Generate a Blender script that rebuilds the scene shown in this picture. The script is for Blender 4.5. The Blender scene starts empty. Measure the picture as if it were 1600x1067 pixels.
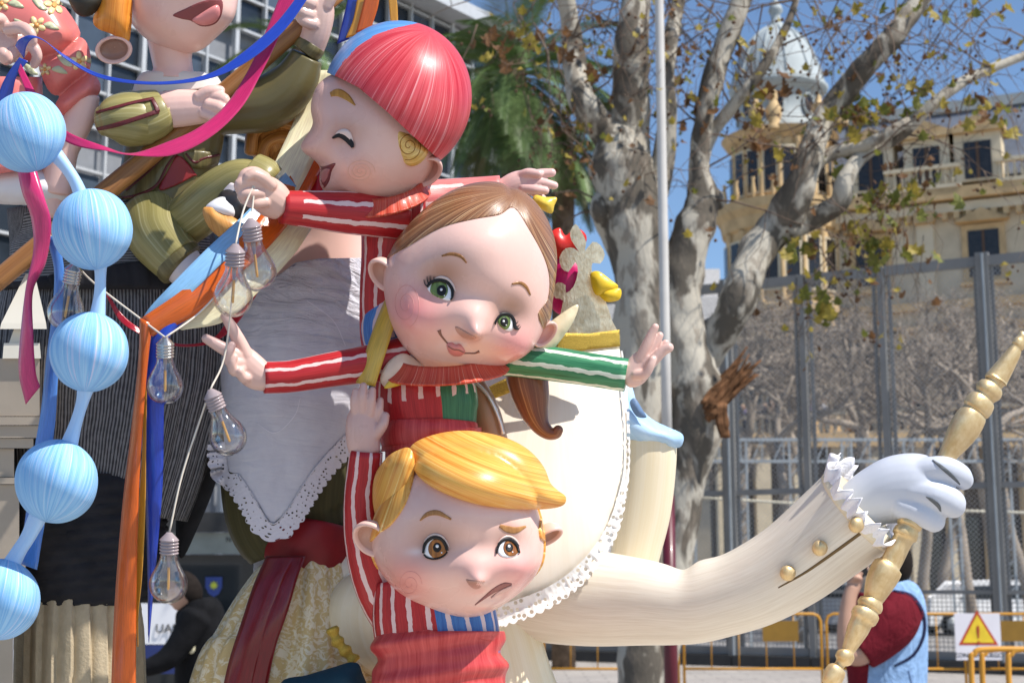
import bpy, bmesh, math, random
import numpy as np
from mathutils import Vector, geometry
from mathutils.bvhtree import BVHTree
random.seed(7); rng = np.random.default_rng(7)
scn = bpy.context.scene
COL = scn.collection
PI = math.pi
# ------------------------------------------------------------------ camera
F = 2222.0; D0 = 2.6; TH = math.radians(9.4)
DCUR = D0                      # distance at which pixel-space shapes are laid out
CAM = np.array([0.0, 0.0, 1.6])
RV = np.array([1.0, 0, 0]); UV_ = np.array([0, -math.sin(TH), math.cos(TH)]); FV = np.array([0, math.cos(TH), math.sin(TH)])
cd = bpy.data.cameras.new('camera'); cam = bpy.data.objects.new('camera', cd); COL.objects.link(cam)
cd.sensor_width = 36; cd.lens = 36 * F / 1600; cd.clip_end = 2000; cd.clip_start = 0.05
cam.location = CAM; cam.rotation_euler = (PI / 2 + TH, 0, 0)
cd.dof.use_dof = True; cd.dof.focus_distance = 2.55; cd.dof.aperture_fstop = 8.0
scn.camera = cam
# ------------------------------------------------------------------ light
SUN = 0.51 * RV + 0.83 * UV_ - 0.18 * FV
SUN /= np.linalg.norm(SUN)
w = bpy.data.worlds.new('World'); scn.world = w; w.use_nodes = True
nt = w.node_tree; bg = nt.nodes['Background']; sk = nt.nodes.new('ShaderNodeTexSky'); sk.sky_type = 'NISHITA'
sk.sun_disc = False; sk.sun_elevation = math.asin(SUN[2]); sk.sun_rotation = math.atan2(SUN[0], SUN[1])
sk.air_density = 1.0; sk.dust_density = 0.1; sk.ozone_density = 4.5; sk.altitude = 200
nt.links.new(sk.outputs[0], bg.inputs[0]); bg.inputs[1].default_value = 0.12
sl = bpy.data.lights.new('sun', 'SUN'); so = bpy.data.objects.new('sun', sl); COL.objects.link(so)
sl.energy = 5.0; sl.angle = math.radians(0.5); sl.color = (1, .945, .87)
so.rotation_euler = Vector(SUN).to_track_quat('Z', 'Y').to_euler(); so.location = (5, -5, 12)
scn.view_settings.view_transform = 'Standard'; scn.view_settings.look = 'None'
scn.view_settings.exposure = 0.38; scn.view_settings.gamma = 1; scn.view_settings.use_curve_mapping = False
scn.render.engine = 'CYCLES'
scn.cycles.max_bounces = 8; scn.cycles.transparent_max_bounces = 24; scn.cycles.transmission_bounces = 8
scn.cycles.use_denoising = True

# ------------------------------------------------------------------ space helpers
def P(a):
    """photo-pixel space (x right, y down, z pixels towards the camera) -> world"""
    a = np.asarray(a, float)
    d = DCUR * (1 - a[..., 2] / F)
    return CAM + ((a[..., 0] - 800) / F * d)[..., None] * RV + ((533.5 - a[..., 1]) / F * d)[..., None] * UV_ + d[..., None] * FV
def at(px, py, Y):
    """world point on the sight line of a photo pixel at world distance Y"""
    v = (px - 800) / F * RV + (533.5 - py) / F * UV_ + FV
    return CAM + v * (Y / v[1])
def pxm(Y): return Y / F      # metres per photo pixel at distance Y (about)

# ------------------------------------------------------------------ materials
MATS = {}
def N(nt, t, **kw):
    n = nt.nodes.new('ShaderNode' + t)
    for k, v in kw.items():
        if k in n.inputs: n.inputs[k].default_value = v
        else: setattr(n, k, v)
    return n
def base_mat(name, rough=.5, metal=0, coat=0, spec=.5):
    m = bpy.data.materials.new(name); m.use_nodes = True; MATS[name] = m
    b = m.node_tree.nodes['Principled BSDF']
    b.inputs['Roughness'].default_value = rough; b.inputs['Metallic'].default_value = metal
    b.inputs['Coat Weight'].default_value = coat * .5; b.inputs['Coat Roughness'].default_value = .12
    b.inputs['Specular IOR Level'].default_value = spec * .7
    return m, m.node_tree, b
def C4(c): return (c[0], c[1], c[2], 1)
def mixc(nt, fac, a, b):
    n = N(nt, 'Mix', data_type='RGBA')
    for s, v in ((0, fac), (6, a), (7, b)):
        if isinstance(v, bpy.types.NodeSocket): nt.links.new(v, n.inputs[s])
        else: n.inputs[s].default_value = C4(v) if s > 0 else v
    return n.outputs[2]
def mth(nt, op, a, b=None, c=None):
    n = N(nt, 'Math', operation=op)
    for i, v in enumerate((a, b, c)):
        if v is None: continue
        if isinstance(v, bpy.types.NodeSocket): nt.links.new(v, n.inputs[i])
        else: n.inputs[i].default_value = v
    return n.outputs[0]
def noise(nt, vec, scale, detail=3, rough=.55, dist=0):
    n = N(nt, 'TexNoise', Scale=scale, Detail=detail, Roughness=rough, Distortion=dist)
    if vec is not None: nt.links.new(vec, n.inputs['Vector'])
    return n.outputs['Fac']
def ramp(nt, fac, lo, hi):
    n = N(nt, 'MapRange'); n.inputs[1].default_value = lo; n.inputs[2].default_value = hi
    nt.links.new(fac, n.inputs[0]); return n.outputs[0]
def mapped(nt, src, sx, sy, sz=1, rot=0):
    mp = N(nt, 'Mapping'); mp.inputs['Scale'].default_value = (sx, sy, sz); mp.inputs['Rotation'].default_value = (0, 0, rot)
    nt.links.new(src, mp.inputs['Vector']); return mp.outputs[0]
def bump(nt, b, h, strength=.2, dist=.002):
    n = N(nt, 'Bump', Strength=strength, Distance=dist); nt.links.new(h, n.inputs['Height']); nt.links.new(n.outputs[0], b.inputs['Normal'])
def plain(name, c, rough=.5, metal=0, coat=0, var=.12, scale=6, bmp=0):
    """one colour with a soft mottling in object space"""
    if name in MATS: return MATS[name]
    m, nt, b = base_mat(name, rough, metal, coat, .5 if rough < .75 else .12)
    tc = N(nt, 'TexCoord')
    f = ramp(nt, noise(nt, tc.outputs['Object'], scale, 5), .3, .7)
    o = mixc(nt, f, [x * (1 - var) for x in c], [min(1, x * (1 + var)) for x in c])
    nt.links.new(o, b.inputs['Base Color'])
    if bmp: bump(nt, b, noise(nt, tc.outputs['Object'], scale * 6, 4), bmp, .004)
    return m
def streak(name, c1, c2, su=14, sv=.5, rough=.4, coat=.25, lo=.35, hi=.65, metal=0, bmp=.25, c3=None):
    """brush-streaked paint; uv is in units of 100 photo pixels, u across the strokes"""
    if name in MATS: return MATS[name]
    m, nt, b = base_mat(name, rough, metal, coat)
    uv = N(nt, 'TexCoord').outputs['UV']
    v = mapped(nt, uv, su, sv)
    n1 = noise(nt, v, 1, 4, .6, .15); n2 = noise(nt, mapped(nt, uv, su * 4, sv * 2), 1, 3, .6)
    f = ramp(nt, mth(nt, 'ADD', mth(nt, 'MULTIPLY', n1, .65), mth(nt, 'MULTIPLY', n2, .35)), lo, hi)
    o = mixc(nt, f, c1, c2)
    if c3 is not None:
        o = mixc(nt, ramp(nt, noise(nt, mapped(nt, uv, su * 2.2, sv * .7, 1), 1, 4, .6), .56, .68), o, c3)
    nt.links.new(o, b.inputs['Base Color'])
    if bmp: bump(nt, b, n2, bmp, .0012)
    return m
def stripes(name, c1, c2, spacing, off, width, d1=None, d2=None, split=99, v0=-99, v1=99, wc=(.78, .58, .55), rough=.42, su=16):
    """streaked paint with pale brush stripes along v; past u=split (px) the second colour"""
    if name in MATS: return MATS[name]
    m, nt, b = base_mat(name, rough, 0, .2)
    uv = N(nt, 'TexCoord').outputs['UV']
    sp = N(nt, 'SeparateXYZ'); nt.links.new(uv, sp.inputs[0]); u = mth(nt, 'MULTIPLY', sp.outputs[0], 100.); vv = mth(nt, 'MULTIPLY', sp.outputs[1], 100.)
    n1 = noise(nt, mapped(nt, uv, su, .8), 1, 4, .6, .2); n2 = noise(nt, mapped(nt, uv, su * 4, 2), 1, 3)
    f = ramp(nt, mth(nt, 'ADD', mth(nt, 'MULTIPLY', n1, .6), mth(nt, 'MULTIPLY', n2, .4)), .36, .64)
    o = mixc(nt, f, c1, c2)
    if d1 is not None:
        o2 = mixc(nt, f, d1, d2)
        o = mixc(nt, mth(nt, 'GREATER_THAN', u, split), o, o2)
    wob = mth(nt, 'MULTIPLY', mth(nt, 'SUBTRACT', noise(nt, mapped(nt, uv, .3, 2.2), 1, 2), .5), width * 1.6)
    d = mth(nt, 'PINGPONG', mth(nt, 'ADD', mth(nt, 'ADD', u, off), wob), spacing / 2)
    wn = mth(nt, 'ADD', width * .5, mth(nt, 'MULTIPLY', mth(nt, 'SUBTRACT', noise(nt, mapped(nt, uv, 3, 6), 1, 3), .5), width * .7))
    s = mth(nt, 'LESS_THAN', d, wn)
    vj = mth(nt, 'ADD', vv, mth(nt, 'MULTIPLY', noise(nt, mapped(nt, uv, 6, 0.01), 1, 1), 18))
    s = mth(nt, 'MULTIPLY', s, mth(nt, 'MULTIPLY', mth(nt, 'GREATER_THAN', vj, v0), mth(nt, 'LESS_THAN', vj, v1)))
    o = mixc(nt, mth(nt, 'MULTIPLY', s, .9), o, wc)
    nt.links.new(o, b.inputs['Base Color']); bump(nt, b, n2, .25, .0012)
    return m
def vcol(name, rough=.36, coat=.3):
    if name in MATS: return MATS[name]
    m, nt, b = base_mat(name, rough, 0, coat)
    a = N(nt, 'VertexColor', layer_name='Col')
    tc = N(nt, 'TexCoord')
    f = noise(nt, tc.outputs['Object'], 14, 4)
    o = mixc(nt, mth(nt, 'MULTIPLY', ramp(nt, f, .35, .75), .2), a.outputs[0], (.66, .34, .27))
    f2 = noise(nt, mapped(nt, tc.outputs['Object'], 16, 16, 5, .4), 1, 5, .65); o = mixc(nt, mth(nt, 'MULTIPLY', ramp(nt, f2, .52, .7), .16), o, (.84, .64, .56))
    nt.links.new(ramp(nt, noise(nt, tc.outputs['Object'], 9, 4), .1, 1.4), b.inputs['Roughness'])
    nt.links.new(o, b.inputs['Base Color'])
    b.inputs['Subsurface Weight'].default_value = 0.0
    bump(nt, b, mth(nt, 'ADD', noise(nt, tc.outputs['Object'], 60, 3), mth(nt, 'MULTIPLY', f2, 1.5)), .12, .002)
    return m
def pinstripe(name, ca, cb, spacing, axis, rough=.9):
    if name in MATS: return MATS[name]
    m, nt, b = base_mat(name, rough, 0, 0, .15)
    uv = N(nt, 'TexCoord').outputs['UV']
    sp = N(nt, 'SeparateXYZ'); nt.links.new(uv, sp.inputs[0]); u = mth(nt, 'MULTIPLY', sp.outputs[axis], 100.)
    wob = mth(nt, 'MULTIPLY', noise(nt, mapped(nt, uv, 1.2, 1.2), 1, 2), 6)
    d = mth(nt, 'PINGPONG', mth(nt, 'ADD', u, wob), spacing / 2)
    th = mth(nt, 'MULTIPLY', noise(nt, mapped(nt, uv, 8, 8), 1, 3), spacing * .5)
    nt.links.new(mixc(nt, mth(nt, 'LESS_THAN', d, th), ca, cb), b.inputs['Base Color'])
    bump(nt, b, d, .3, .002)
    return m
SKIN = (.77, .505, .435)
def satin(name, c, rough=.24):
    if name in MATS: return MATS[name]
    m, nt, b = base_mat(name, rough, 0, .5, 1.0)
    uv = N(nt, 'TexCoord').outputs['UV']
    n = noise(nt, mapped(nt, uv, 60, 3), 1, 2)
    o = mixc(nt, ramp(nt, n, .3, .7), [x * .85 for x in c], [min(1, x * 1.12) for x in c])
    nt.links.new(o, b.inputs['Base Color'])
    b.inputs['Sheen Weight'].default_value = .15; b.inputs['Anisotropic'].default_value = .6
    tr = N(nt, 'BsdfTranslucent'); nt.links.new(o, tr.inputs['Color']); mx = N(nt, 'MixShader'); mx.inputs[0].default_value = .3
    out = nt.nodes['Material Output']; nt.links.new(b.outputs[0], mx.inputs[1]); nt.links.new(tr.outputs[0], mx.inputs[2]); nt.links.new(mx.outputs[0], out.inputs[0])
    bump(nt, b, noise(nt, mapped(nt, uv, 4, 2.2), 1, 3), .35, .004)
    return m
def lace_mat(name, c, scale, thr):
    if name in MATS: return MATS[name]
    m, nt, b = base_mat(name, .8, 0, 0, .2)
    b.inputs['Base Color'].default_value = C4(c)
    uv = N(nt, 'TexCoord').outputs['UV']
    vo = N(nt, 'TexVoronoi', Scale=scale, Randomness=.45); nt.links.new(uv, vo.inputs['Vector'])
    h = mth(nt, 'LESS_THAN', vo.outputs['Distance'], thr)
    tr = N(nt, 'BsdfTransparent'); mx = N(nt, 'MixShader'); nt.links.new(mth(nt, 'MULTIPLY', h, .9), mx.inputs[0])
    out = nt.nodes['Material Output']; nt.links.new(b.outputs[0], mx.inputs[1]); nt.links.new(tr.outputs[0], mx.inputs[2]); nt.links.new(mx.outputs[0], out.inputs[0])
    bump(nt, b, vo.outputs['Distance'], .6, .002)
    return m

# ------------------------------------------------------------------ objects
def props(o, label=None, cat=None, group=None, kind=None):
    if label: o['label'] = label
    if cat: o['category'] = cat
    if group: o['group'] = group
    if kind: o['kind'] = kind
    return o
def thing(name, base, label, cat, group=None):
    o = bpy.data.objects.new(name, None); COL.objects.link(o); o.location = base; o.empty_display_size = .05
    return props(o, label, cat, group)
def rootloc(o):
    while o.parent: o = o.parent
    return np.array(o.location)
def mk(name, V, Fc, mat, parent=None, uv=None, col=None, smooth=True, px=True, label=None, cat=None, group=None, kind=None, fixn=False, mats=None, midx=None):
    V = np.asarray(V, float)
    if px: V = P(V)
    if parent is not None: org = rootloc(parent)
    else: org = np.array([(V[:, 0].min() + V[:, 0].max()) / 2, (V[:, 1].min() + V[:, 1].max()) / 2, V[:, 2].min()]) if kind != 'structure' else np.zeros(3)
    me = bpy.data.meshes.new(name)
    me.from_pydata((V - org).tolist(), [], [tuple(int(i) for i in f) for f in Fc])
    if fixn:
        bm = bmesh.new(); bm.from_mesh(me); bmesh.ops.recalc_face_normals(bm, faces=bm.faces); bm.to_mesh(me); bm.free()
    elif px: me.flip_normals()
    if uv is not None:
        li = np.zeros(len(me.loops), int); me.loops.foreach_get('vertex_index', li)
        l = me.uv_layers.new(name='UVMap'); l.data.foreach_set('uv', np.asarray(uv, float)[li].ravel())
    if col is not None:
        a = me.color_attributes.new('Col', 'FLOAT_COLOR', 'POINT')
        a.data.foreach_set('color', np.hstack([np.asarray(col, float), np.ones((len(V), 1))]).ravel())
    for mm in (mats or [mat]): me.materials.append(mm)
    if midx is not None: me.polygons.foreach_set('material_index', list(midx))
    if smooth: me.polygons.foreach_set('use_smooth', [True] * len(me.polygons))
    o = bpy.data.objects.new(name, me); COL.objects.link(o)
    if parent is None: o.location = org
    else: o.parent = parent
    return props(o, label, cat, group, kind)
def copy_tree(o, parent=None):
    c = o.copy(); COL.objects.link(c); c.parent = parent
    for ch in list(o.children): copy_tree(ch, c)
    return c

# ------------------------------------------------------------------ shapes
def catmull(A, sub):
    A = np.asarray(A, float)
    if len(A) < 3 or sub <= 1: 
        t = np.linspace(0, len(A) - 1, (len(A) - 1) * sub + 1); i = np.minimum(t.astype(int), len(A) - 2); f = (t - i)[:, None]
        return A[i] * (1 - f) + A[i + 1] * f
    B = np.vstack([2 * A[0] - A[1], A, 2 * A[-1] - A[-2]])
    out = []
    for i in range(len(A) - 1):
        p0, p1, p2, p3 = B[i:i + 4]
        for k in range(sub):
            t = k / sub
            out.append(.5 * ((2 * p1) + (p2 - p0) * t + (2 * p0 - 5 * p1 + 4 * p2 - p3) * t * t + (3 * p1 - p0 - 3 * p2 + p3) * t ** 3))
    out.append(A[-1]); return np.array(out)
def loft(pts, n=28, sub=6, cap=True, depth=None, rip=None, ref=(0, 0, 1), round_ends=(0, 0)):
    """pts: (x,y,z,r[,rz]) -> V, F, uv.  uv in 100-px units, u=0 on the side towards the camera"""
    A = np.array([list(p) + ([p[3] * (depth or 1)] if len(p) == 4 else []) for p in pts], float)
    A = catmull(A, sub)
    # rounded ends
    for e in (0, 1):
        if round_ends[e]:
            a = A[0] if e == 0 else A[-1]; b = A[1] if e == 0 else A[-2]
            t = (a[:3] - b[:3]); t /= np.linalg.norm(t) + 1e-9; L = round_ends[e]; ex = []
            for k in range(1, 7):
                s = math.sin(k / 6 * PI / 2); q = a.copy(); q[:3] = a[:3] + t * L * s; q[3:] = a[3:] * max(.03, math.cos(k / 6 * PI / 2)); ex.append(q)
            A = np.vstack([np.array(ex)[::-1], A]) if e == 0 else np.vstack([A, np.array(ex)])
    C = A[:, :3]; T = np.gradient(C, axis=0); T /= np.linalg.norm(T, axis=1)[:, None] + 1e-9
    ref = np.array(ref, float)
    a = np.cross(T, ref); a /= np.linalg.norm(a, axis=1)[:, None] + 1e-9
    b = np.cross(a, T)
    s = np.concatenate([[0], np.cumsum(np.linalg.norm(np.diff(C, axis=0), axis=1))])
    th = -PI + np.arange(n + 1) / n * 2 * PI         # 0 = +b (towards camera), seam at the back
    rm = A[:, 3].mean()
    V = []; UV = []
    for i in range(len(A)):
        k = np.ones(n + 1) if rip is None else rip(th, s[i] / s[-1])
        V.append(C[i] + (a[i] * A[i, 3])[None] * (np.sin(th) * k)[:, None] + (b[i] * A[i, 4])[None] * (np.cos(th) * k)[:, None])
        UV.append(np.stack([th * rm / 100, np.full(n + 1, s[i] / 100)], 1))
    V = np.vstack(V); UV = np.vstack(UV); m = n + 1
    Fc = [(i * m + j, i * m + j + 1, (i + 1) * m + j + 1, (i + 1) * m + j) for i in range(len(A) - 1) for j in range(n)]
    if cap:
        for i in (0, len(A) - 1):
            V = np.vstack([V, C[i]]); UV = np.vstack([UV, UV[i * m + n // 2]]); c = len(V) - 1
            Fc += [(i * m + j, i * m + j + 1, c) if i == 0 else (i * m + j + 1, i * m + j, c) for j in range(n)]
    return V, Fc, UV
def tube(name, pts, mat, parent=None, **kw):
    lk = {k: kw.pop(k) for k in ('n', 'sub', 'cap', 'depth', 'rip', 'ref', 'round_ends') if k in kw}
    V, Fc, UV = loft(pts, **lk)
    return mk(name, V, Fc, mat, parent, uv=UV, fixn=True, **kw)
def ball(c, r, nu=32, nv=20, axis=None):
    r = (r, r, r) if np.isscalar(r) else r
    V = []; UV = []
    for i in range(nv + 1):
        ph = i / nv * PI
        for j in range(nu + 1):
            t = -PI + j / nu * 2 * PI
            V.append((math.sin(ph) * math.sin(t), -math.cos(ph), math.sin(ph) * math.cos(t))); UV.append((t * r[0] / 100, ph * r[1] / 100))
    V = np.array(V); m = nu + 1
    Fc = [(i * m + j, i * m + j + 1, (i + 1) * m + j + 1, (i + 1) * m + j) for i in range(nv) for j in range(nu)]
    V = V * np.array(r)
    if axis is not None:
        ax = np.array(axis, float); ax /= np.linalg.norm(ax)
        q = Vector((0, 1, 0)).rotation_difference(Vector(ax)).to_matrix(); V = V @ np.array(q).T
    return V + np.array(c, float), Fc, np.array(UV)
def join(parts):
    Vs, Fs, Us = [], [], []; o = 0
    for p in parts:
        V, Fc = p[0], p[1]; Vs.append(np.asarray(V)); Fs += [tuple(i + o for i in f) for f in Fc]; o += len(V)
        Us.append(p[2] if len(p) > 2 else np.zeros((len(V), 2)))
    return np.vstack(Vs), Fs, np.vstack(Us)
def poly_area_mesh(poly, sp):
    """triangulated polygon with interior grid points -> pts, tris, boundary loop order"""
    poly = np.asarray(poly, float)
    B = []
    for i in range(len(poly)):
        a, b = poly[i], poly[(i + 1) % len(poly)]; k = max(1, int(np.linalg.norm(b - a) / sp)); B += [a + (b - a) * t / k for t in range(k)]
    B = np.array(B); x0, y0 = B.min(0); x1, y1 = B.max(0)
    gx, gy = np.meshgrid(np.arange(x0 + sp / 2, x1, sp), np.arange(y0 + sp / 2, y1, sp * .87)); gx[1::2] += sp / 2
    G = np.stack([gx.ravel(), gy.ravel()], 1)
    keep = (edge_dist(G, B) > sp * .6) & inside(G, B); G = G[keep]
    pts = np.vstack([B, G]); nb = len(B)
    r = geometry.delaunay_2d_cdt([Vector(p) for p in pts], [(i, (i + 1) % nb) for i in range(nb)], [list(range(nb))], 1, 1e-4)
    return np.array([tuple(v) for v in r[0]]), [tuple(f) for f in r[2]], B
def inside(Q, poly):
    x, y = Q[:, 0], Q[:, 1]; r = np.zeros(len(Q), bool); n = len(poly)
    for i in range(n):
        x1, y1 = poly[i][:2]; x2, y2 = poly[(i + 1) % n][:2]
        c = ((y1 > y) != (y2 > y)); xi = (x2 - x1) * (y - y1) / ((y2 - y1) if y2 != y1 else 1e-9) + x1
        r ^= c & (x < xi)
    return r
def edge_dist(Q, poly, closed=True):
    d = np.full(len(Q), 1e9); n = len(poly)
    for i in range(n if closed else n - 1):
        a = np.array(poly[i][:2], float); b = np.array(poly[(i + 1) % n][:2], float); ab = b - a
        t = np.clip(((Q[:, :2] - a) @ ab) / (ab @ ab + 1e-9), 0, 1)
        d = np.minimum(d, np.linalg.norm(Q[:, :2] - a - t[:, None] * ab, axis=1))
    return d
def smooth_poly(poly, sub=5):
    A = np.asarray(poly, float); n = len(A)
    ext = np.vstack([A[-2:], A, A[:3]]); C = catmull(ext, sub)
    return C[2 * sub: (2 + n) * sub]
def edges_boundary(Fc):
    cnt = {}
    for f in Fc:
        for i in range(len(f)):
            a, b = f[i], f[(i + 1) % len(f)]; cnt.setdefault((min(a, b), max(a, b)), []).append((a, b))
    return [v[0] for v in cnt.values() if len(v) == 1]
def inflate(poly, z, depth, sp=5, back=.8, sub=5, width=None, tilt=(0, 0), iters=6, expo=.5):
    """solid pillow from an outline: z at mid plane (may be a function of x,y), depth towards the camera"""
    B0 = smooth_poly(poly, sub) if sub else np.asarray(poly, float)
    p, t, B = poly_area_mesh(B0, sp)
    d = edge_dist(p, B); wd = width or d.max(); k = np.clip(d / wd, 0, 1)
    h = (1 - (1 - k) ** 2) ** expo
    nb = [set() for _ in p]
    for f in t:
        for i in f: nb[i].update(f)
    bd = d < 1e-3
    idx = [np.array(list(s)) for s in nb]
    for _ in range(iters):
        h2 = np.array([h[i].mean() if len(i) else 0 for i in idx]); h2[bd] = 0; h = h2
    h = h / (h.max() + 1e-9)
    zc = np.array([z(*q) for q in p]) if callable(z) else z + (p - p.mean(0)) @ np.array(tilt, float)
    Vf = np.column_stack([p, zc + h * depth]); Vb = np.column_stack([p, zc - h * depth * back - .4])
    n = len(p); Fc = [tuple(f) for f in t] + [tuple(i + n for i in f[::-1]) for f in t]
    Fc += [(b, a, a + n, b + n) for a, b in edges_boundary(t)]
    V = np.vstack([Vf, Vb]); return V, Fc, V[:, :2] / 100
def clip(V, Fc, fld, extra=()):
    """keep the part of a mesh with field >= 0, cut smoothly"""
    tr = []
    for f in Fc:
        for k in range(1, len(f) - 1): tr.append((f[0], f[k], f[k + 1]))
    V = [tuple(v) for v in V]; fld = list(fld); ex = [list(map(tuple, e)) for e in extra]; cut = {}; out = []
    def mid(a, b):
        k = (min(a, b), max(a, b))
        if k not in cut:
            t = fld[a] / (fld[a] - fld[b]); cut[k] = len(V)
            V.append(tuple(V[a][i] + t * (V[b][i] - V[a][i]) for i in range(3))); fld.append(0.0)
            for e in ex: e.append(tuple(e[a][i] + t * (e[b][i] - e[a][i]) for i in range(len(e[a]))))
        return cut[k]
    for f in tr:
        ins = [fld[i] >= 0 for i in f]
        if all(ins): out.append(f); continue
        if not any(ins): continue
        q = []
        for i in range(3):
            a, b = f[i], f[(i + 1) % 3]
            if fld[a] >= 0: q.append(a)
            if (fld[a] >= 0) != (fld[b] >= 0): q.append(mid(a, b))
        out.append(tuple(q))
    used = sorted({i for f in out for i in f}); mp = {u: k for k, u in enumerate(used)}
    return (np.array([V[u] for u in used]), [tuple(mp[i] for i in f) for f in out]) + tuple(np.array([e[u] for u in used]) for e in ex)
def vnormals(V, Fc):
    Nn = np.zeros_like(V)
    for f in Fc:
        n = np.cross(V[f[1]] - V[f[0]], V[f[2]] - V[f[0]])
        for i in f: Nn[i] += n
    return Nn / (np.linalg.norm(Nn, axis=1)[:, None] + 1e-9)
def shell(V, Fc, th, centre=None, uv=None, rim=0):
    """thicken an open surface inwards; outward = away from centre"""
    Nn = vnormals(V, Fc)
    if centre is not None:
        s = np.sign(((V - np.array(centre)) * Nn).sum(1)); s[s == 0] = 1; Nn = Nn * s[:, None]
    n = len(V); bl = edges_boundary(Fc)
    V2 = np.vstack([V, V - Nn * th]); F2 = list(Fc) + [tuple(i + n for i in f[::-1]) for f in Fc] + [(b, a, a + n, b + n) for a, b in bl]
    return (V2, F2, np.vstack([uv, uv]) if uv is not None else V2[:, :2] / 100)
def bvh(V, Fc): return BVHTree.FromPolygons([tuple(v) for v in V], [tuple(f) for f in Fc])
def patch(name, poly, tgt, mat, parent, lift=.6, sp=3, sub=4, uvf=None, zdef=0, thick=2.0, dome=0, **kw):
    """a painted / applied piece cut to an outline and laid on a surface"""
    B0 = smooth_poly(poly, sub) if sub else np.asarray(poly, float)
    p, t, B = poly_area_mesh(B0, sp); z = np.full(len(p), np.nan)
    for i, q in enumerate(p):
        h = tgt.ray_cast(Vector((q[0], q[1], 3000)), Vector((0, 0, -1)))
        if h[0] is not None: z[i] = h[0].z
    if np.any(np.isnan(z)) and not np.all(np.isnan(z)):     # a vertex past the outline slides back onto the surface
        cen = p[~np.isnan(z)].mean(0)
        for i in np.where(np.isnan(z))[0]:
            for s in np.linspace(.97, 0, 40):
                q = cen + (p[i] - cen) * s; h = tgt.ray_cast(Vector((q[0], q[1], 3000)), Vector((0, 0, -1)))
                if h[0] is not None: p[i] = q; z[i] = h[0].z; break
    z = np.where(np.isnan(z), zdef, z)
    if dome:
        d = edge_dist(p, B); k = np.clip(d / d.max(), 0, 1); z = z + dome * np.sqrt(1 - (1 - k) ** 2)
    Vf = np.column_stack([p, z + lift]); Vb = np.column_stack([p, z - thick]); n = len(p)
    Fc = list(t) + [tuple(i + n for i in f[::-1]) for f in t] + [(b, a, a + n, b + n) for a, b in edges_boundary(t)]
    V = np.vstack([Vf, Vb]); uv = V[:, :2] / 100 if uvf is None else uvf(V)
    return mk(name, V, Fc, mat, parent, uv=uv, fixn=True, **kw)
def stroke_poly(pts, wid, sub=6):
    A = catmull(np.column_stack([np.asarray(pts, float), np.asarray(wid, float)]), sub)
    T = np.gradient(A[:, :2], axis=0); T /= np.linalg.norm(T, axis=1)[:, None] + 1e-9; nn = np.stack([-T[:, 1], T[:, 0]], 1)
    return np.vstack([A[:, :2] + nn * A[:, 2:3] / 2, (A[:, :2] - nn * A[:, 2:3] / 2)[::-1]])
def stroke(name, pts, wid, tgt, mat, parent, lift=.8, **kw):
    return patch(name, stroke_poly(pts, wid), tgt, mat, parent, lift=lift, sp=2.2, sub=0, **kw)
def circ(cx, cy, rx, ry=None, n=20, rot=0):
    ry = ry or rx; t = np.arange(n) / n * 2 * PI; x = rx * np.cos(t); y = ry * np.sin(t)
    return np.stack([cx + x * math.cos(rot) - y * math.sin(rot), cy + x * math.sin(rot) + y * math.cos(rot)], 1)
def ribbon(name, L, R, mat, parent=None, sub=8, n=6, th=.7, curl=0, **kw):
    """strip between two traced edges (x,y,z)"""
    a = catmull(L, sub); b = catmull(R, sub); m = len(a); V = []; UV = []
    s = np.concatenate([[0], np.cumsum(np.linalg.norm(np.diff(a, axis=0), axis=1))])
    for i in range(m):
        for j in range(n + 1):
            t = j / n; q = a[i] * (1 - t) + b[i] * t; q = q + np.array([0, 0, curl * math.sin(PI * t)]); V.append(q); UV.append((t * .4, s[i] / 100))
    V = np.array(V); Fc = [(i * (n + 1) + j, i * (n + 1) + j + 1, (i + 1) * (n + 1) + j + 1, (i + 1) * (n + 1) + j) for i in range(m - 1) for j in range(n)]
    V2, F2, U2 = shell(V, Fc, th, uv=np.array(UV))
    return mk(name, V2, F2, mat, parent, uv=U2, fixn=True, **kw)
def remesh(name, parts, mat, parent, vox=1.6, it=5, col=None, **kw):
    """one continuous body from overlapping lofts"""
    V, Fc, _ = join(parts); V = P(V); org = rootloc(parent)
    me = bpy.data.meshes.new(name); me.from_pydata((V - org).tolist(), [], Fc)
    bm = bmesh.new(); bm.from_mesh(me); bmesh.ops.remove_doubles(bm, verts=bm.verts, dist=1e-6); bmesh.ops.recalc_face_normals(bm, faces=bm.faces); bm.to_mesh(me); bm.free()
    o = bpy.data.objects.new(name, me); COL.objects.link(o)
    md = o.modifiers.new('r', 'REMESH'); md.mode = 'VOXEL'; md.voxel_size = vox * DCUR / F; md.use_smooth_shade = True
    sm = o.modifiers.new('s', 'SMOOTH'); sm.factor = .5; sm.iterations = it
    dg = bpy.context.evaluated_depsgraph_get(); m2 = bpy.data.meshes.new_from_object(o.evaluated_get(dg)); m2.name = name
    o.modifiers.clear(); o.data = m2; bpy.data.meshes.remove(me)
    m2.materials.clear(); m2.materials.append(mat); m2.polygons.foreach_set('use_smooth', [True] * len(m2.polygons))
    if col is not None:
        a = m2.color_attributes.new('Col', 'FLOAT_COLOR', 'POINT')
        a.data.foreach_set('color', np.tile(np.array([*col, 1.]), (len(m2.vertices), 1)).ravel())
    o.parent = parent
    return props(o, **kw)
def finger(pts, r0, r1):
    k = len(pts); return loft([(p[0], p[1], p[2], r0 + (r1 - r0) * i / (k - 1)) for i, p in enumerate(pts)], n=14, sub=4, round_ends=(r0 * .8, r1))
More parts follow.
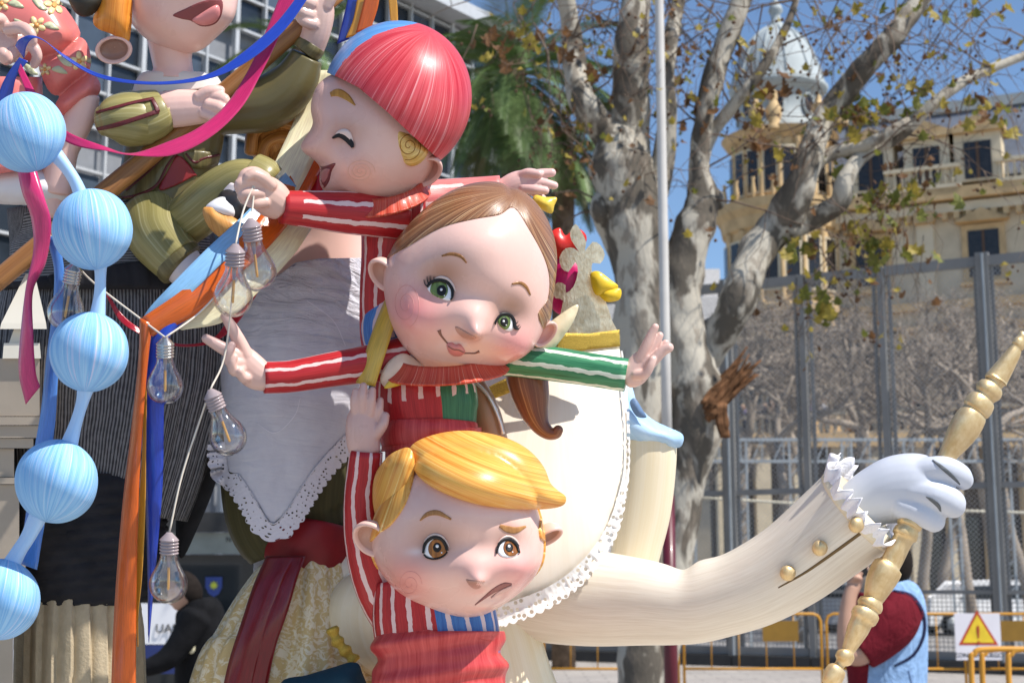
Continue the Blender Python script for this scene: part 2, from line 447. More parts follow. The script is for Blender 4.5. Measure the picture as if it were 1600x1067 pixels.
def skull(c, r, roll=0, shape=None, bumps=(), nu=180, nv=130):
    """egg-shaped head in px space with bumps ((x,y,z|None),(rx,ry,rz),(dx,dy,dz))"""
    V, Fc, _ = ball((0, 0, 0), 1, nu, nv)
    if shape: V = shape(V)
    V = V * np.array(r); cr, sr = math.cos(roll), math.sin(roll)
    V = np.stack([V[:, 0] * cr - V[:, 1] * sr, V[:, 0] * sr + V[:, 1] * cr, V[:, 2]], 1) + np.array(c, float)
    for (q, rad, dv) in bumps:
        q = list(q)
        if q[2] is None:
            e = np.where(V[:, 2] > c[2], (V[:, 0] - q[0]) ** 2 + (V[:, 1] - q[1]) ** 2, 1e9); q[2] = V[e.argmin(), 2]
        rad = (rad, rad, rad) if np.isscalar(rad) else rad
        g = np.exp(-(((V - np.array(q)) / np.array(rad)) ** 2).sum(1)); V = V + g[:, None] * np.array(dv, float)
    return V, Fc
def tint(V, base, spots):
    """airbrushed colour: spots ((x,y),(rx,ry),colour,amount)"""
    c = np.tile(np.array(base, float), (len(V), 1))
    zc = V[:, 2].mean()
    for (q, rad, cc, am) in spots:
        rad = (rad, rad) if np.isscalar(rad) else rad
        g = am * np.exp(-(((V[:, 0] - q[0]) / rad[0]) ** 2 + ((V[:, 1] - q[1]) / rad[1]) ** 2)) * (V[:, 2] > zc - 30)
        c = c * (1 - g[:, None]) + np.array(cc) * g[:, None]
    return c
def ear(name, c, nrm, up, rx, ry, depth, mat, parent, col=SKIN, inner=None):
    """a bowl-shaped ear: outer bulge, rounded rim, hollow; nrm = the way the hollow faces"""
    nrm = np.array(nrm, float); nrm /= np.linalg.norm(nrm); up = np.array(up, float); up -= nrm * (up @ nrm); up /= np.linalg.norm(up); sd = np.cross(up, nrm)
    prof = [(.02, -1), (.35, -.95), (.65, -.8), (.88, -.5), (1., -.12), (1.03, .08), (.99, .2), (.9, .22), (.82, .1), (.72, -.15), (.5, -.42), (.25, -.5), (.02, -.5)]
    prof = catmull(prof, 3); m = 36; V = []
    for (rr, h) in prof:
        for j in range(m):
            t = j / m * 2 * PI; V.append(np.array(c) + sd * rx * rr * math.cos(t) + up * ry * rr * math.sin(t) + nrm * depth * h)
    Fc = [(i * m + j, i * m + (j + 1) % m, (i + 1) * m + (j + 1) % m, (i + 1) * m + j) for i in range(len(prof) - 1) for j in range(m)]
    ins = inner or [x * .8 for x in col]  # hollow coloured darker than the rim, so its shade is painted in
    cc = np.array([[*(col if i < len(prof) * .68 else ins)] for i in range(len(prof)) for j in range(m)])
    return mk(name, V, Fc, mat, parent, col=cc, uv=np.array(V)[:, :2] / 100, fixn=True)
def extrude_poly(poly, z, th, sub=0, curve=None, sp=6):
    B0 = smooth_poly(poly, sub) if sub else np.asarray(poly, float)
    p, t, B = poly_area_mesh(B0, sp); zz = np.full(len(p), float(z)) if curve is None else np.array([z + curve(*q) for q in p])
    n = len(p); V = np.vstack([np.column_stack([p, zz + th / 2]), np.column_stack([p, zz - th / 2])])
    Fc = list(t) + [tuple(i + n for i in f[::-1]) for f in t] + [(b, a, a + n, b + n) for a, b in edges_boundary(t)]
    return V, Fc, V[:, :2] / 100
def box(c, s, R=None):
    """world box, centre c, full sizes s, R optional 3x3 rotation"""
    k = np.array([(x, y, z) for x in (-.5, .5) for y in (-.5, .5) for z in (-.5, .5)]) * np.array(s, float)
    if R is not None: k = k @ np.array(R).T
    return k + np.array(c, float), [(0, 1, 3, 2), (4, 6, 7, 5), (0, 4, 5, 1), (2, 3, 7, 6), (0, 2, 6, 4), (1, 5, 7, 3)]
def rotz(a): return np.array([[math.cos(a), -math.sin(a), 0], [math.sin(a), math.cos(a), 0], [0, 0, 1.]])
def bar(a, b, w, h=None, up=(0, 0, 1)):
    """world beam between two points"""
    a = np.array(a, float); b = np.array(b, float); t = b - a; L = np.linalg.norm(t); t = t / L; up = np.array(up, float)
    if abs(t @ up) > .98: up = np.array([0, 1., 0])
    s = np.cross(t, up); s /= np.linalg.norm(s); u = np.cross(s, t)
    return box((a + b) / 2, (L, w, h or w), np.stack([t, s, u], 1))
def wtube(pts, n=8, sub=1):
    """world tube through (x,y,z,r) points, parallel-transported"""
    A = catmull(pts, sub) if sub > 1 else np.array(pts, float); C = A[:, :3]; T = np.gradient(C, axis=0); T /= np.linalg.norm(T, axis=1)[:, None] + 1e-9
    a = np.cross(T[0], (0.3, .9, .2)); a /= np.linalg.norm(a); V = []
    for i in range(len(A)):
        a = a - T[i] * (a @ T[i]); a /= np.linalg.norm(a) + 1e-9; b = np.cross(T[i], a)
        for j in range(n):
            t = j / n * 2 * PI; V.append(C[i] + A[i, 3] * (a * math.cos(t) + b * math.sin(t)))
    V = np.array(V); Fc = [(i * n + j, i * n + (j + 1) % n, (i + 1) * n + (j + 1) % n, (i + 1) * n + j) for i in range(len(A) - 1) for j in range(n)]
    Fc += [tuple(range(n))[::-1], tuple((len(A) - 1) * n + j for j in range(n))]
    return V, Fc
def lathe_w(c, prof, n=24, axis=2):
    """world lathe about vertical axis: prof (r, z)"""
    V = [(c[0] + r * math.cos(j / n * 2 * PI), c[1] + r * math.sin(j / n * 2 * PI), c[2] + z) for r, z in prof for j in range(n)]
    Fc = [(i * n + j, i * n + (j + 1) % n, (i + 1) * n + (j + 1) % n, (i + 1) * n + j) for i in range(len(prof) - 1) for j in range(n)]
    return np.array(V), Fc
def text_part(name, s, loc, size, mat, parent, rot=(PI / 2, 0, 0), depth=.002):
    cu = bpy.data.curves.new(name, 'FONT'); cu.body = s; cu.size = size; cu.extrude = depth; cu.align_x = 'CENTER'; cu.align_y = 'CENTER'
    o = bpy.data.objects.new(name, cu); COL.objects.link(o); dg = bpy.context.evaluated_depsgraph_get()
    me = bpy.data.meshes.new_from_object(o.evaluated_get(dg)); bpy.data.objects.remove(o); me.name = name
    me.materials.clear(); me.materials.append(mat)
    o = bpy.data.objects.new(name, me); COL.objects.link(o); o.parent = parent
    o.location = np.array(loc) - (rootloc(parent) if parent else 0); o.rotation_euler = rot
    return o
# ================================================================== ground and sky-line
def ground_mat():
    m, nt, b = base_mat('plaza_paving', .8, 0, 0, .3); tc = N(nt, 'TexCoord').outputs['Object']
    br = N(nt, 'TexBrick', Scale=1.0); nt.links.new(tc, br.inputs['Vector']); br.inputs['Color1'].default_value = (.40, .37, .34, 1); br.inputs['Color2'].default_value = (.34, .32, .30, 1); br.inputs['Mortar'].default_value = (.20, .19, .18, 1)
    br.inputs['Mortar Size'].default_value = .012; br.inputs['Brick Width'].default_value = .6; br.inputs['Row Height'].default_value = .4
    o = mixc(nt, mth(nt, 'MULTIPLY', ramp(nt, noise(nt, tc, .7, 6), .4, .7), .45), br.outputs['Color'], (.22, .20, .19)); nt.links.new(o, b.inputs['Base Color']); bump(nt, b, br.outputs['Fac'], .3, .004); return m
gv = [(-400, -60, 0), (400, -60, 0), (400, 700, 0), (-400, 700, 0)]
mk('ground', gv, [(0, 1, 2, 3)], ground_mat(), None, px=False, smooth=False, kind='structure', label='pale paved plaza ground')
mk('road', [(-90, 29, .004), (90, 29, .004), (90, 44, .004), (-90, 44, .004)], [(0, 1, 2, 3)], plain('light_asphalt', (.30, .29, .28), .85, 0, 0, .15, .6), None, px=False, smooth=False, kind='structure', label='sunlit road behind the tall fence')
V, Fc = box((0, 28.6, .06), (180, .5, .12)); mk('kerb', V, Fc, plain('kerb_stone', (.36, .35, .33), .8), None, px=False, smooth=False, kind='structure', label='stone kerb along the road')

# ================================================================== modern block, left
M_conc = plain('grey_cladding', (.20, .21, .23), .6, 0, 0, .06); M_mull = plain('pale_mullion', (.50, .51, .52), .45, .2, 0, .05); M_dkglass = plain('dark_glass', (.02, .026, .035), .2, 0, 0, .5, .7); M_blgl = plain('blue_glass', (.06, .08, .11), .2, 0, 0, .4, .7)
off = thing('office_block', (-5, 29, 0), 'modern office block with pale mullions and dark windows behind the figures', 'building')
A_ = np.array([-1.45, 34.0]); dv = np.array([1.29, 1.70]); dv /= np.linalg.norm(dv); nv_ = np.array([dv[1], -dv[0]])     # facing right-front
def fp(s, z, o=0): q = A_ + dv * s + nv_ * o; return np.array([q[0], q[1], z])
Rf = np.stack([np.append(dv, 0), np.append(nv_, 0), (0, 0, 1)], 1)
HT = 15.2; S0, S1 = -17.0, 2.13
V, Fc = box(fp((S0 + S1) / 2, HT / 2, -5.1), (S1 - S0, 10, HT), Rf); mk('wall', V, Fc, M_conc, off, px=False, smooth=False)
V, Fc = box(fp((S0 + S1) / 2, HT + .17, -4.7), (S1 - S0 + .3, 11, .34), Rf); mk('roof_slab', V, Fc, M_mull, off, px=False, smooth=False)
pane_me = {}
for fl in range(1, 5):
    z0 = fl * 3.05 + .75
    for k in range(24):
        s = S1 - .42 - k * .78; 
        for h2, (za, zb_) in enumerate(((0, .62), (.68, 2.1))):
            V, Fc = box((0, 0, 0), (.72, .06, zb_ - za)); key = (h2, k % 3 == 1)
            if key not in pane_me:
                o = mk('window_pane', V + fp(s, z0 + (za + zb_) / 2, .06), Fc, M_blgl if key[1] else M_dkglass, off, px=False, smooth=False)
                V0 = V @ Rf.T; o.data.vertices.foreach_set('co', V0.ravel()); o.location = fp(s, z0 + (za + zb_) / 2, .02) - np.array(off.location); pane_me[key] = o.data
            else:
                o = bpy.data.objects.new('window_pane', pane_me[key]); COL.objects.link(o); o.parent = off; o.location = fp(s, z0 + (za + zb_) / 2, .02) - np.array(off.location)
for k in range(25):
    V, Fc = box(fp(S1 - .03 - k * .78, HT / 2 + .5, .12), (.045 if k % 3 else .10, .12, HT - 1), Rf); mk('mullion', V, Fc, M_mull, off, px=False, smooth=False)
for fl in range(1, 5):
    for zz in (fl * 3.05 + .69, fl * 3.05 + 1.40, fl * 3.05 + 2.1, fl * 3.05 + 2.9):
        V, Fc = box(fp((S0 + S1) / 2, zz, .085), (S1 - S0, .12, .05), Rf); mk('transom', V, Fc, M_mull, off, px=False, smooth=False)

# ================================================================== ornate corner building with the dome, right
M_wall = plain('cream_render', (.58, .49, .35), .8, 0, 0, .2, .8, .3); M_st = plain('ochre_stone', (.52, .37, .20), .8, 0, 0, .22, 1.5, .3); M_trim = plain('pale_stone_trim', (.62, .53, .38), .75, 0, 0, .1, 2)
M_slate = plain('slate_roof', (.13, .15, .19), .55, 0, 0, .2, 2); M_zinc = plain('zinc_dome', (.34, .38, .39), .7, .0, 0, .12, 1.2); M_win = plain('window_dark', (.02, .018, .018), .12, 0, .4, .4); M_wood = plain('window_frame_brown', (.10, .055, .03), .6)
bld = thing('corner_building', (11, 60, 0), 'ornate cream corner building with grey domed turret and slate roof behind the fence', 'building')
O_ = at(1322, 901, 61.0)[:2]; ud = at(1600, 901, 58.0)[:2] - O_; ud /= np.linalg.norm(ud); un = np.array([ud[1], -ud[0]])
Rb = np.stack([np.append(ud, 0), np.append(un, 0), (0, 0, 1)], 1)
def bp(s, z, o=0): q = O_ + ud * s + un * o; return np.array([q[0], q[1], z])
def bbox(name, s, z, o, sx, sy, sz, mat, par=None, **kw):
    V, Fc = box(bp(s, z, o), (sx, sy, sz), Rb); return mk(name, V, Fc, mat, par or bld, px=False, smooth=False, **kw)
LW = 22.0
bbox('wall', LW / 2 - 1, 8.9, -5, LW + 2, 10, 17.8, M_wall)
bbox('podium', LW / 2 - 4, 3.5, 1.8, LW + 8, 3.6, 7.0, M_trim)
bbox('podium_cornice', LW / 2 - 4, 7.1, 1.9, LW + 8.2, 4.0, .25, M_st)
for z_, o_, h_ in ((12.9, .25, .35), (17.6, .45, .5), (17.05, .25, .4)): bbox('cornice', LW / 2, z_, o_ / 2, LW, o_ * 2, h_, M_st if z_ != 17.05 else M_trim)
def window(s, z, w, h, o=0.0, arch=False, surround=M_st):
    f = bbox('window', s, z, o + .06, w + .5, .16, h + .5, surround); bbox('pane', s, z, o + .13, w, .06, h, M_win, f); bbox('frame', s, z, o + .165, .1, .05, h, M_wood, f)
    bbox('lintel', s, z + h / 2 + .42, o + .2, w + .8, .4, .2, surround, f); bbox('sill', s, z - h / 2 - .3, o + .2, w + .7, .4, .16, surround, f)
for s in (1.6, 6.3, 10.9, 15.6, 20.0):
    window(s, 15.0, 1.25, 2.0); window(s, 9.6, 1.5, 3.9); window(s, 3.2, 1.8, 3.6, 3.6)
for s in (3.0, 4.9, 7.6, 9.6, 12.2, 14.2, 16.9, 18.9): window(s, 9.6, .85, 3.9)
for s in (-.5, 3.95, 8.6, 13.2, 17.8):
    bbox('pilaster', s, 12.3, .12, .7, .3, 9.6, M_trim); bbox('console', s, 16.7, .3, .8, .5, .5, M_st)
dent = None
for k in range(44):
    p_ = bp(.3 + k * .5, 16.7, .22)
    if dent is None: dent = bbox('dentil', .3, 16.7, .22, .24, .3, .3, M_st); d0 = p_
    else: o = bpy.data.objects.new('dentil', dent.data); COL.objects.link(o); o.parent = bld; o.location = p_ - d0
for s in (1.6, 6.3, 10.9, 15.6, 20.0):
    for (z, w_) in ((16.35, 1.1), (11.95, 1.2)):
        V = [bp(s - w_, z, .1), bp(s + w_, z, .1), bp(s, z + .55, .1), bp(s - w_, z, .5), bp(s + w_, z, .5), bp(s, z + .55, .5)]; mk('window_pediment', V, [(0, 1, 2), (3, 4, 5), (0, 1, 4, 3), (1, 2, 5, 4), (0, 2, 5, 3)], M_st, bld, px=False, smooth=False)
    bbox('balcony', s, 7.9, .5, 2.6, 1.0, .25, M_st)
for k in range(12): bbox('quoin', -.55, 8.0 + k * .8, .1, .7 if k % 2 else 1.0, .3, .5, M_st)
# balustrades: rail, plinth, balusters
def baluster_row(s0, s1, z, o, step=.3):
    r = bbox('balustrade', (s0 + s1) / 2, z + .95, o, s1 - s0, .3, .16, M_trim); bbox('plinth', (s0 + s1) / 2, z + .08, o, s1 - s0, .3, .16, M_trim, r)
    parts = []
    for k in range(int((s1 - s0) / step)):
        c = bp(s0 + step * (k + .5), z + .16, o); parts.append(lathe_w(c, [(.05, 0), (.05, .06), (.10, .22), (.05, .5), (.045, .6), (.08, .72)], 8))
    V, Fc, _ = join(parts); mk('balusters', V, Fc, M_trim, r, px=False, kind='stuff')
for (s0, s1) in ((.2, 1.2), (2.4, 5.6), (7.0, 10.3), (11.6, 15), (16.2, 19.6)): baluster_row(s0, s1, 17.85, .55)
baluster_row(-6.2, 1.0, 7.22, 3.6); baluster_row(1.4, LW, 7.22, 3.6)
# mansard and dormers
V = [bp(-.5, 18.4, -.3), bp(LW, 18.4, -.3), bp(LW, 22.2, -2.6), bp(-.5, 22.2, -2.6), bp(-.5, 18.4, -9), bp(LW, 18.4, -9), bp(LW, 22.2, -7), bp(-.5, 22.2, -7)]
mk('mansard_roof', V, [(0, 1, 2, 3), (4, 5, 6, 7), (3, 2, 6, 7), (0, 3, 7, 4), (1, 2, 6, 5), (0, 1, 5, 4)], M_slate, bld, px=False, smooth=False)
bbox('roof_coping', LW / 2 - .2, 22.35, -4.8, LW + .6, 4.8, .5, M_zinc)
for s in (1.85, 4.2, 6.3, 10.9, 15.6):
    d = bbox('dormer', s, 19.1, -.2, 1.9, 1.4, 2.1, M_trim); bbox('pane', s, 18.95, .5, 1.1, .1, 1.6, M_win, d); bbox('frame', s, 18.95, .56, .12, .06, 1.6, M_wood, d)
    bbox('dormer_cornice', s, 20.25, -.1, 2.3, 1.8, .25, M_st, d); V = [bp(s - 1.0, 20.4, .7), bp(s + 1.0, 20.4, .7), bp(s, 20.9, .7), bp(s - 1.0, 20.4, -1.2), bp(s + 1.0, 20.4, -1.2), bp(s, 20.9, -1.2)]
    mk('dormer_pediment', V, [(0, 1, 2), (3, 4, 5), (0, 1, 4, 3), (1, 2, 5, 4), (0, 2, 5, 3)], M_st, d, px=False, smooth=False)
# rotunda
rc = at(1240, 901, 62.5); rc = np.array([rc[0], rc[1], 0.]); RR = 2.55
V, Fc = lathe_w(rc, [(RR, 0), (RR, 12.8), (RR + .2, 12.9), (RR + .2, 13.2), (RR, 13.3), (RR, 16.6), (RR + .15, 16.7), (RR + .25, 17.2), (RR + .45, 17.5), (RR + .5, 17.9), (RR + .1, 18.0), (RR - .35, 18.0), (RR - .35, 20.7), (RR - .1, 20.9), (RR + .1, 21.2), (RR - .5, 21.3), (.2, 21.3)], 48); mk('turret', V, Fc, M_st, bld, px=False, smooth=False)
for k in range(20):
    a = k / 20 * 2 * PI; c = rc + np.array([math.cos(a) * (RR + .3), math.sin(a) * (RR + .3), 17.95])
    if math.sin(a) < .3:
        V, Fc = lathe_w(c, [(.06, 0), (.12, .3), (.06, .7), (.1, .9)], 8); mk('turret_baluster', V, Fc, M_st, bld, px=False)
for k in range(9):
    a = PI + .1 + k * .36; ca = np.array([math.cos(a), math.sin(a)])
    Rk = np.stack([(-ca[1], ca[0], 0), (ca[0], ca[1], 0), (0, 0, 1)], 1)
    for (z, w_, h_, rr) in ((19.3, .5, 1.9, RR - .35), (15.0, .55, 2.2, RR), (10.0, .6, 3.2, RR)):
        V, Fc = box(rc + np.array([ca[0] * rr, ca[1] * rr, z]), (w_ + .22, .16, h_ + .22), Rk); f = mk('window', V, Fc, M_trim, bld, px=False, smooth=False)
        V, Fc = box(rc + np.array([ca[0] * (rr + .06), ca[1] * (rr + .06), z]), (w_, .1, h_), Rk); mk('pane', V, Fc, M_win, f, px=False, smooth=False)
    a2 = a + .18; ca = np.array([math.cos(a2), math.sin(a2)])
    for (zb2, zt, rr) in ((18.0, 20.7, RR - .3), (13.3, 16.6, RR + .05)):
        V, Fc = lathe_w(rc + np.array([ca[0] * rr, ca[1] * rr, 0]), [(.16, zb2), (.12, zb2 + .2), (.11, zt - .3), (.17, zt - .1), (.17, zt)], 10); mk('column', V, Fc, M_st, bld, px=False)
# parapet urns and statues
for (px_, py_, nm) in ((1211, 232, 'statue'), (1316, 222, 'urn'), (1184, 258, 'urn'), (1282, 238, 'urn')):
    c = at(px_, py_ + 8, 60.2); pr = [(.30, 0), (.30, .2), (.2, .25), (.34, .6), (.38, .9), (.2, 1.2), (.16, 1.35), (.2, 1.5), (.15, 1.75), (.02, 1.85)] if nm == 'statue' else [(.3, 0), (.3, .2), (.12, .3), (.34, .7), (.36, .9), (.15, 1.05), (.12, 1.3), (.02, 1.45)]
    V, Fc = lathe_w((c[0], c[1], 21.2 if nm == 'urn' and px_ != 1184 else 21.0), pr, 14); mk(nm, V, Fc, M_st, bld, px=False)
# dome
DZ = 21.2; dr = 1.92
V, Fc = lathe_w(rc, [(dr, DZ), (dr, DZ + .5), (dr - .08, DZ + .55), (dr - .08, DZ + 1.9), (dr + .05, DZ + 2.0), (dr + .3, DZ + 2.25), (dr + .34, DZ + 2.4), (dr + .1, DZ + 2.45)], 36); drum = mk('drum', V, Fc, M_zinc, bld, px=False)
prof = [(dr + .28, DZ + 2.45), (dr + .2, DZ + 2.6), (dr + .1, DZ + 3.0), (dr * .96, DZ + 3.5), (dr * .82, DZ + 4.2), (dr * .62, DZ + 4.8), (dr * .4, DZ + 5.2), (dr * .26, DZ + 5.35), (.3, DZ + 5.45), (.34, DZ + 5.6), (.22, DZ + 5.7), (.22, DZ + 6.1), (.34, DZ + 6.2), (.3, DZ + 6.4), (.12, DZ + 6.7), (.05, DZ + 7.0), (.03, DZ + 7.8)]
V, Fc = lathe_w(rc, prof, 36); dome = mk('dome', V, Fc, M_zinc, bld, px=False)
for k in range(12):
    a = k / 12 * 2 * PI; V, Fc = wtube([(rc[0] + (r + .01) * math.cos(a), rc[1] + (r + .01) * math.sin(a), z, .055) for r, z in prof[1:8]], 6, 3); mk('dome_rib', V, Fc, M_zinc, dome, px=False)
for k in range(8):
    a = -PI / 2 - .22 + k * PI / 4; ca = np.array([math.cos(a), math.sin(a)]); V, Fc = [], []
    e = np.array([-ca[1], ca[0], 0]); c = rc + np.array([ca[0] * (dr - .02), ca[1] * (dr - .02), DZ + 1.25]); pts = [c + e * .30 * math.cos(t) + np.array([0, 0, .46 * math.sin(t)]) for t in np.linspace(0, 2 * PI, 20, endpoint=False)]
    V = pts + [q - np.append(ca, 0) * .12 for q in pts]; Fc = [tuple(range(20)), tuple(range(39, 19, -1))] + [(i, (i + 1) % 20, (i + 1) % 20 + 20, i + 20) for i in range(20)]
    o = mk('oval_window', V, Fc, M_win, drum, px=False, smooth=False); ring = [(q[0], q[1], q[2], .05) for q in (pts + pts[:1])]; V, Fc = wtube(ring, 6); mk('oval_surround', V, Fc, M_zinc, bld, px=False)

# pale building far behind the plane tree
far = thing('pale_building', (3, 86, 0), 'low pale building far off between the plane tree and the fence', 'building')
a0 = at(905, 901, 86); a1 = at(1160, 901, 86); V, Fc = box(((a0[0] + a1[0]) / 2, 90, 9.3), (a1[0] - a0[0], 8, 18.6)); mk('wall', V, Fc, plain('far_white', (.62, .60, .58), .8), far, px=False, smooth=False)
a2 = at(1126, 901, 86); V, Fc = box((a2[0], 88, 19.6), (1.1, 2, 2)); mk('roof_turret', V, Fc, MATS['far_white'], far, px=False, smooth=False)
for fl in range(5):
    for k in range(5):
        V, Fc = box((a0[0] + 1.2 + k * 1.9, 85.97, 2.4 + fl * 3.4), (.9, .1, 1.9)); mk('window', V, Fc, M_win, far, px=False, smooth=False)

# ================================================================== trees
def bark():
    m, nt, b = base_mat('plane_bark', .85, 0, 0, .25); tc = N(nt, 'TexCoord').outputs['Object']
    n1 = noise(nt, mapped(nt, tc, 3.2, 3.2, 1.5), 1, 4, .55, .5); n2 = noise(nt, mapped(nt, tc, 9, 9, 4), 1, 4, .6)
    o = mixc(nt, ramp(nt, n1, .46, .52), (.10, .087, .07), (.40, .37, .31)); o = mixc(nt, mth(nt, 'MULTIPLY', ramp(nt, n2, .52, .6), .6), o, (.17, .14, .11)); nt.links.new(o, b.inputs['Base Color'])
    bump(nt, b, mth(nt, 'ADD', n2, n1), .6, .03); return m
M_bark = bark(); M_twig = plain('twig_bark', (.15, .11, .085), .9, 0, 0, .25, 3); M_ltwig = plain('grey_twig', (.31, .26, .21), .9, 0, 0, .3, 1.5)
TY = 13.0
def limb_pts(pts, Y=TY, jit=0.0):
    A = catmull(np.array(pts, float), 5); out = []
    for i, (x, y, w_) in enumerate(A): q = at(x, y, Y + jit * math.sin(i * .35)); k = .94 + .03 * math.sin(i * 1.7) + .03 * math.sin(i * .9 + 2); out.append((q[0], q[1], q[2], w_ / 2 * Y / F * k))
    return out
def limb_mesh(pts, n=18, Y=TY, jit=0, amp=.05):
    L = limb_pts(pts, Y, jit); V, Fc = wtube(L, n)
    C = np.repeat(np.array(L)[:, :3], n, 0); R_ = np.repeat(np.array(L)[:, 3], n); d = (V - C)
    k = 1 + amp * np.sin(V[:, 2] * 7 + V[:, 0] * 9) * np.cos(V[:, 1] * 8 + V[:, 2] * 3) + amp * .6 * np.sin(V[:, 0] * 23 + V[:, 2] * 11); return C + d * k[:, None], Fc
def surf_limb(name, pts, par, jit=0, n=20, **kw): V, Fc = limb_mesh(pts, n, jit=jit); return mk(name, V, Fc, M_bark, par, px=False, **kw)
tree = thing('plane_tree', (at(1010, 901, TY)[0], TY, 0), 'mottled grey plane tree with thick bare forking limbs behind the crown', 'tree')
limbs = {
 'trunk': [(1006, 1190, 96), (1004, 1080, 80), (1003, 1000, 78), (1001, 880, 82), (1001, 700, 86), (1003, 560, 90), (1003, 430, 94), (992, 350, 104), (972, 272, 110), (966, 236, 88), (964, 205, 56), (964, 188, 20)],
 'a': [(975, 285, 80), (958, 225, 66), (930, 185, 54), (906, 150, 46), (897, 90, 40), (890, 30, 34), (878, -40, 28)],
 'b': [(985, 320, 90), (982, 230, 78), (984, 140, 66), (988, 60, 58), (1000, -40, 48)],
 'c': [(1008, 350, 56), (1030, 280, 44), (1042, 200, 36), (1040, 120, 32), (1052, 40, 26), (1070, -40, 20)],
 'd': [(985, 430, 50), (960, 375, 40), (942, 340, 36), (936, 318, 30), (950, 292, 26), (958, 262, 22), (950, 210, 16)],
 'e': [(1022, 1120, 56), (1044, 960, 54), (1058, 860, 58), (1070, 760, 66), (1084, 680, 92), (1086, 620, 100), (1078, 570, 84), (1066, 520, 78), (1064, 450, 74), (1074, 390, 70), (1090, 340, 66), (1098, 305, 52), (1092, 260, 36), (1098, 200, 34), (1112, 130, 38), (1140, 50, 38), (1170, -30, 32)],
 'f': [(1072, 590, 70), (1104, 545, 66), (1138, 500, 62), (1164, 440, 60), (1186, 388, 62), (1222, 345, 66), (1248, 296, 56), (1266, 240, 46), (1292, 180, 42), (1345, 112, 42), (1400, 52, 38), (1452, -20, 34)],
 'g': [(1222, 360, 44), (1262, 345, 40), (1310, 318, 36), (1322, 280, 30), (1350, 240, 26), (1400, 215, 24), (1450, 170, 22), (1510, 125, 19), (1600, 88, 15), (1680, 60, 12)],
 'h': [(1256, 268, 30), (1300, 240, 24), (1350, 228, 20), (1420, 190, 18)],
 'i': [(1092, 262, 30), (1112, 210, 24), (1150, 160, 22), (1190, 110, 18), (1230, 40, 14), (1250, -20, 10)],
 'j': [(1100, 330, 40), (1112, 310, 40), (1122, 318, 26)]}
for k, pts in limbs.items(): surf_limb('trunk' if k == 'trunk' else 'limb', pts, tree, jit=0 if k in ('trunk', 'e') else .1)
surf_limb('limb_stub', [(1070, 650, 64), (1100, 636, 50), (1116, 622, 34), (1124, 612, 16)], tree)
# torn stump of a broken limb
parts = []
for k in range(40):
    x0 = 1100 + random.uniform(-6, 10); y0 = 640 + random.uniform(-14, 16); a = random.uniform(-.15, .3); L = random.uniform(50, 112); x1 = x0 + L * math.sin(.72 + a * .6); y1 = y0 - L * math.cos(.72 + a * .6)
    parts.append(wtube(limb_pts([(x0, y0, random.uniform(8, 18)), ((x0 + x1) / 2 + random.uniform(-8, 8), (y0 + y1) / 2, random.uniform(5, 11)), (x1, y1, random.uniform(1, 5))], TY - .2 + random.uniform(-.1, .1)), 6))
for k in range(5): x0 = 1128 + random.uniform(-8, 14); parts.append(wtube(limb_pts([(x0, 630, 12), (x0 + random.uniform(0, 10), 660, 11), (x0 + random.uniform(4, 14), 684, 6)], TY - .3), 6))
V, Fc, _ = join(parts); mk('broken_limb', V, Fc, plain('torn_wood', (.14, .07, .035), .9, 0, 0, .8, 14, .8), tree, px=False, kind='stuff')
# twigs: random walks from the limbs
def twig_walk(p, d, L, r, droop, out, lvl=0, tips=None):
    n = 5; pts = []; q = np.array(p); d = np.array(d)
    for i in range(n):
        pts.append((*q, r * (1 - .75 * i / (n - 1)))); d = d + rng.normal(0, .28, 3) + np.array([0, 0, -droop]); d /= np.linalg.norm(d); q = q + d * L / (n - 1)
        if lvl < 2 and i in (1, 2, 3) and rng.random() < (.85 if lvl == 0 else .5): twig_walk(q, d + rng.normal(0, .8, 3), L * rng.uniform(.4, .75), r * .6, droop * 1.2, out, lvl + 1, tips)
    out.append(wtube(pts, 4 if lvl == 0 else 3)); tips.append(q)
tw = []; tips = []
srcs = [(k, t) for k in 'abcdefghi' for t in range(9 if k in 'fg' else 7)]
for k, t in srcs:
    A = catmull(np.array(limbs[k], float), 6); i = int(len(A) * (.35 + .65 * rng.random())) if k not in 'gh' else int(len(A) * rng.random()); x, y, w_ = A[min(i, len(A) - 1)]
    if y > 330: continue
    p = at(x, y, TY); an = rng.uniform(0, 2 * PI); d = np.array([math.cos(an), rng.uniform(-.5, .5), abs(math.sin(an)) * .8]); twig_walk(p, d, rng.uniform(.6, 1.5), .011, .10, tw, 0, tips)
for k in range(64):   # twigs of the upper crown that hang into view
    x = rng.choice([rng.uniform(800, 1130), rng.uniform(1080, 1640), rng.uniform(720, 1600)]); p = at(x, rng.uniform(-60, 60), TY + rng.uniform(-.8, .8)); twig_walk(p, (rng.normal(0, .6), rng.normal(0, .3), -.5), rng.uniform(.5, 1.4), .009, .06, tw, 0, tips)
for k in range(22):
    x, y = rng.choice([[1330, 250], [1400, 230], [1470, 180], [1300, 300], [1380, 300], [1430, 220], [1290, 380], [1250, 330], [870, 70], [920, 160]]); p = at(x + rng.normal(0, 20), y + rng.normal(0, 14), TY + rng.normal(0, .2)); twig_walk(p, (rng.normal(0, .5), rng.normal(0, .3), -.8), rng.uniform(.4, .8), .007, .12, tw, 0, tips)
V, Fc, _ = join(tw); mk('twigs', V, Fc, M_twig, tree, px=False, kind='stuff')
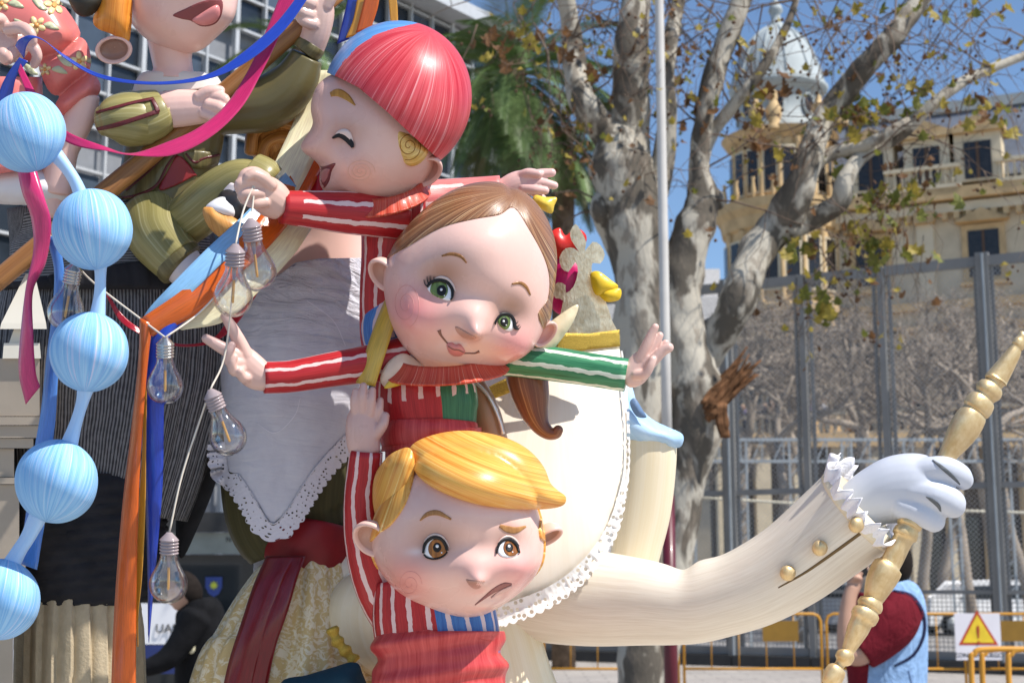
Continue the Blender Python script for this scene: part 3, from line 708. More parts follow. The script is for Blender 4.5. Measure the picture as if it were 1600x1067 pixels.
# seed balls and leaves
seed = []
sb, sf, _ = ball((0, 0, 0), 1, 7, 5)
for q in tips:
    if rng.random() < .34:
        for k in range(rng.integers(1, 3)): seed.append((sb * rng.uniform(.012, .019) + q + np.array([rng.normal(0, .03), rng.normal(0, .03), -.04 - .05 * k]), sf))
V, Fc, _ = join(seed); mk('seed_balls', V, Fc, plain('seed_brown', (.10, .06, .04), .9, 0, 0, .3, 5), tree, px=False, kind='stuff')
M_lf = [plain('leaf_green', (.17, .18, .035), .55, 0, 0, .3, 3), plain('leaf_yellow', (.36, .28, .05), .55, 0, 0, .3, 3), plain('leaf_brown', (.17, .085, .035), .65, 0, 0, .35, 3)]
for m in M_lf:
    nt = m.node_tree; b = nt.nodes['Principled BSDF']; tr = N(nt, 'BsdfTranslucent'); nt.links.new(b.inputs['Base Color'].links[0].from_socket, tr.inputs['Color']); mx = N(nt, 'MixShader'); mx.inputs[0].default_value = .4; nt.links.new(b.outputs[0], mx.inputs[1]); nt.links.new(tr.outputs[0], mx.inputs[2]); nt.links.new(mx.outputs[0], nt.nodes['Material Output'].inputs[0])
lobes = [(0, -.5), (.16, -.42), (.52, -.30), (.36, -.12), (.62, .16), (.30, .18), (.24, .34), (0, .66), (-.24, .34), (-.30, .18), (-.62, .16), (-.36, -.12), (-.52, -.30), (-.16, -.42)]
leaf_me = []
for v in range(6):
    cr = rng.uniform(.2, .9); V = [(0, 0, 0)] + [(x, y, -cr * (x * x) * rng.uniform(.6, 1.3) - .3 * cr * y * y) for x, y in lobes]; Fc = [(0, i, i % 14 + 1) for i in range(1, 15)]
    V = V + [(0, -.5, 0), (.02, -.5, 0), (.05, -1.0, -.1)]; n0 = len(V); Fc.append((n0 - 3, n0 - 2, n0 - 1))
    for mi in range(3):
        me = bpy.data.meshes.new('leaf'); me.from_pydata(V, [], Fc); me.materials.append(M_lf[mi]); leaf_me.append(me)
def leaf(q, s, mi):
    o = bpy.data.objects.new('leaf', leaf_me[int(rng.integers(0, 6)) * 3 + mi]); COL.objects.link(o); o.parent = tree; o.location = np.array(q) - np.array(tree.location); o.scale = (s, s, s); o.rotation_euler = (rng.uniform(.6, 2.6), rng.uniform(-.7, .7), rng.uniform(0, 6.3))
nl = 0
for (cx, cy, sx_, sy_, n_, w3) in ((1375, 340, 60, 45, 34, (.6, .35, .05)), (1390, 395, 55, 20, 22, (.55, .4, .05)), (1285, 470, 22, 26, 22, (.7, .28, .02)), (1255, 390, 26, 18, 16, (.5, .35, .15)), (1350, 180, 50, 30, 22, (.5, .3, .2)), (1420, 140, 60, 35, 14, (.4, .3, .3)), (1540, 170, 40, 40, 18, (.3, .3, .4)), (1300, 200, 40, 40, 10, (.3, .4, .3)), (1200, 110, 40, 60, 14, (.1, .3, .6)), (1180, 200, 40, 40, 9, (.1, .3, .6)), (1430, 300, 40, 40, 12, (.6, .3, .1)), (1120, 150, 60, 60, 12, (.1, .3, .6)), (1000, 130, 90, 70, 22, (.05, .25, .7)), (880, 200, 40, 40, 10, (.3, .5, .2)), (800, 60, 60, 26, 16, (.1, .3, .6)), (1360, 20, 160, 14, 14, (.2, .4, .4)), (900, 90, 30, 50, 14, (.05, .2, .75)), (1560, 20, 60, 14, 6, (.3, .4, .3))):
    for k in range(n_):
        if nl >= 290: break
        nl += 1; leaf(at(cx + rng.normal(0, sx_ * .6), cy + rng.normal(0, sy_ * .6), TY + rng.normal(0, .15)), rng.uniform(.085, .165), int(rng.choice(3, p=w3)))

        # (the drooping twigs that carry them are built below)
tw = []
for (cx, cy, n_) in ((1375, 300, 7), (1390, 360, 6), (1285, 420, 6), (1255, 360, 4), (1350, 150, 5), (1540, 130, 6), (1430, 270, 4), (1200, 60, 5), (1000, 60, 8), (880, 150, 5), (1120, 90, 5), (1300, 160, 4), (1480, 60, 6), (1340, 40, 6)):
    for k in range(n_):
        twig_walk(at(cx + rng.normal(0, 34), cy + rng.normal(0, 16), TY + rng.normal(0, .12)), (rng.normal(0, .5), rng.normal(0, .3), -.9), rng.uniform(.45, .95), .006, .12, tw, 1, tips)
V, Fc, _ = join(tw); mk('hanging_twigs', V, Fc, M_twig, tree, px=False, kind='stuff')
# the smaller leaves at the twig tips, as one part
Vl, Fl, Ml = [], [], []
base = [np.array([v.co for v in m.vertices]) for m in leaf_me[::3]]; fcs = [tuple(p.vertices) for p in leaf_me[0].polygons]; o_ = 0
for q in tips:
    for k in range(int(rng.integers(0, 2))):
        a, b, c3 = rng.uniform(.6, 2.6), rng.uniform(-.7, .7), rng.uniform(0, 6.3); Rm = rotz(c3) @ np.array([[1, 0, 0], [0, math.cos(a), -math.sin(a)], [0, math.sin(a), math.cos(a)]])
        V = base[int(rng.integers(0, 6))] @ Rm.T * rng.uniform(.04, .095) + q + rng.normal(0, .03, 3); Vl.append(V); Fl += [tuple(i + o_ for i in f) for f in fcs]; o_ += len(V); Ml += [int(rng.choice(3, p=(.2, .34, .46)))] * len(fcs)
mk('small_leaves', np.vstack(Vl), Fl, None, tree, px=False, smooth=False, kind='stuff', mats=M_lf, midx=Ml)

# palms
def palm(px_, py_, Y, nf, L, label, drop, seedv):
    r_ = np.random.default_rng(seedv); c = at(px_, py_, Y); t = thing('palm_tree', (c[0], c[1], 0), label, 'tree', 'palms beside the office block')
    V, Fc = wtube([(c[0], c[1], 0, .22), (c[0], c[1], c[2] * .5, .2), (c[0] + .05, c[1], c[2] - .2, .22), (c[0], c[1], c[2] + .1, .12)], 12, 6); mk('trunk', V, Fc, plain('palm_trunk', (.14, .10, .07), .9, 0, 0, .4, 8, .5), t, px=False)
    mg = [plain('palm_green', (.11, .17, .055), .5, 0, 0, .3, 4), plain('palm_dry', (.15, .15, .075), .7, 0, 0, .3, 4)]
    for k in range(nf):
        az = r_.uniform(0, 2 * PI); el = r_.uniform(-.9, 1.25) - drop; dry = el < -.75; q = c.copy(); d = np.array([math.cos(az) * math.cos(el), math.sin(az) * math.cos(el), math.sin(el)]); V = []; Fc = []; n = 26; rl = L * r_.uniform(.75, 1.1); pts = []
        for i in range(n):
            f = i / (n - 1); pts.append((*q, .018 * (1 - f) + .003)); d = d + np.array([0, 0, -.062]); d /= np.linalg.norm(d); q = q + d * rl / n
            if i > 2:
                sd = np.cross(d, (0, 0, 1)); sd /= np.linalg.norm(sd) + 1e-6; up = np.cross(sd, d); ll = rl * .24 * math.sin(PI * (.12 + .82 * f)) * r_.uniform(.8, 1.15)
                for sg in (-1, 1):
                    for hh in (0, .5):
                        b0 = q + d * hh * rl / n; e = b0 + (sd * sg * .85 + d * .62 + up * .15) * ll + np.array([0, 0, -.18 * ll]); w3 = d * .014; i0 = len(V); V += [b0 - w3, b0 + w3, e * .5 + b0 * .5 + w3 * 1.2 + up * .01, e]; Fc += [(i0, i0 + 1, i0 + 2), (i0, i0 + 2, i0 + 3)]
        a_, b_ = wtube(pts, 5); i0 = len(V); V = np.vstack([np.array(V), a_]); Fc = Fc + [tuple(i + i0 for i in f) for f in b_]; mk('frond', V, Fc, mg[int(dry or r_.random() < .04)], t, px=False, smooth=False)
palm(800, 120, 24, 84, 2.5, 'bushy green palm rising behind the red bathing cap', .05, 3)
palm(876, 220, 26, 22, 1.7, 'smaller palm with dry hanging fronds left of the plane tree', .45, 5)
palm(470, 80, 25, 22, 2.0, 'palm half hidden behind the raised olive sleeve', .1, 8)

# bare trees behind the fence
def bare(rs, H):
    r_ = np.random.default_rng(rs); big = []; tw = []
    def grow(p, d, L, r, lvl):
        n = 4; pts = []; q = np.array(p, float); d = np.array(d, float)
        for i in range(n + 1):
            pts.append((*q, r * (1 - .35 * i / n)))
            if i < n: d = d + r_.normal(0, .10 + .05 * lvl, 3) + np.array([0, 0, .03]); d /= np.linalg.norm(d); q = q + d * L / n
            if lvl >= 1 and i >= 1 and lvl < 6:
                for _ in range(1 if lvl < 4 else 2):
                    if r_.random() < .35: e = d + r_.normal(0, .75, 3); e /= np.linalg.norm(e); grow(q, e, L * r_.uniform(.45, .7), max(r * .45, .007), lvl + 2)
        (big if lvl < 3 else tw).append(wtube(pts, 8 if lvl < 2 else (5 if lvl < 3 else 3)))
        if lvl < 6:
            for k in range(3 if lvl < 3 else 2):
                e = d + r_.normal(0, .55, 3) + np.array([0, 0, .05 if lvl < 3 else -.1]); e /= np.linalg.norm(e); grow(q, e, (1.75 if lvl == 0 else L) * r_.uniform(.62, .84), max(r * .62, .007), lvl + 1)
    grow((0, 0, 0), (r_.normal(0, .05), 0, 1), H, .17, 0); return join(big)[:2], join(tw)[:2]
proto = []
for v in range(2):
    (bv, bf), (tv, tf) = bare(11 + v, 5.2); c = (0, 0, 0)
    t = thing('bare_tree', (0, 0, 0), 'x', 'tree'); o1 = mk('trunk', bv, bf, M_ltwig, t, px=False); o2 = mk('twigs', tv, tf, M_ltwig, t, px=False, kind='stuff'); proto.append(t)
for i, (px_, Y, rz, s, lb) in enumerate(((1150, 38, .3, 1.05, 'bare tree seen just right of the torn stump'), (1250, 36, 2.1, .98, 'bare twiggy tree behind the left fence panels'), (1345, 40, 4.0, 1.12, 'bare tree in front of the terrace, middle fence panel'), (1430, 36, 5.2, 1.0, 'bare tree behind the panel left of the baton top'), (1520, 39, 1.2, 1.1, 'bare tree behind the thick double fence post'), (1610, 36, 3.3, 1.02, 'bare tree at the right edge behind the fence'), (1200, 46, 5.0, 1.2, 'bare tree farthest back below the turret'), (1470, 48, .2, 1.25, 'bare tree farthest back below the dormers'), (1300, 43, 1.9, 1.18, 'bare tree between the torn stump and the hand, deeper in the square'), (1390, 45, 3.6, 1.22, 'bare tree straight behind the middle fence post'), (1570, 44, 2.8, 1.2, 'bare tree farther back at the right, behind the double post'))):
    t = proto[i] if i < 2 else copy_tree(proto[i % 2]); q = at(px_, 901, Y); t.location = (q[0], Y, 0); t.rotation_euler = (0, 0, rz); t.scale = (s, s, s); t['label'] = lb; t['group'] = 'bare trees behind the fence'

# ================================================================== flagpole
q = at(1046, 901, 11.5); fpole = thing('flagpole', (q[0], q[1], 0), 'tall pale flagpole with dark red lower part in front of the plane tree', 'flagpole')
V, Fc = wtube([(q[0], q[1], 2.25, .043), (q[0], q[1], 5, .040), (q[0], q[1], 9, .036)], 16, 2); mk('pole', V, Fc, plain('pole_grey', (.52, .50, .47), .45, 0, .1, .08, 4), fpole, px=False)
V, Fc = wtube([(q[0], q[1], 0, .058), (q[0], q[1], 2.25, .052)], 16); mk('lower_pole', V, Fc, plain('pole_dark_red', (.10, .012, .022), .4, 0, .2, .1), fpole, px=False)
V, Fc = wtube([(q[0], q[1], 0, .14), (q[0], q[1], .03, .14)], 20); mk('base_plate', V, Fc, MATS['pole_dark_red'], fpole, px=False)

# ================================================================== tall safety fence
M_steel = plain('grey_steel', (.20, .197, .19), .6, 0, 0, .12, 2); M_galv = plain('galvanised', (.36, .39, .41), .5, .4, 0, .12, 3); M_wire = plain('wire', (.42, .42, .41), .6, 0, 0, .1); M_base = plain('fence_base', (.05, .05, .05), .8)
H_F = 7.15; fa = at(1600, 901, 24.2)[:2]; fb = at(1090, 901, 27.0)[:2]; fd = (fb - fa) / np.linalg.norm(fb - fa)
def fpt(s, z, o=0): return np.array([*(fa + fd * s + np.array([-fd[1], fd[0]]) * o), z])
fence = thing('safety_fence', fpt(3, 0), 'very tall dark steel safety fence with wire mesh panels', 'fence')
def s_at(px_):  # where the sight line meets the fence plane
    k = (px_ - 800) / F; # X = k*(Y cos + ..) at eye height
    a = fa; # X = k*d, d = Y*cosT + (z-1.6) sinT, take eye height
    ct = math.cos(TH); return (k * ct * a[1] - a[0]) / (fd[0] - k * ct * fd[1])
posts = [s_at(x) for x in (1690, 1562, 1396, 1268, 1146, 1020, 890, 760, 640)]
Rp = np.stack([np.append(fd, 0), np.append([-fd[1], fd[0]], 0), (0, 0, 1)], 1)
for i, s in enumerate(posts):
    wd = .12 if i not in (1, 4) else .22
    V, Fc = box(fpt(s, H_F / 2), (wd, .16, H_F + (.12 if wd > .2 else 0)), Rp); mk('post', V, Fc, M_steel, fence, px=False, smooth=False)
    if wd > .2:
        V, Fc = box(fpt(s - .02, H_F / 2, .13), (.03, .06, H_F + .05), Rp); mk('post_flange', V, Fc, M_galv, fence, px=False, smooth=False)
for a, b in zip(posts[:-1], posts[1:]):
    L = b - a; c = (a + b) / 2
    for z, hh in ((H_F - .09, .18), (3.15, .10), (1.35, .07), (.28, .14)):
        V, Fc = box(fpt(c, z), (L - .16, .11, hh), Rp); mk('rail', V, Fc, M_steel, fence, px=False, smooth=False)
    for s in (a + .14, b - .14):
        V, Fc = box(fpt(s, H_F / 2, -.02), (.06, .06, H_F - .3), Rp); mk('panel_frame', V, Fc, M_steel, fence, px=False, smooth=False)
    wires = []; z0, z1 = 1.4, H_F - .15; st = .062; h_ = z1 - z0
    def wire(p, q, r=.0042): 
        p = np.array(p); q = np.array(q); t = (q - p) / np.linalg.norm(q - p); u = np.array([-fd[1], fd[0], 0]); v = np.cross(t, u); return (np.array([p + u * r, p - u * r * .5 + v * r, p - u * r * .5 - v * r, q + u * r, q - u * r * .5 + v * r, q - u * r * .5 - v * r]), [(0, 1, 4, 3), (1, 2, 5, 4), (2, 0, 3, 5)])
    k = -h_
    while k < L:
        s_a, s_b = max(0, k), min(L, k + h_)
        if s_b > s_a:
            wires.append(wire(fpt(a + s_a, z0 + s_a - k, .01), fpt(a + s_b, z0 + s_b - k, .01))); wires.append(wire(fpt(a + s_a, z1 - (s_a - k), .014), fpt(a + s_b, z1 - (s_b - k), .014)))
        k += st * 1.41
    V, Fc, _ = join(wires); mk('wire_mesh', V, Fc, M_wire, fence, px=False, smooth=False, kind='stuff')
    wires = [wire(fpt(a + k * .075, .35, .02), fpt(a + k * .075, 1.32, .02), .006) for k in range(1, int(L / .075))] + [wire(fpt(a, .35 + k * .075, .03), fpt(b, .35 + k * .075, .03), .006) for k in range(1, 13)]
    V, Fc, _ = join(wires); mk('welded_mesh', V, Fc, M_steel, fence, px=False, smooth=False, kind='stuff')
    V, Fc = box(fpt(c, .10, 0), (L - .02, .45, .2), Rp); mk('base_block', V, Fc, M_base, fence, px=False, smooth=False)
# inner galvanised fence
inner = thing('inner_fence', (at(1350, 901, 33)[0], 33, 0), 'lower galvanised lattice fence standing inside the tall one', 'fence')
ys = 33.0; x0 = at(1060, 901, ys)[0]; x1 = at(1680, 901, ys)[0]; k = 0
for z in (4.75, 4.25): V, Fc = box(((x0 + x1) / 2, ys, z), (x1 - x0, .07, .07)); mk('rail', V, Fc, M_galv, inner, px=False, smooth=False)
lat = []
n = int((x1 - x0) / .25)
for k in range(n): xa = x0 + k * .25; lat.append(bar((xa, ys, 4.25), (xa + .25, ys, 4.75) if k % 2 else (xa + .001, ys, 4.75), .025)); 
V, Fc, _ = join(lat); mk('lattice', V, Fc, M_galv, inner, px=False, smooth=False, kind='stuff')
for k in range(8):
    xa = x0 + .3 + k * 1.22
    pr = [bar((xa + dx, ys, 0), (xa + dx, ys, 4.7), .05) for dx in (-.11, .11)] + [bar((xa - .11, ys, .3 + j * .3), (xa + .11, ys, .5 + j * .3), .02) for j in range(14)]
    V, Fc, _ = join(pr); mk('lattice_post', V, Fc, M_galv, inner, px=False, smooth=False)
V, Fc = wtube([(x0, ys - .6, 3.4, .03), ((x0 + x1) / 2, ys - .6, 3.15, .03), (x1, ys - .6, 3.0, .03)], 6, 4); mk('rope', V, Fc, plain('pale_rope', (.6, .56, .45), .8), inner, px=False)
# shop arcade behind the road, shade put into its wall colour so that the fence reads as dense
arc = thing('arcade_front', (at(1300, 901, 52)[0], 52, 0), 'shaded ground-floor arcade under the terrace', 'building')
xa, xb = at(1120, 901, 52)[0], at(1700, 901, 52)[0]; V, Fc = box(((xa + xb) / 2, 53, 3.3), (xb - xa, .6, 6.6)); mk('back_wall', V, Fc, plain('arcade_shade', (.10, .085, .07), .8), arc, px=False, smooth=False)
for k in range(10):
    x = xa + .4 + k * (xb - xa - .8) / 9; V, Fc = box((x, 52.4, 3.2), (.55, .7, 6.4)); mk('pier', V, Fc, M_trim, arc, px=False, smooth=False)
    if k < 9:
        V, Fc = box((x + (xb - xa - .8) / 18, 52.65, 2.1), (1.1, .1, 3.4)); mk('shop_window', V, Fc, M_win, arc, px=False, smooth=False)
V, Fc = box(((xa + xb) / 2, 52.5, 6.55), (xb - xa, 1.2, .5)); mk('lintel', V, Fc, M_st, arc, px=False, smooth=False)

# ================================================================== yellow crowd barriers
M_by = plain('barrier_yellow', (.50, .235, .02), .45, 0, .1, .15, 3); M_bp = plain('barrier_plate', (.22, .12, .015), .5, 0, 0, .1)
def barrier(xl, xr, Y, label, plate=None):
    a = at(xl, 957, Y); b = at(xr, 957, Y); t = thing('crowd_barrier', ((a[0] + b[0]) / 2, Y, 0), label, 'barrier', 'yellow crowd barriers'); X0, X1 = a[0] + .03, b[0] - .03
    V, Fc = wtube([(X0, Y, 0, .02), (X0, Y, 1.0, .02), (X0 + .03, Y, 1.07, .02), (X0 + .1, Y, 1.10, .02), (X1 - .1, Y, 1.10, .02), (X1 - .03, Y, 1.07, .02), (X1, Y, 1.0, .02), (X1, Y, 0, .02)], 8); mk('frame', V, Fc, M_by, t, px=False)
    V, Fc = wtube([(X0, Y, .36, .018), (X1, Y, .36, .018)], 8); mk('bottom_rail', V, Fc, M_by, t, px=False)
    n = 5
    for k in range(1, n): x = X0 + (X1 - X0) * k / n; V, Fc = wtube([(x, Y, .36, .009), (x, Y, 1.09, .009)], 6); mk('bar', V, Fc, M_by, t, px=False)
    for x in (X0 + .12, X1 - .12): V, Fc = wtube([(x, Y - .28, .012, .014), (x, Y - .05, .06, .014), (x, Y + .05, .06, .014), (x, Y + .28, .012, .014)], 6); mk('foot', V, Fc, M_by, t, px=False)
    if plate: V, Fc = box(((at(plate[0], 957, Y)[0] + at(plate[1], 957, Y)[0]) / 2, Y - .03, .87), (at(plate[1], 957, Y)[0] - at(plate[0], 957, Y)[0], .008, .28)); mk('name_plate', V, Fc, M_bp, t, px=False, smooth=False)
    return t
barrier(630, 845, 20.2, 'yellow crowd barrier behind the blond boy’s waist'); barrier(846, 1062, 20, 'yellow crowd barrier behind the plane tree foot'); barrier(1064, 1285, 20, 'yellow crowd barrier with brown plate under the cream sleeve', (1190, 1246)); barrier(1287, 1508, 20, 'yellow crowd barrier behind the person in the blue vest'); barrier(1510, 1730, 20, 'yellow crowd barrier with brown plate at the right edge', (1552, 1606))
barrier(190, 400, 15.5, 'yellow barrier low behind the person in the black jacket')
# bent tube barrier nearest, bottom right
nb2 = thing('bent_barrier', (at(1580, 901, 12)[0], 12, 0), 'thick yellow bent-tube barrier at the bottom right corner', 'barrier')
for (dx, dy) in ((0, 0), (17, .5), (58, .0)):
    q0 = at(1516 + dx, 1013, 12 + dy); X = q0[0]; Y = 12 + dy; zt = at(1516 + dx, 1014, Y)[2]
    V, Fc = wtube([(X, Y, 0, .024), (X, Y, zt - .14, .024), (X + .03, Y, zt - .04, .024), (X + .12, Y, zt, .024), (X + .6, Y, zt, .024), (X + 1.0, Y, zt, .024)], 10, 5); mk('bent_tube', V, Fc, plain('barrier_amber', (.58, .27, .03), .4, 0, .2, .1), nb2, px=False)
# warning sign hung on the barrier
sg = thing('warning_sign', at(1527, 993, 19.85), 'white warning sign with yellow triangle and exclamation mark on the yellow barrier', 'sign')
SY = 19.9; c = at(1528, 994, SY); kx = SY / F
V, Fc = box((c[0], SY, c[2]), (70 * kx, .012, 70 * kx)); mk('sign_board', V, Fc, plain('sign_white', (.66, .64, .68), .4, 0, .1, .03), sg, px=False, smooth=False)
def tri(r, yy, mat, nm, par=sg):
    pts = [(c[0] + r * math.sin(a), c[2] + 5 * kx + r * math.cos(a)) for a in (0, 2 * PI / 3, 4 * PI / 3)]; V = [(x, SY - yy, z) for x, z in pts] + [(x, SY - yy + .003, z) for x, z in pts]; return mk(nm, V, [(0, 1, 2), (3, 4, 5), (0, 1, 4, 3), (1, 2, 5, 4), (2, 0, 3, 5)], mat, par, px=False, smooth=False)
tri(35 * kx, .010, plain('sign_red', (.42, .05, .02), .4), 'triangle_border'); tri(28 * kx, .014, plain('sign_yellow', (.70, .50, .03), .4), 'triangle')
text_part('exclamation_mark', '!', (c[0], SY - .018, c[2] + 1 * kx), 40 * kx, plain('sign_mark', (.34, .05, .02), .4), sg); text_part('lettering', 'ZONA DE FUEGO', (c[0], SY - .009, c[2] - 28 * kx), 9.4 * kx, plain('sign_black', (.03, .03, .03), .5), sg)

# ================================================================== people
M_hair = None
def skinp(): return plain('person_skin', (.46, .27, .19), .5, 0, 0, .06)
M_dhair = plain('dark_hair', (.016, .012, .010), .8, 0, 0, .3, 30); M_dtrous = plain('dark_trousers', (.03, .035, .05), .85)
def simple_person(x, y, z, h, face, top, lab, hairc, arm=0, grp=None):
    t = thing('person', (x, y, z), lab, 'person', grp); s = h / 1.72; R_ = rotz(face)
    def W(pts): return [(*(R_ @ np.array(p[:3]) * s + np.array([x, y, z])), p[3] * s) for p in pts]
    parts = [wtube(W([(0, 0, .82, .15), (0, 0, 1.0, .145), (0, 0, 1.25, .165), (0, 0, 1.38, .14), (0, 0, 1.44, .07), (0, 0, 1.47, .05)]), 12, 4)]
    for sd in (-1, 1):
        if arm == 0: ap = [(sd * .15, 0, 1.37, .06), (sd * .22, .02, 1.1, .045), (sd * .2, -.12, .9, .035)]
        else: ap = [(sd * .15, 0, 1.37, .06), (sd * .24, -.12, 1.18, .045), (sd * .08, -.26, 1.5, .032)]
        parts.append(wtube(W(ap), 8, 4))
    V, Fc, _ = join(parts); mk('top', V, Fc, top, t, px=False)
    V, Fc, _ = join([wtube(W([(sd * .08, 0, .86, .09), (sd * .09, .01, .45, .065), (sd * .09, .02, .05, .05)]), 8, 3) for sd in (-1, 1)] + [wtube(W([(sd * .09, .06, .04, .045), (sd * .09, -.16, .035, .035)]), 8) for sd in (-1, 1)]); mk('trousers', V, Fc, M_dtrous, t, px=False)
    V, Fc = wtube(W([(0, .01, 1.44, .05), (0, 0, 1.5, .065), (0, -.01, 1.58, .095), (0, 0, 1.66, .09), (0, 0, 1.72, .04)]), 12, 4); mk('head', V, Fc, skinp(), t, px=False)
    V, Fc = wtube(W([(0, .04, 1.54, .06), (0, .03, 1.62, .1), (0, .015, 1.69, .088), (0, .01, 1.745, .03)]), 12, 4); mk('hair', V, Fc, hairc, t, px=False)
cc = [('dark navy coat', (.03, .04, .07)), ('green top', (.04, .22, .07)), ('pale shirt', (.55, .55, .58)), ('black coat', (.02, .02, .022)), ('red top', (.34, .04, .04)), ('brown jacket', (.14, .08, .05)), ('lilac top', (.30, .24, .42)), ('grey jumper', (.2, .2, .21))]
pos = [(1168, 0, 'at the far left of the terrace'), (1180, 6, 'second from the left end of the terrace'), (1192, 3, 'left of the small gap on the terrace'), (1203, 0, 'beside the left fence post on the terrace'), (1218, 5, 'under the turret at the balustrade'), (1232, 7, 'left of the green top at the balustrade'), (1246, 1, 'at the balustrade left of the middle post'), (1252, 2, 'touching the one in green'), (1282, 6, 'right of the first fence post'), (1296, 2, 'leaning at the stone pier'), (1358, 5, 'between bare branches at mid terrace'), (1366, 3, 'third right of the bare branches'), (1376, 0, 'near the middle fence post'), (1388, 7, 'half behind the middle fence post'), (1412, 0, 'just right of the middle fence post'), (1418, 3, 'in a pair right of the middle post'), (1440, 4, 'alone near the baton top'), (1456, 3, 'closest to the baton top')]
for i, (px_, ci, wh) in enumerate(pos):
    # stand on the terrace floor behind its balustrade
    k = (px_ - 800) / F * math.cos(TH); s_ = (k * O_[1] - O_[0] + (k * un[1] - un[0]) * 2.6) / (ud[0] - k * ud[1]); q = bp(s_, 7.22, 2.6 + (i % 3) * .3)
    simple_person(q[0], q[1], 7.22, 1.62 + .12 * ((i * 7) % 5) / 4, .3 * math.sin(i), plain(cc[ci][0].replace(' ', '_'), cc[ci][1], .85), 'distant onlooker in ' + cc[ci][0] + ' ' + wh, M_dhair if i % 4 else plain('fair_hair', (.4, .3, .18), .7), i % 3 == 0, 'onlookers on the terrace')
for (px_, Y, ci, lb) in ((300, 15, 4, 'far person in orange and white vest glimpsed left of the shield emblem'),):
    q = at(px_, 901, Y); simple_person(q[0], Y, 0, 1.72, .5, plain('orange_vest', (.72, .13, .03), .7), lb, M_dhair, 0)
# parked cars seen through the fence
def car(px_, Y, rz, label, c_):
    q = at(px_, 901, Y); t = thing('parked_car', (q[0], Y, 0), label, 'car', 'cars on the road behind the fence'); R_ = rotz(rz); og = np.array([q[0], Y, 0])
    def put(V): return np.array(V) @ R_.T + og
    prof = [(-2.1, .35), (-2.12, .75), (-1.95, .95), (-1.2, 1.02), (-.75, 1.42), (.75, 1.46), (1.45, 1.02), (2.0, .85), (2.1, .55), (2.05, .32)]
    V = [(x, yy, z) for yy in (-.82, .82) for x, z in prof]; n = len(prof); Fc = [tuple(range(n)), tuple(range(2 * n - 1, n - 1, -1))] + [(i, (i + 1) % n, (i + 1) % n + n, i + n) for i in range(n)]
    o = mk('body', put(V), Fc, plain(label[:5] + '_car_paint', c_, .25, 0, .8, .04), t, px=False, smooth=False); bv = o.modifiers.new('bevel', 'BEVEL'); bv.width = .07; bv.segments = 3
    for yy in (-.835, .835):
        for pts in ([(-1.05, 1.0), (-.68, 1.36), (-.05, 1.38), (-.05, 1.0)], [(.03, 1.0), (.03, 1.38), (.68, 1.39), (1.25, 1.02)]): mk('side_window', put([(x, yy, z) for x, z in pts] + [(x, yy * .98, z) for x, z in pts]), [(0, 1, 2, 3), (4, 5, 6, 7), (0, 1, 5, 4), (1, 2, 6, 5), (2, 3, 7, 6), (3, 0, 4, 7)], M_dkglass, t, px=False, smooth=False)
        for x in (-1.3, 1.3):
            a_, b_ = wtube([(x, yy - .1, .32, .32), (x, yy + .1, .32, .32)], 18); w_ = mk('wheel', put(a_), b_, plain('tyre', (.02, .02, .02), .8), t, px=False); a_, b_ = wtube([(x, yy * 1.13, .32, .2), (x, yy * 1.14, .32, .2)], 14); mk('rim', put(a_), b_, M_galv, w_, px=False)
    for yy in (-.6, .6): V, Fc = box((2.06, yy, .68), (.06, .3, .14)); mk('headlight', put(V), Fc, MATS['sign_white'], t, px=False, smooth=False)
car(1535, 41, .1, 'white car parked behind the fence right of the hand', (.78, .78, .78)); car(1330, 42.5, 3.0, 'silver car farther left on the road behind the fence', (.45, .46, .48))
# ================================================================== the three acrobat children
skin = vcol('skin_paint')
M_white = plain('eye_white', (.82, .82, .84), .25, 0, .5, .03)
M_black = plain('eye_black', (.008, .007, .008), .5, 0, 0, .05)
M_lid = plain('eyelid_paint', (.72, .56, .5), .35, 0, .3, .05)
M_lips = plain('lip_paint', (.62, .22, .2), .3, 0, .4, .08)
M_mouth = plain('mouth_line', (.24, .10, .07), .4, 0, .2, .1)
M_brow = streak('brow_paint', (.17, .07, .02), (.33, .15, .045), 10, 1)
M_green = streak('iris_green', (.045, .075, .02), (.20, .28, .07), 20, 1, .2, .6)
M_amber = streak('iris_amber', (.10, .03, .01), (.42, .16, .03), 20, 1, .2, .6)
M_red = (.30, .008, .012); M_red2 = (.52, .026, .03)
M_frill = streak('frill_paint', (.42, .025, .015), (.62, .10, .05), 14, .5, .45, .2, c3=(.80, .42, .28))
M_belt = streak('red_cloth_paint', (.36, .012, .018), (.60, .09, .085), 9, .8, .4, .25)

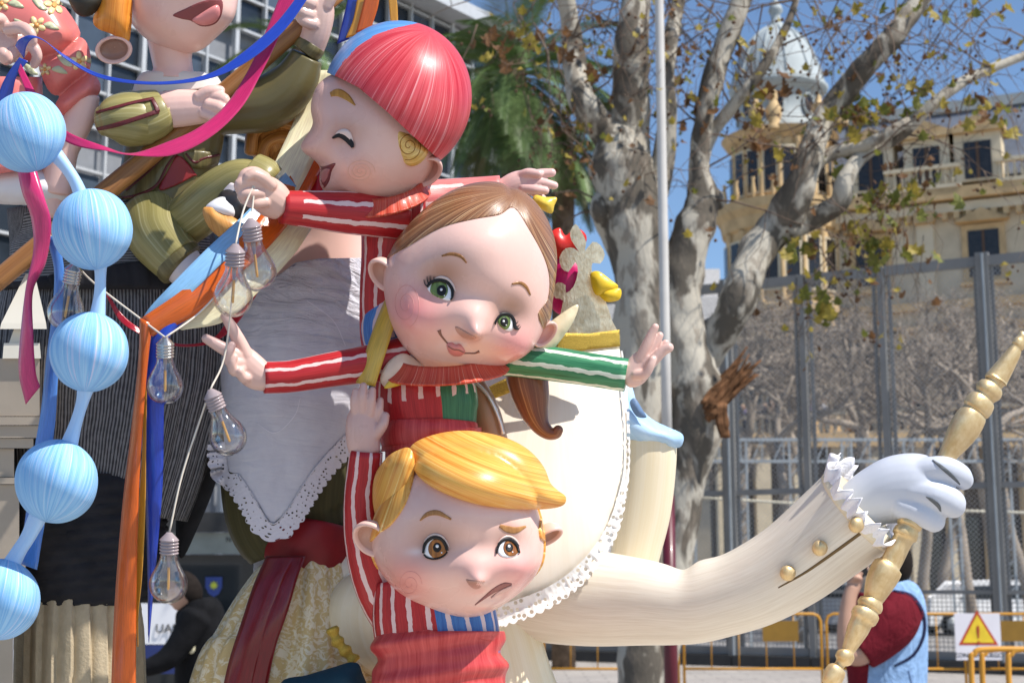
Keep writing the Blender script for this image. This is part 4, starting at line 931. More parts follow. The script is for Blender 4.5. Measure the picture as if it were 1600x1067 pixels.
def eye(tgt, par, wpoly, ic, ir, pc, pr, hl, lidpts, lidw, iris, creases=(), lashes=(), lower=None):
    e = patch('eye', wpoly, tgt, M_white, par, lift=.8, sp=2.5, dome=3.2)
    o = V = None
    dgm = e.data; Vw = np.array([v.co for v in dgm.vertices])  # bvh in px space of the dome
    B0 = smooth_poly(wpoly, 4)
    p, t, B = poly_area_mesh(B0, 2.5); z = []
    for q in p:
        h = tgt.ray_cast(Vector((q[0], q[1], 3000)), Vector((0, 0, -1))); z.append(h[0].z if h[0] is not None else 0)
    d = edge_dist(p, B); k = np.clip(d / d.max(), 0, 1); z = np.array(z) + 3.2 * np.sqrt(1 - (1 - k) ** 2) + .8
    et = bvh(np.column_stack([p, z]), t)
    def keep(poly): # iris cut by the eye opening
        q = np.asarray(poly, float); c = B0.mean(0); out = []
        for v in q:
            if inside(v[None], B0)[0]: out.append(v); continue
            for s in np.linspace(1, 0, 40):
                u = c + (v - c) * s
                if inside(u[None], B0)[0]: out.append(u); break
        return np.array(out)
    i = patch('iris', keep(circ(*ic, ir[0], ir[1], 26)), et, iris, e, lift=.5, sp=2, sub=0)
    patch('pupil', keep(circ(*pc, pr[0], pr[1], 20)), et, M_black, e, lift=.9, sp=2, sub=0)
    for h in hl: patch('catchlight', circ(h[0], h[1], h[2], n=10), et, M_white, e, lift=1.3, sp=2, sub=0)
    if len(lidpts): stroke('lash_line', lidpts, lidw, tgt, M_black, e, lift=4.2, thick=5)
    for l in lashes: stroke('eyelash', l, [1.8, 1.4, .4], tgt, M_black, e, lift=3.4)
    if lower: stroke('lower_lid', lower[0], lower[1], tgt, lower[2], e, lift=2.4)
    for c in creases: patch('eyelid', c, tgt, M_lid, par, lift=1.2, sp=2.5, dome=2.2)
    return e

# ---------------------------------------------------------------- girl in the middle
girl = thing('girl_figure', P([690, 705, -10.]), 'painted papier-mache girl with brown parted hair, green eyes and red-green striped suit, arms spread', 'figure', 'child figures stacked as acrobats')
def gshape(V):
    V = V.copy(); y = V[:, 1]
    k = 1 + .10 * np.exp(-((y - .32) / .38) ** 2) - .05 * np.clip(-y, 0, 1)
    V[:, 0] *= k; return V
gV, gF = skull((738, 438, 0), (124, 154, 122), math.radians(25), gshape, [
    ((736, 502, None), (25, 27, 60), (4, 0, 14)), ((742, 518, None), (13, 12, 40), (3, 5, 20)),         # nose
    ((650, 502, None), (46, 38, 60), (-8, 2, 20)), ((812, 548, None), (34, 30, 60), (6, 4, 14)),   # cheeks
    ((692, 444, None), (40, 28, 60), (0, 0, -14)), ((796, 492, None), (30, 26, 60), (-2, 0, -13)),   # sockets
    ((750, 464, None), (34, 22, 50), (0, 0, -9)), ((690, 582, None), (46, 18, 60), (-2, 6, 6)),
    ((706, 546, None), (18, 12, 40), (0, 0, 5)), ((738, 375, None), (70, 42, 60), (0, -2, 13)),
    ((718, 534, None), (14, 6, 40), (0, 0, -5))], nu=220, nv=160)
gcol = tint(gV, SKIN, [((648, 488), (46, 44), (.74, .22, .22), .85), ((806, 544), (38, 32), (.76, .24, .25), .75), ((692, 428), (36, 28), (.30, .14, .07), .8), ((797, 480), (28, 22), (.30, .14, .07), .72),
    ((742, 512), (24, 16), (.68, .36, .31), .6), ((690, 590), (70, 22), (.68, .38, .24), .45), ((736, 527), (16, 7), (.45, .2, .15), .5), ((720, 562), (60, 24), (.75, .55, .42), .3)])
head = mk('head', gV, gF, skin, girl, col=gcol, uv=gV[:, :2] / 100, fixn=True)
gT = bvh(gV, gF)
eye(gT, head, [(668, 452), (672, 443), (684, 438), (697, 441), (706, 451), (707, 464), (702, 470), (690, 467), (678, 462)],
    (686, 453), (14, 15), (690, 454), (7.5, 8.5), [(689.5, 452.5, 2.2), (694.5, 462, 1.1)],
    [(668, 447), (674, 441), (686, 438), (698, 441), (706, 451), (707, 463), (704, 469)], [3.5, 5, 5, 5, 5, 4, 2], M_green,
    creases=[[(677, 436), (688, 431), (700, 434), (709, 444), (712, 456), (708, 452), (700, 441), (688, 436)]],
    lashes=[[(672, 446), (668, 440), (667, 432)], [(676, 443), (672, 437), (672, 431)], [(681, 441), (678, 436), (678, 432)], [(669, 449), (664, 444), (662, 437)]])
eye(gT, head, [(778, 506), (779, 497), (786, 491), (795, 492), (803, 500), (804, 511), (798, 517), (788, 515)],
    (787, 503), (11, 13), (788, 503), (6, 7.5), [(787, 502, 1.9), (791, 508, 1)],
    [(774, 507), (777, 498), (785, 491), (796, 492), (803, 500), (805, 512), (811, 514)], [2, 3.5, 4.5, 5, 5, 5, 2], M_green,
    creases=[[(778, 491), (786, 486), (797, 487), (805, 495), (807, 505), (803, 497), (795, 490), (786, 488)]],
    lashes=[[(804, 508), (809, 510), (812, 507)], [(805, 512), (811, 513), (814, 510)], [(803, 504), (807, 505), (810, 502)]])
stroke('eyebrow', [(690, 400), (705, 397), (720, 401), (729, 411)], [2.5, 5, 5, 2], gT, M_brow, head, lift=1)
stroke('eyebrow', [(800, 444), (812, 442), (822, 448), (829, 461)], [2.5, 5, 5, 2], gT, M_brow, head, lift=1)
stroke('mouth_line', [(686, 516), (689, 524), (697, 534), (706, 543)], [6, 3.4, 2.5, 2], gT, M_mouth, head, lift=.8)
stroke('mouth_line', [(722, 552), (733, 552), (742, 552), (749, 549)], [2, 2, 2.5, 4], gT, M_mouth, head, lift=.8)
lips = patch('lips', [(698, 537), (706, 535), (712, 538), (718, 537), (724, 543), (727, 550), (721, 556), (711, 557), (703, 553), (699, 546)], gT, M_lips, head, lift=.5, sp=2.5, dome=4)
stroke('lip_parting', [(700, 541), (708, 546), (716, 547), (725, 551)], [1.2, 1.4, 1.4, 1], gT, M_mouth, lips, lift=5.2)
patch('nose_shade_patch', [(711, 511), (716, 511), (735, 522), (744, 527), (738, 531), (724, 528), (714, 519)], gT, plain('nose_shade', (.5, .26, .2), .4, 0, .2, .06), head, lift=.5, sp=3)  # shade under the nose, painted on as a darker skin patch
# painted swirl on the cheek
th_ = np.linspace(0, 4.4 * PI, 40); stroke('cheek_swirl', np.stack([634 + (4 + th_ * 1.35) * np.cos(th_), 476 + (6 + th_ * 2.2) * np.sin(th_)], 1), np.full(40, .8), gT, plain('swirl_paint', (.66, .27, .24), .4, 0, .2, .05), head, lift=.25)
# hair: shell over the skull, cut by the hairline
M_hair = streak('brown_hair_paint', (.13, .05, .022), (.34, .165, .075), 26, .25, .32, .4, .42, .58, c3=(.70, .48, .27))
hp = [(560, 440), (606, 404), (640, 384), (690, 356), (740, 343), (780, 336), (803, 325), (826, 358), (848, 398), (858, 432), (856, 466), (842, 500), (905, 560), (960, 300), (740, 200), (560, 240)]
hpoly = smooth_poly(hp, 4)
hV = gV.copy()
tb = ((hV[:, 0] - 738) * .42 + (hV[:, 1] - 438) * -.906)
fr = edge_dist(hV, hpoly) * np.where(inside(hV, hpoly), 1, -1)
back = -hV[:, 2] - 8 - np.clip(-tb - 40, 0, 200) * .8
fld = np.where(hV[:, 2] > -8, np.maximum(fr, np.minimum(back, 8)), np.maximum(back, fr))
hV = hV + vnormals(gV, gF) * 0
rel = hV - np.array([806, 305, 40.])
an = np.arctan2(rel[:, 1] + .55 * rel[:, 2] * .4, rel[:, 0]); ln = np.linalg.norm(rel, axis=1)
cV, cF, cU, cK = clip(hV, gF, fld, [np.stack([an * 1.4 + ln * .0012, ln / 100], 1), fld[:, None]])
kk = np.clip(cK[:, 0] / 22, 0, 1)
dpart = np.abs((cV[:, 0] - 804) * .93 + (cV[:, 1] - 310) * .05 - (cV[:, 1] - 322) * .35)
cV = cV + ((cV - np.array([738, 438, 0])) / np.linalg.norm(cV - np.array([738, 438, 0]), axis=1)[:, None]) * (.8 + 5.5 * (1 - (1 - kk) ** 2) - 4 * np.exp(-(dpart / 7) ** 2) * (cV[:, 1] < 345) * kk)[:, None]
sV, sF, sU = shell(cV, cF, 7, (738, 438, 0), cU)
mk('hair', sV, sF, M_hair, girl, uv=sU, fixn=True)
M_tail = streak('ponytail_paint', (.12, .035, .018), (.26, .10, .05), 14, .3, .35, .4, c3=(.45, .22, .1))
tube('ponytail', [(822, 560, -70, 34), (824, 590, -66, 33), (830, 620, -62, 29), (836, 645, -58, 22), (845, 665, -54, 15), (857, 676, -50, 11), (868, 677, -46, 9), (872, 672, -44, 8)], M_tail, girl, round_ends=(0, 8))
ear('ear', (600, 430, 6), (-.45, .55, .7), (-.35, -1, .1), 24, 31, 22, skin, girl, inner=(.5, .28, .22))
ear('ear', (852, 522, 4), (.35, .5, .8), (.55, -.8, .1), 15, 24, 15, skin, girl, inner=(.62, .3, .27))
M_yel = satin('yellow_satin', (.78, .54, .08))
M_cream_bow = plain('cream_bow_paint', (.78, .68, .45), .35, 0, .3, .1)
V, Fc, U = inflate([(828, 540), (850, 512), (880, 488), (903, 476), (898, 498), (882, 524), (862, 548), (848, 556)], -20, 10, 4, sub=4); mk('hair_bow', V, Fc, M_cream_bow, girl, uv=U, fixn=True)
V, Fc, U = inflate([(836, 305), (852, 308), (870, 309), (866, 322), (862, 334), (846, 328), (832, 318)], -96, 9, 4, sub=4); mk('hair_bow', V, Fc, plain('yellow_bow_paint', (.72, .5, .06), .35, 0, .3, .1), girl, uv=U, fixn=True)
ribbon('hair_ribbon', [(604, 462, -26), (588, 500, -6), (574, 540, 14), (556, 598, 18)], [(632, 470, -12), (618, 505, 10), (604, 548, 30), (586, 604, 34)], M_yel, girl, curl=6)
# body
M_gt = stripes('suit_red_green', M_red, M_red2, 26, 7, 7, (.015, .10, .045), (.05, .22, .10), 22, 8, 74)
tube('torso', [(668, 560, -28, 62, 46), (664, 600, -26, 78, 52), (668, 640, -24, 80, 54), (672, 672, -22, 72, 52), (672, 730, -22, 70, 52)], M_gt, girl)
tube('belt', [(672, 662, -22, 76, 56), (672, 676, -20, 80, 60), (674, 690, -20, 78, 59), (674, 706, -20, 77, 58)], M_belt, girl, rip=lambda t, v: 1 + .02 * np.sin(7 * t + 6 * v))
M_ar = stripes('sleeve_red', M_red, M_red2, 27, 13, 6, v0=6, v1=400)
M_ag = stripes('sleeve_green', (.015, .12, .05), (.06, .28, .13), 24, 4, 6.5, v0=-5, v1=400, wc=(.72, .78, .66))
tube('sleeve', [(632, 560, -18, 34), (585, 567, -8, 30), (520, 577, 6, 27), (455, 588, 18, 25), (412, 590, 24, 25)], M_ar, girl, round_ends=(10, 0))
tube('sleeve', [(760, 560, -34, 28), (800, 561, -30, 27), (860, 568, -26, 27), (920, 577, -22, 26), (979, 586, -18, 26)], M_ag, girl, round_ends=(10, 0))
# frilled collar
def frill(name, par, c, rx, rz, tilt, drop, k0, th0, mat, n=140, waves=26, hgt=26):
    V = []; UV = []
    m = 10
    for j in range(n + 1):
        t = -PI + 2 * PI * j / n
        for i in range(m):
            s = i / (m - 1); rr = 1 + .30 * s + .007 * math.sin(waves * t) * s
            x = c[0] + rx * rr * math.sin(t); z = c[2] + rz * rr * math.cos(t); y = c[1] + drop * math.cos(t) + s * hgt * (1 - .35 * s) + tilt * rx * math.sin(t) * rr
            V.append((x, y, z + 1.2 * s * math.sin(waves * t))); UV.append((t * 1.2, s * .3))
    V = np.array(V); Fc = [(j * m + i, j * m + i + 1, (j + 1) * m + i + 1, (j + 1) * m + i) for j in range(n) for i in range(m - 1)]
    V2, F2, U2 = shell(V, Fc, 4, None, np.array(UV)); mk(name, V2, F2, mat, par, uv=U2, fixn=True)
frill('frilled_collar', girl, (698, 556, 0), 74, 66, -.06, 18, 0, 0, M_frill, hgt=44)
V, Fc, U = inflate([(594, 590), (606, 566), (630, 552), (656, 566), (668, 580), (640, 590), (612, 606), (600, 604)], 26, 9, 4); mk('collar_petal', V, Fc, plain('petal_paint', (.74, .55, .42), .35, 0, .3, .15, 20), girl, uv=U, fixn=True)
V, Fc, U = inflate([(600, 606), (616, 588), (640, 582), (652, 578), (636, 596), (618, 604)], 36, 5, 3); mk('collar_petal', V, Fc, plain('yellow_bow_paint', (.72, .5, .06)), girl, uv=U, fixn=True)
# hands
def hand(name, par, palm, fingers, c=SKIN, **kw):
    parts = [loft(p, n=18, sub=4, round_ends=(8, 8)) for p in palm] + [finger(*f) for f in fingers]
    return remesh(name, parts, skin, par, col=c, vox=1.5, it=4, **kw)
HC = (.68, .46, .40)
hand('hand', girl, [[(416, 591, 24, 22, 20), (398, 582, 28, 26, 18), (378, 562, 32, 24, 15), (368, 548, 34, 17, 12)]],
     [([(384, 556, 34), (372, 530, 38), (360, 508, 40), (351, 494, 42)], 13, 7), ([(372, 556, 38), (352, 546, 46), (334, 536, 50), (322, 529, 52)], 12, 7.5),
      ([(374, 566, 40), (360, 566, 52), (358, 552, 60), (362, 540, 58)], 11, 7), ([(380, 574, 38), (366, 580, 50), (362, 568, 58), (366, 558, 58)], 10, 6.5), ([(392, 588, 34), (380, 590, 46), (374, 580, 54)], 10, 7)], HC)
hand('hand', girl, [[(980, 587, -18, 20, 17), (992, 582, -16, 22, 16), (1004, 566, -14, 20, 13), (1010, 556, -12, 16, 11)]],
     [([(1000, 562, -10), (1010, 540, -6), (1018, 522, -4), (1024, 511, -2)], 10, 6), ([(1004, 566, -12), (1018, 548, -12), (1026, 534, -12), (1031, 524, -12)], 9.5, 6), ([(1008, 572, -14), (1024, 556, -18), (1034, 544, -20), (1040, 536, -20)], 9, 6),
      ([(1008, 576, -8), (1024, 560, 0), (1036, 548, 2), (1045, 543, 4)], 9.5, 8), ([(994, 586, -4), (1008, 584, 4), (1016, 572, 8), (1020, 562, 8)], 9, 6)], HC)

# ---------------------------------------------------------------- blond boy at the bottom
boy = thing('boy_figure', P([690, 1290, 10.]), 'painted boy figure with swept blond hair, amber eyes and downturned mouth, lowest of the children', 'figure', 'child figures stacked as acrobats')
def bshape(V):
    V = V.copy(); y = V[:, 1]; V[:, 0] *= 1 + .06 * np.exp(-((y - .35) / .4) ** 2); return V
BC = (716, 835, 62)
bV, bF = skull(BC, (130, 128, 122), math.radians(4), bshape, [
    ((742, 896, None), (33, 27, 60), (4, 0, 15)), ((745, 906, None), (15, 11, 40), (3, 4, 15)),
    ((640, 900, None), (46, 38, 60), (-6, 2, 14)), ((810, 888, None), (36, 32, 60), (6, 2, 18)),
    ((682, 852, None), (40, 30, 60), (0, 0, -15)), ((797, 850, None), (29, 26, 60), (0, 0, -11)), ((742, 852, None), (34, 22, 60), (0, 0, -9)),
    ((736, 955, None), (50, 20, 60), (0, 5, 8)), ((774, 930, None), (30, 10, 40), (0, 0, -5)), ((768, 944, None), (26, 9, 40), (0, 0, 4)), ((700, 800, None), (60, 30, 60), (0, 0, 4))], nu=220, nv=160)
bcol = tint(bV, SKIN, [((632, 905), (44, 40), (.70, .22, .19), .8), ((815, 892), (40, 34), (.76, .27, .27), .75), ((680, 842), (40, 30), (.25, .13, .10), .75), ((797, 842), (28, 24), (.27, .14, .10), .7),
    ((742, 892), (44, 20), (.7, .36, .33), .55), ((700, 970), (80, 16), (.68, .36, .3), .4), ((650, 862), (16, 6), (.78, .72, .74), .5)])
bh = mk('head', bV, bF, skin, boy, col=bcol, uv=bV[:, :2] / 100, fixn=True); bT = bvh(bV, bF)
eye(bT, bh, [(662, 863), (664, 850), (673, 841), (684, 840), (694, 848), (699, 861), (690, 869), (676, 872), (667, 869)],
    (684, 857), (15, 16), (683, 855), (6.5, 7.5), [(683, 853, 2.6), (690, 863, 1.2)],
    [(661, 864), (664, 850), (673, 841), (685, 840), (694, 847), (699, 860)], [3, 5, 5, 5, 5, 4], M_amber,
    creases=[[(662, 846), (669, 837), (680, 833), (692, 837), (700, 848), (702, 856), (694, 845), (684, 838), (674, 838), (666, 845)]],
    lower=([(662, 866), (668, 871), (680, 873), (692, 869), (699, 862)], [2, 2.5, 2.5, 2.5, 2], M_black))
eye(bT, bh, [(777, 861), (780, 850), (788, 843), (798, 843), (807, 851), (811, 862), (804, 869), (792, 871), (782, 868)],
    (799, 855), (12.5, 14), (796, 855), (5.8, 7), [(795.5, 853, 2.3), (801, 862, 1.1)],
    [(776, 864), (780, 850), (788, 843), (798, 843), (807, 850), (812, 863)], [2.5, 4, 4.5, 4.5, 4.5, 3], M_amber,
    creases=[[(778, 848), (785, 839), (796, 836), (807, 842), (812, 852), (806, 846), (797, 840), (787, 841)]])
M_brow2 = streak('blond_brow_paint', (.26, .10, .03), (.48, .24, .08), 12, 1)
stroke('eyebrow', [(656, 813), (668, 803), (684, 801), (705, 811)], [2, 7, 8, 3], bT, M_brow2, bh, lift=1)
stroke('eyebrow', [(781, 821), (792, 826), (806, 828), (822, 822)], [5, 10, 10, 3], bT, M_brow2, bh, lift=1)
mo = stroke('mouth', [(742, 945), (756, 934), (772, 922), (788, 914), (800, 912)], [1.5, 4, 7, 8, 2], bT, plain('mouth_dark', (.28, .10, .09), .5, 0, .1, .1), bh, lift=.6)
stroke('lower_lip', [(768, 934), (780, 926), (792, 920), (800, 915)], [2, 5, 5, 2], bT, plain('lip_pale', (.66, .4, .36), .35, 0, .3, .06), bh, lift=2.5)
patch('nose_shade_patch', [(728, 905), (738, 906), (750, 906), (758, 908), (750, 918), (742, 920), (734, 915)], bT, MATS['nose_shade'], bh, lift=.5, sp=3)  # shade below his nose tip, painted on the same way
th_ = np.linspace(0, 4 * PI, 36); stroke('cheek_swirl', np.stack([640 + (3 + th_ * 1.3) * np.cos(th_), 912 + (3 + th_ * 1.5) * np.sin(th_)], 1), np.full(36, .9), bT, MATS['swirl_paint'], bh, lift=.25)
M_bl = streak('blond_hair_paint', (.60, .185, .018), (.88, .52, .12), 20, .3, .32, .4, c3=(.92, .68, .26))
# hair cap, side lock and fringe
kV = (bV - np.array(BC)) * np.array([1.025, 1.025, 1.025]) + np.array(BC)
hl = smooth_poly([(540, 860), (590, 832), (610, 818), (632, 786), (645, 745), (650, 715), (700, 735), (760, 762), (846, 770), (846, 840), (900, 830), (900, 600), (540, 600)], 4)
fr = edge_dist(kV, hl) * np.where(inside(kV, hl), 1, -1); back = BC[2] - kV[:, 2] - 4 - np.clip(kV[:, 1] - 880, 0, 200)
fld = np.where(kV[:, 2] > BC[2] - 4, np.maximum(fr, np.minimum(back, 8)), np.maximum(back, fr))
rel = kV - np.array([640, 700, 100.]); an = np.arctan2(rel[:, 1], rel[:, 0] + .1)
cV, cF, cU = clip(kV, bF, fld, [np.stack([an * 1.1, np.linalg.norm(rel, axis=1) / 100], 1)])
sV, sF, sU = shell(cV, cF, 7, BC, cU); mk('hair', sV, sF, M_bl, boy, uv=sU, fixn=True)
def zb(x, y):
    q = 1 - ((x - BC[0]) / 140) ** 2 - ((y - BC[1]) / 138) ** 2
    return BC[2] + 124 * math.sqrt(max(q, .06)) 
def hair_uv(V, dirv, bend=0):
    d = np.array(dirv, float); d /= np.linalg.norm(d); c = V[:, 0] * -d[1] + V[:, 1] * d[0]; a = V[:, 0] * d[0] + V[:, 1] * d[1]
    return np.stack([(c + bend * (a - a.mean()) ** 2) / 100, a / 100], 1)
V, Fc, U = inflate([(637, 710), (650, 690), (690, 676), (735, 673), (785, 682), (824, 701), (849, 728), (860, 754), (872, 766), (884, 776), (880, 789), (854, 795), (805, 795), (752, 789), (705, 775), (666, 755), (645, 732)],
                   lambda x, y: zb(x, y) + 4, 44, 5, back=.8, iters=8); mk('fringe', V, Fc, M_bl, boy, uv=hair_uv(V, (1, .38), .0009), fixn=True)
V, Fc, U = inflate([(640, 700), (648, 722), (643, 760), (632, 790), (614, 816), (598, 834), (588, 812), (582, 778), (586, 742), (604, 715), (622, 703)], lambda x, y: 70 + (x - 590) * .9, 26, 5); mk('side_lock', V, Fc, M_bl, boy, uv=hair_uv(V, (-.35, 1)), fixn=True)
ear('ear', (581, 842, 92), (-.35, .6, .7), (-.3, -1, .1), 30, 33, 24, skin, boy, inner=(.48, .28, .22))
ear('ear', (856, 838, 40), (.3, .75, .45), (.5, -1, 0), 18, 26, 20, skin, boy, inner=(.45, .26, .2))
M_bt = stripes('suit_red_blue', M_red, M_red2, 30, 8, 8, (.02, .08, .30), (.07, .22, .52), 2, -20, 330)
tube('torso', [(668, 900, 30, 84, 66), (676, 950, 32, 96, 72), (684, 1000, 34, 98, 74), (686, 1030, 34, 96, 72), (686, 1080, 34, 94, 70), (690, 1290, 30, 90, 68)], M_bt, boy)
def rumple(t, v): return 1 + .045 * np.sin(36 * v + 1.3 * np.sin(t + .4) + .5 * np.sin(3 * t)) + .02 * np.sin(61 * v + 2.2 * t) + .012 * np.sin(5 * t)
V, Fc, U = loft([(684, 985, 34, 94, 70), (684, 990, 34, 101, 79), (685, 1020, 34, 102, 80), (686, 1060, 34, 104, 82), (688, 1130, 34, 108, 86), (690, 1290, 34, 112, 92)], n=72, sub=16, rip=rumple, ref=(.02, .05, 1))
mk('waist_sash', V, Fc, M_belt, boy, uv=U, fixn=True)
M_bs = stripes('raised_sleeve', M_red, M_red2, 27, 11, 7, v0=-9, v1=420)
tube('sleeve', [(640, 985, 0, 44), (605, 940, 6, 40), (582, 890, 14, 36), (568, 830, 22, 31), (566, 770, 30, 28), (572, 705, 36, 26)], M_bs, boy, round_ends=(20, 0))
hand('hand', boy, [[(570, 706, 36, 25, 20), (567, 685, 36, 27, 21), (567, 660, 34, 27, 19), (570, 640, 32, 22, 16)]],
     [([(557, 648, 40), (554, 628, 44), (556, 612, 42)], 8.5, 6), ([(567, 644, 42), (566, 622, 48), (568, 603, 44)], 9, 6), ([(578, 646, 42), (580, 626, 46), (582, 610, 42)], 9, 6), ([(586, 654, 38), (592, 640, 40), (594, 626, 36)], 8.5, 6), ([(586, 680, 42), (598, 664, 46), (602, 650, 42)], 10, 7)], (.62, .40, .35))

# ---------------------------------------------------------------- laughing boy in a bathing cap, at the top
top = thing('boy_figure', P([600, 560, -70.]), 'painted laughing boy figure in red cap with blue stripe, above the girl', 'figure', 'child figures stacked as acrobats')
TC = (588, 205, -60)
tV, tF = skull(TC, (104, 108, 96), math.radians(-28), None, [
    ((472, 230, -50), (30, 18, 44), (-21, 4, 4)), ((497, 135, -50), (34, 38, 60), (-7, -7, 4)), ((480, 192, -50), (22, 16, 60), (6, 0, 0)),
    ((508, 296, -50), (40, 30, 60), (-20, 14, 4)), ((484, 264, -50), (20, 13, 50), (6, -2, 0)), ((560, 268, None), (40, 32, 50), (-4, 4, 10)),
    ((540, 222, None), (26, 20, 40), (0, 0, -6)), ((600, 300, -50), (60, 30, 60), (0, 12, 0)), ((505, 268, None), (13, 15, 30), (2, 0, -9)), ((478, 240, None), (10, 6, 30), (0, 0, 3))], nu=220, nv=160)
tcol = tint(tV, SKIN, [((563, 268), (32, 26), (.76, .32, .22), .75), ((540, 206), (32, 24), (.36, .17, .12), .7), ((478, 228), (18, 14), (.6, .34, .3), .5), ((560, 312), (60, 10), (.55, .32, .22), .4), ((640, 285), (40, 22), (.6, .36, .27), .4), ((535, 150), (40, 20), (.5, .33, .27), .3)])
th1 = mk('head', tV, tF, skin, top, col=tcol, uv=tV[:, :2] / 100, fixn=True); tT = bvh(tV, tF)
stroke('eyebrow', [(516, 148), (528, 145), (542, 152), (555, 165)], [7, 12, 10, 2], tT, streak('gold_brow', (.3, .13, .02), (.55, .28, .05), 12, 1), th1, lift=1)
patch('eyelid', [(524, 210), (531, 203), (541, 202), (549, 209), (552, 224), (546, 222), (536, 214)], tT, M_lid, th1, lift=.8, sp=2.5, dome=3)
stroke('lash_line', [(519, 216), (530, 212), (541, 217), (548, 224), (551, 231)], [3, 7, 9, 9, 4], tT, M_black, th1, lift=3.4)
m1 = patch('mouth', [(490, 257), (505, 260), (524, 255), (518, 268), (514, 284), (506, 294), (499, 287), (494, 272)], tT, plain('mouth_red', (.22, .05, .05), .35, 0, .3, .1), th1, lift=.4, sp=2.5)
patch('tongue', [(501, 270), (508, 264), (515, 265), (512, 277), (506, 286), (502, 281)], tT, plain('tongue_paint', (.5, .18, .17), .3, 0, .4, .1), th1, lift=.9, sp=2.5, dome=3)
th_ = np.linspace(0, 6 * PI, 60); stroke('cheek_swirl', np.stack([563 + (2 + th_ * 1.1) * np.cos(th_), 268 + (2 + th_ * .85) * np.sin(th_)], 1), np.full(60, 1.0), tT, plain('swirl_paint_peach', (.72, .40, .29), .4, 0, .2, .05), th1, lift=.3)
# bathing cap
CC = np.array([620, 154, -58]); ax = np.array([.42, -.85, .32]); ax /= np.linalg.norm(ax)
pV, pF, _ = ball((0, 0, 0), (123, 122, 116), 150, 110, axis=(ax[0], ax[1], ax[2])); pV = pV + CC
brim = np.array([(440, 84), (497, 108), (530, 122), (560, 137), (606, 176), (642, 210), (686, 250), (760, 330)], float)
bx = np.interp(pV[:, 0], brim[:, 0], brim[:, 1]); fld = bx - pV[:, 1]
rel = (pV - CC) / np.array([123, 122, 116]); e1 = np.cross(ax, [0, 0, 1]); e1 /= np.linalg.norm(e1); e2 = np.cross(ax, e1)
lat = np.arccos(np.clip(rel @ ax, -1, 1)); an = np.arctan2(rel @ e2, rel @ e1)
cV, cF, cU = clip(pV, pF, fld, [np.stack([an * 1.15, lat * 1.2], 1)])
sV, sF, sU = shell(cV, cF, 9, CC, cU)
mcap = stripes('cap_dummy', M_red, M_red2, 30, 0, 1)
M_cap = streak('cap_red', (.46, .018, .03), (.64, .085, .10), 15, .4, .36, .35, .4, .6, c3=(.80, .32, .33))
M_capb = streak('cap_blue', (.06, .20, .50), (.16, .38, .70), 11, .5, .3, .5)
bl = np.array([(521, 122), (535, 98), (558, 74), (586, 55), (614, 45), (664, 34), (560, 10), (430, 90), (470, 130)], float)
fm = [1 if inside(sV[list(f)].mean(0)[None, :2], bl)[0] else 0 for f in sF]
mk('bathing_cap', sV, sF, M_cap, top, uv=sU, fixn=True, mats=[M_cap, M_capb], midx=fm)
# side curl
M_curl = streak('gold_curl_paint', (.50, .27, .03), (.88, .64, .24), 22, 2.2, .3, .5)
V, Fc, U = inflate([(611, 190), (626, 194), (648, 210), (668, 232), (664, 248), (650, 259), (636, 258), (625, 244), (614, 222)], lambda x, y: 22 - (x - 611) * .25, 16, 3.5)
rr = V[:, :2] - np.array([637, 226.]); U = np.stack([np.linalg.norm(rr, axis=1) / 60 + np.arctan2(rr[:, 1], rr[:, 0]) * .05, np.arctan2(rr[:, 1], rr[:, 0]) * .2], 1)
curl = mk('side_curl', V, Fc, M_curl, top, uv=U, fixn=True); cT = bvh(V, Fc)
th_ = np.linspace(.5, 4.6 * PI, 44); stroke('curl_groove', np.stack([639 + (1 + th_ * 1.35) * np.cos(th_), 228 + (1 + th_ * 1.5) * np.sin(th_)], 1), np.full(44, 1.3), cT, plain('curl_dark', (.32, .14, .02), .5, 0, .1, .1), curl, lift=.3)
ear('ear', (664, 268, -30), (.1, .62, .78), (.6, -.8, .3), 24, 31, 24, skin, top, inner=(.45, .24, .2))
frill('frilled_collar', top, (606, 290, -56), 50, 58, -.20, 20, 0, 0, M_frill, waves=22, hgt=42)
M_t1 = stripes('suit_red_top', M_red, M_red2, 30, 14, 7, v0=16, v1=600, su=12)
tube('torso', [(618, 300, -78, 48, 40), (614, 345, -80, 50, 42), (606, 400, -82, 42, 38), (598, 455, -82, 36, 34), (604, 520, -84, 42, 36), (620, 560, -84, 50, 40)], M_t1, top)
M_t2 = stripes('sleeve_top', M_red, M_red2, 27, 13, 7, v0=8, v1=190)
tube('sleeve', [(626, 338, -46, 36), (580, 335, -28, 35), (530, 331, -10, 33), (480, 327, 6, 29), (440, 324, 18, 26)], M_t2, top, round_ends=(12, 0))
tube('sleeve', [(640, 316, -100, 34), (690, 312, -120, 32), (740, 305, -128, 28), (784, 298, -130, 24)], stripes('sleeve_lit_red', (.55, .10, .10), (.68, .26, .24), 27, 6, 7), top)  # far sleeve in paler red: sunlight on it put into the colour
hand('hand', top, [[(440, 322, 18, 25, 20), (426, 312, 24, 30, 22), (410, 300, 30, 29, 22), (398, 290, 34, 22, 18)]],
     [([(414, 280, 36), (398, 270, 44), (384, 272, 52), (378, 280, 54)], 11, 8), ([(406, 290, 44), (388, 284, 54), (374, 288, 58), (376, 298, 54)], 11, 8), ([(408, 302, 46), (390, 302, 56), (378, 304, 56), (382, 312, 50)], 10.5, 8), ([(414, 316, 44), (398, 318, 52), (388, 316, 50)], 10, 7.5), ([(424, 290, 44), (410, 278, 54), (396, 272, 60), (388, 276, 62)], 10.5, 8)], (.64, .43, .36))
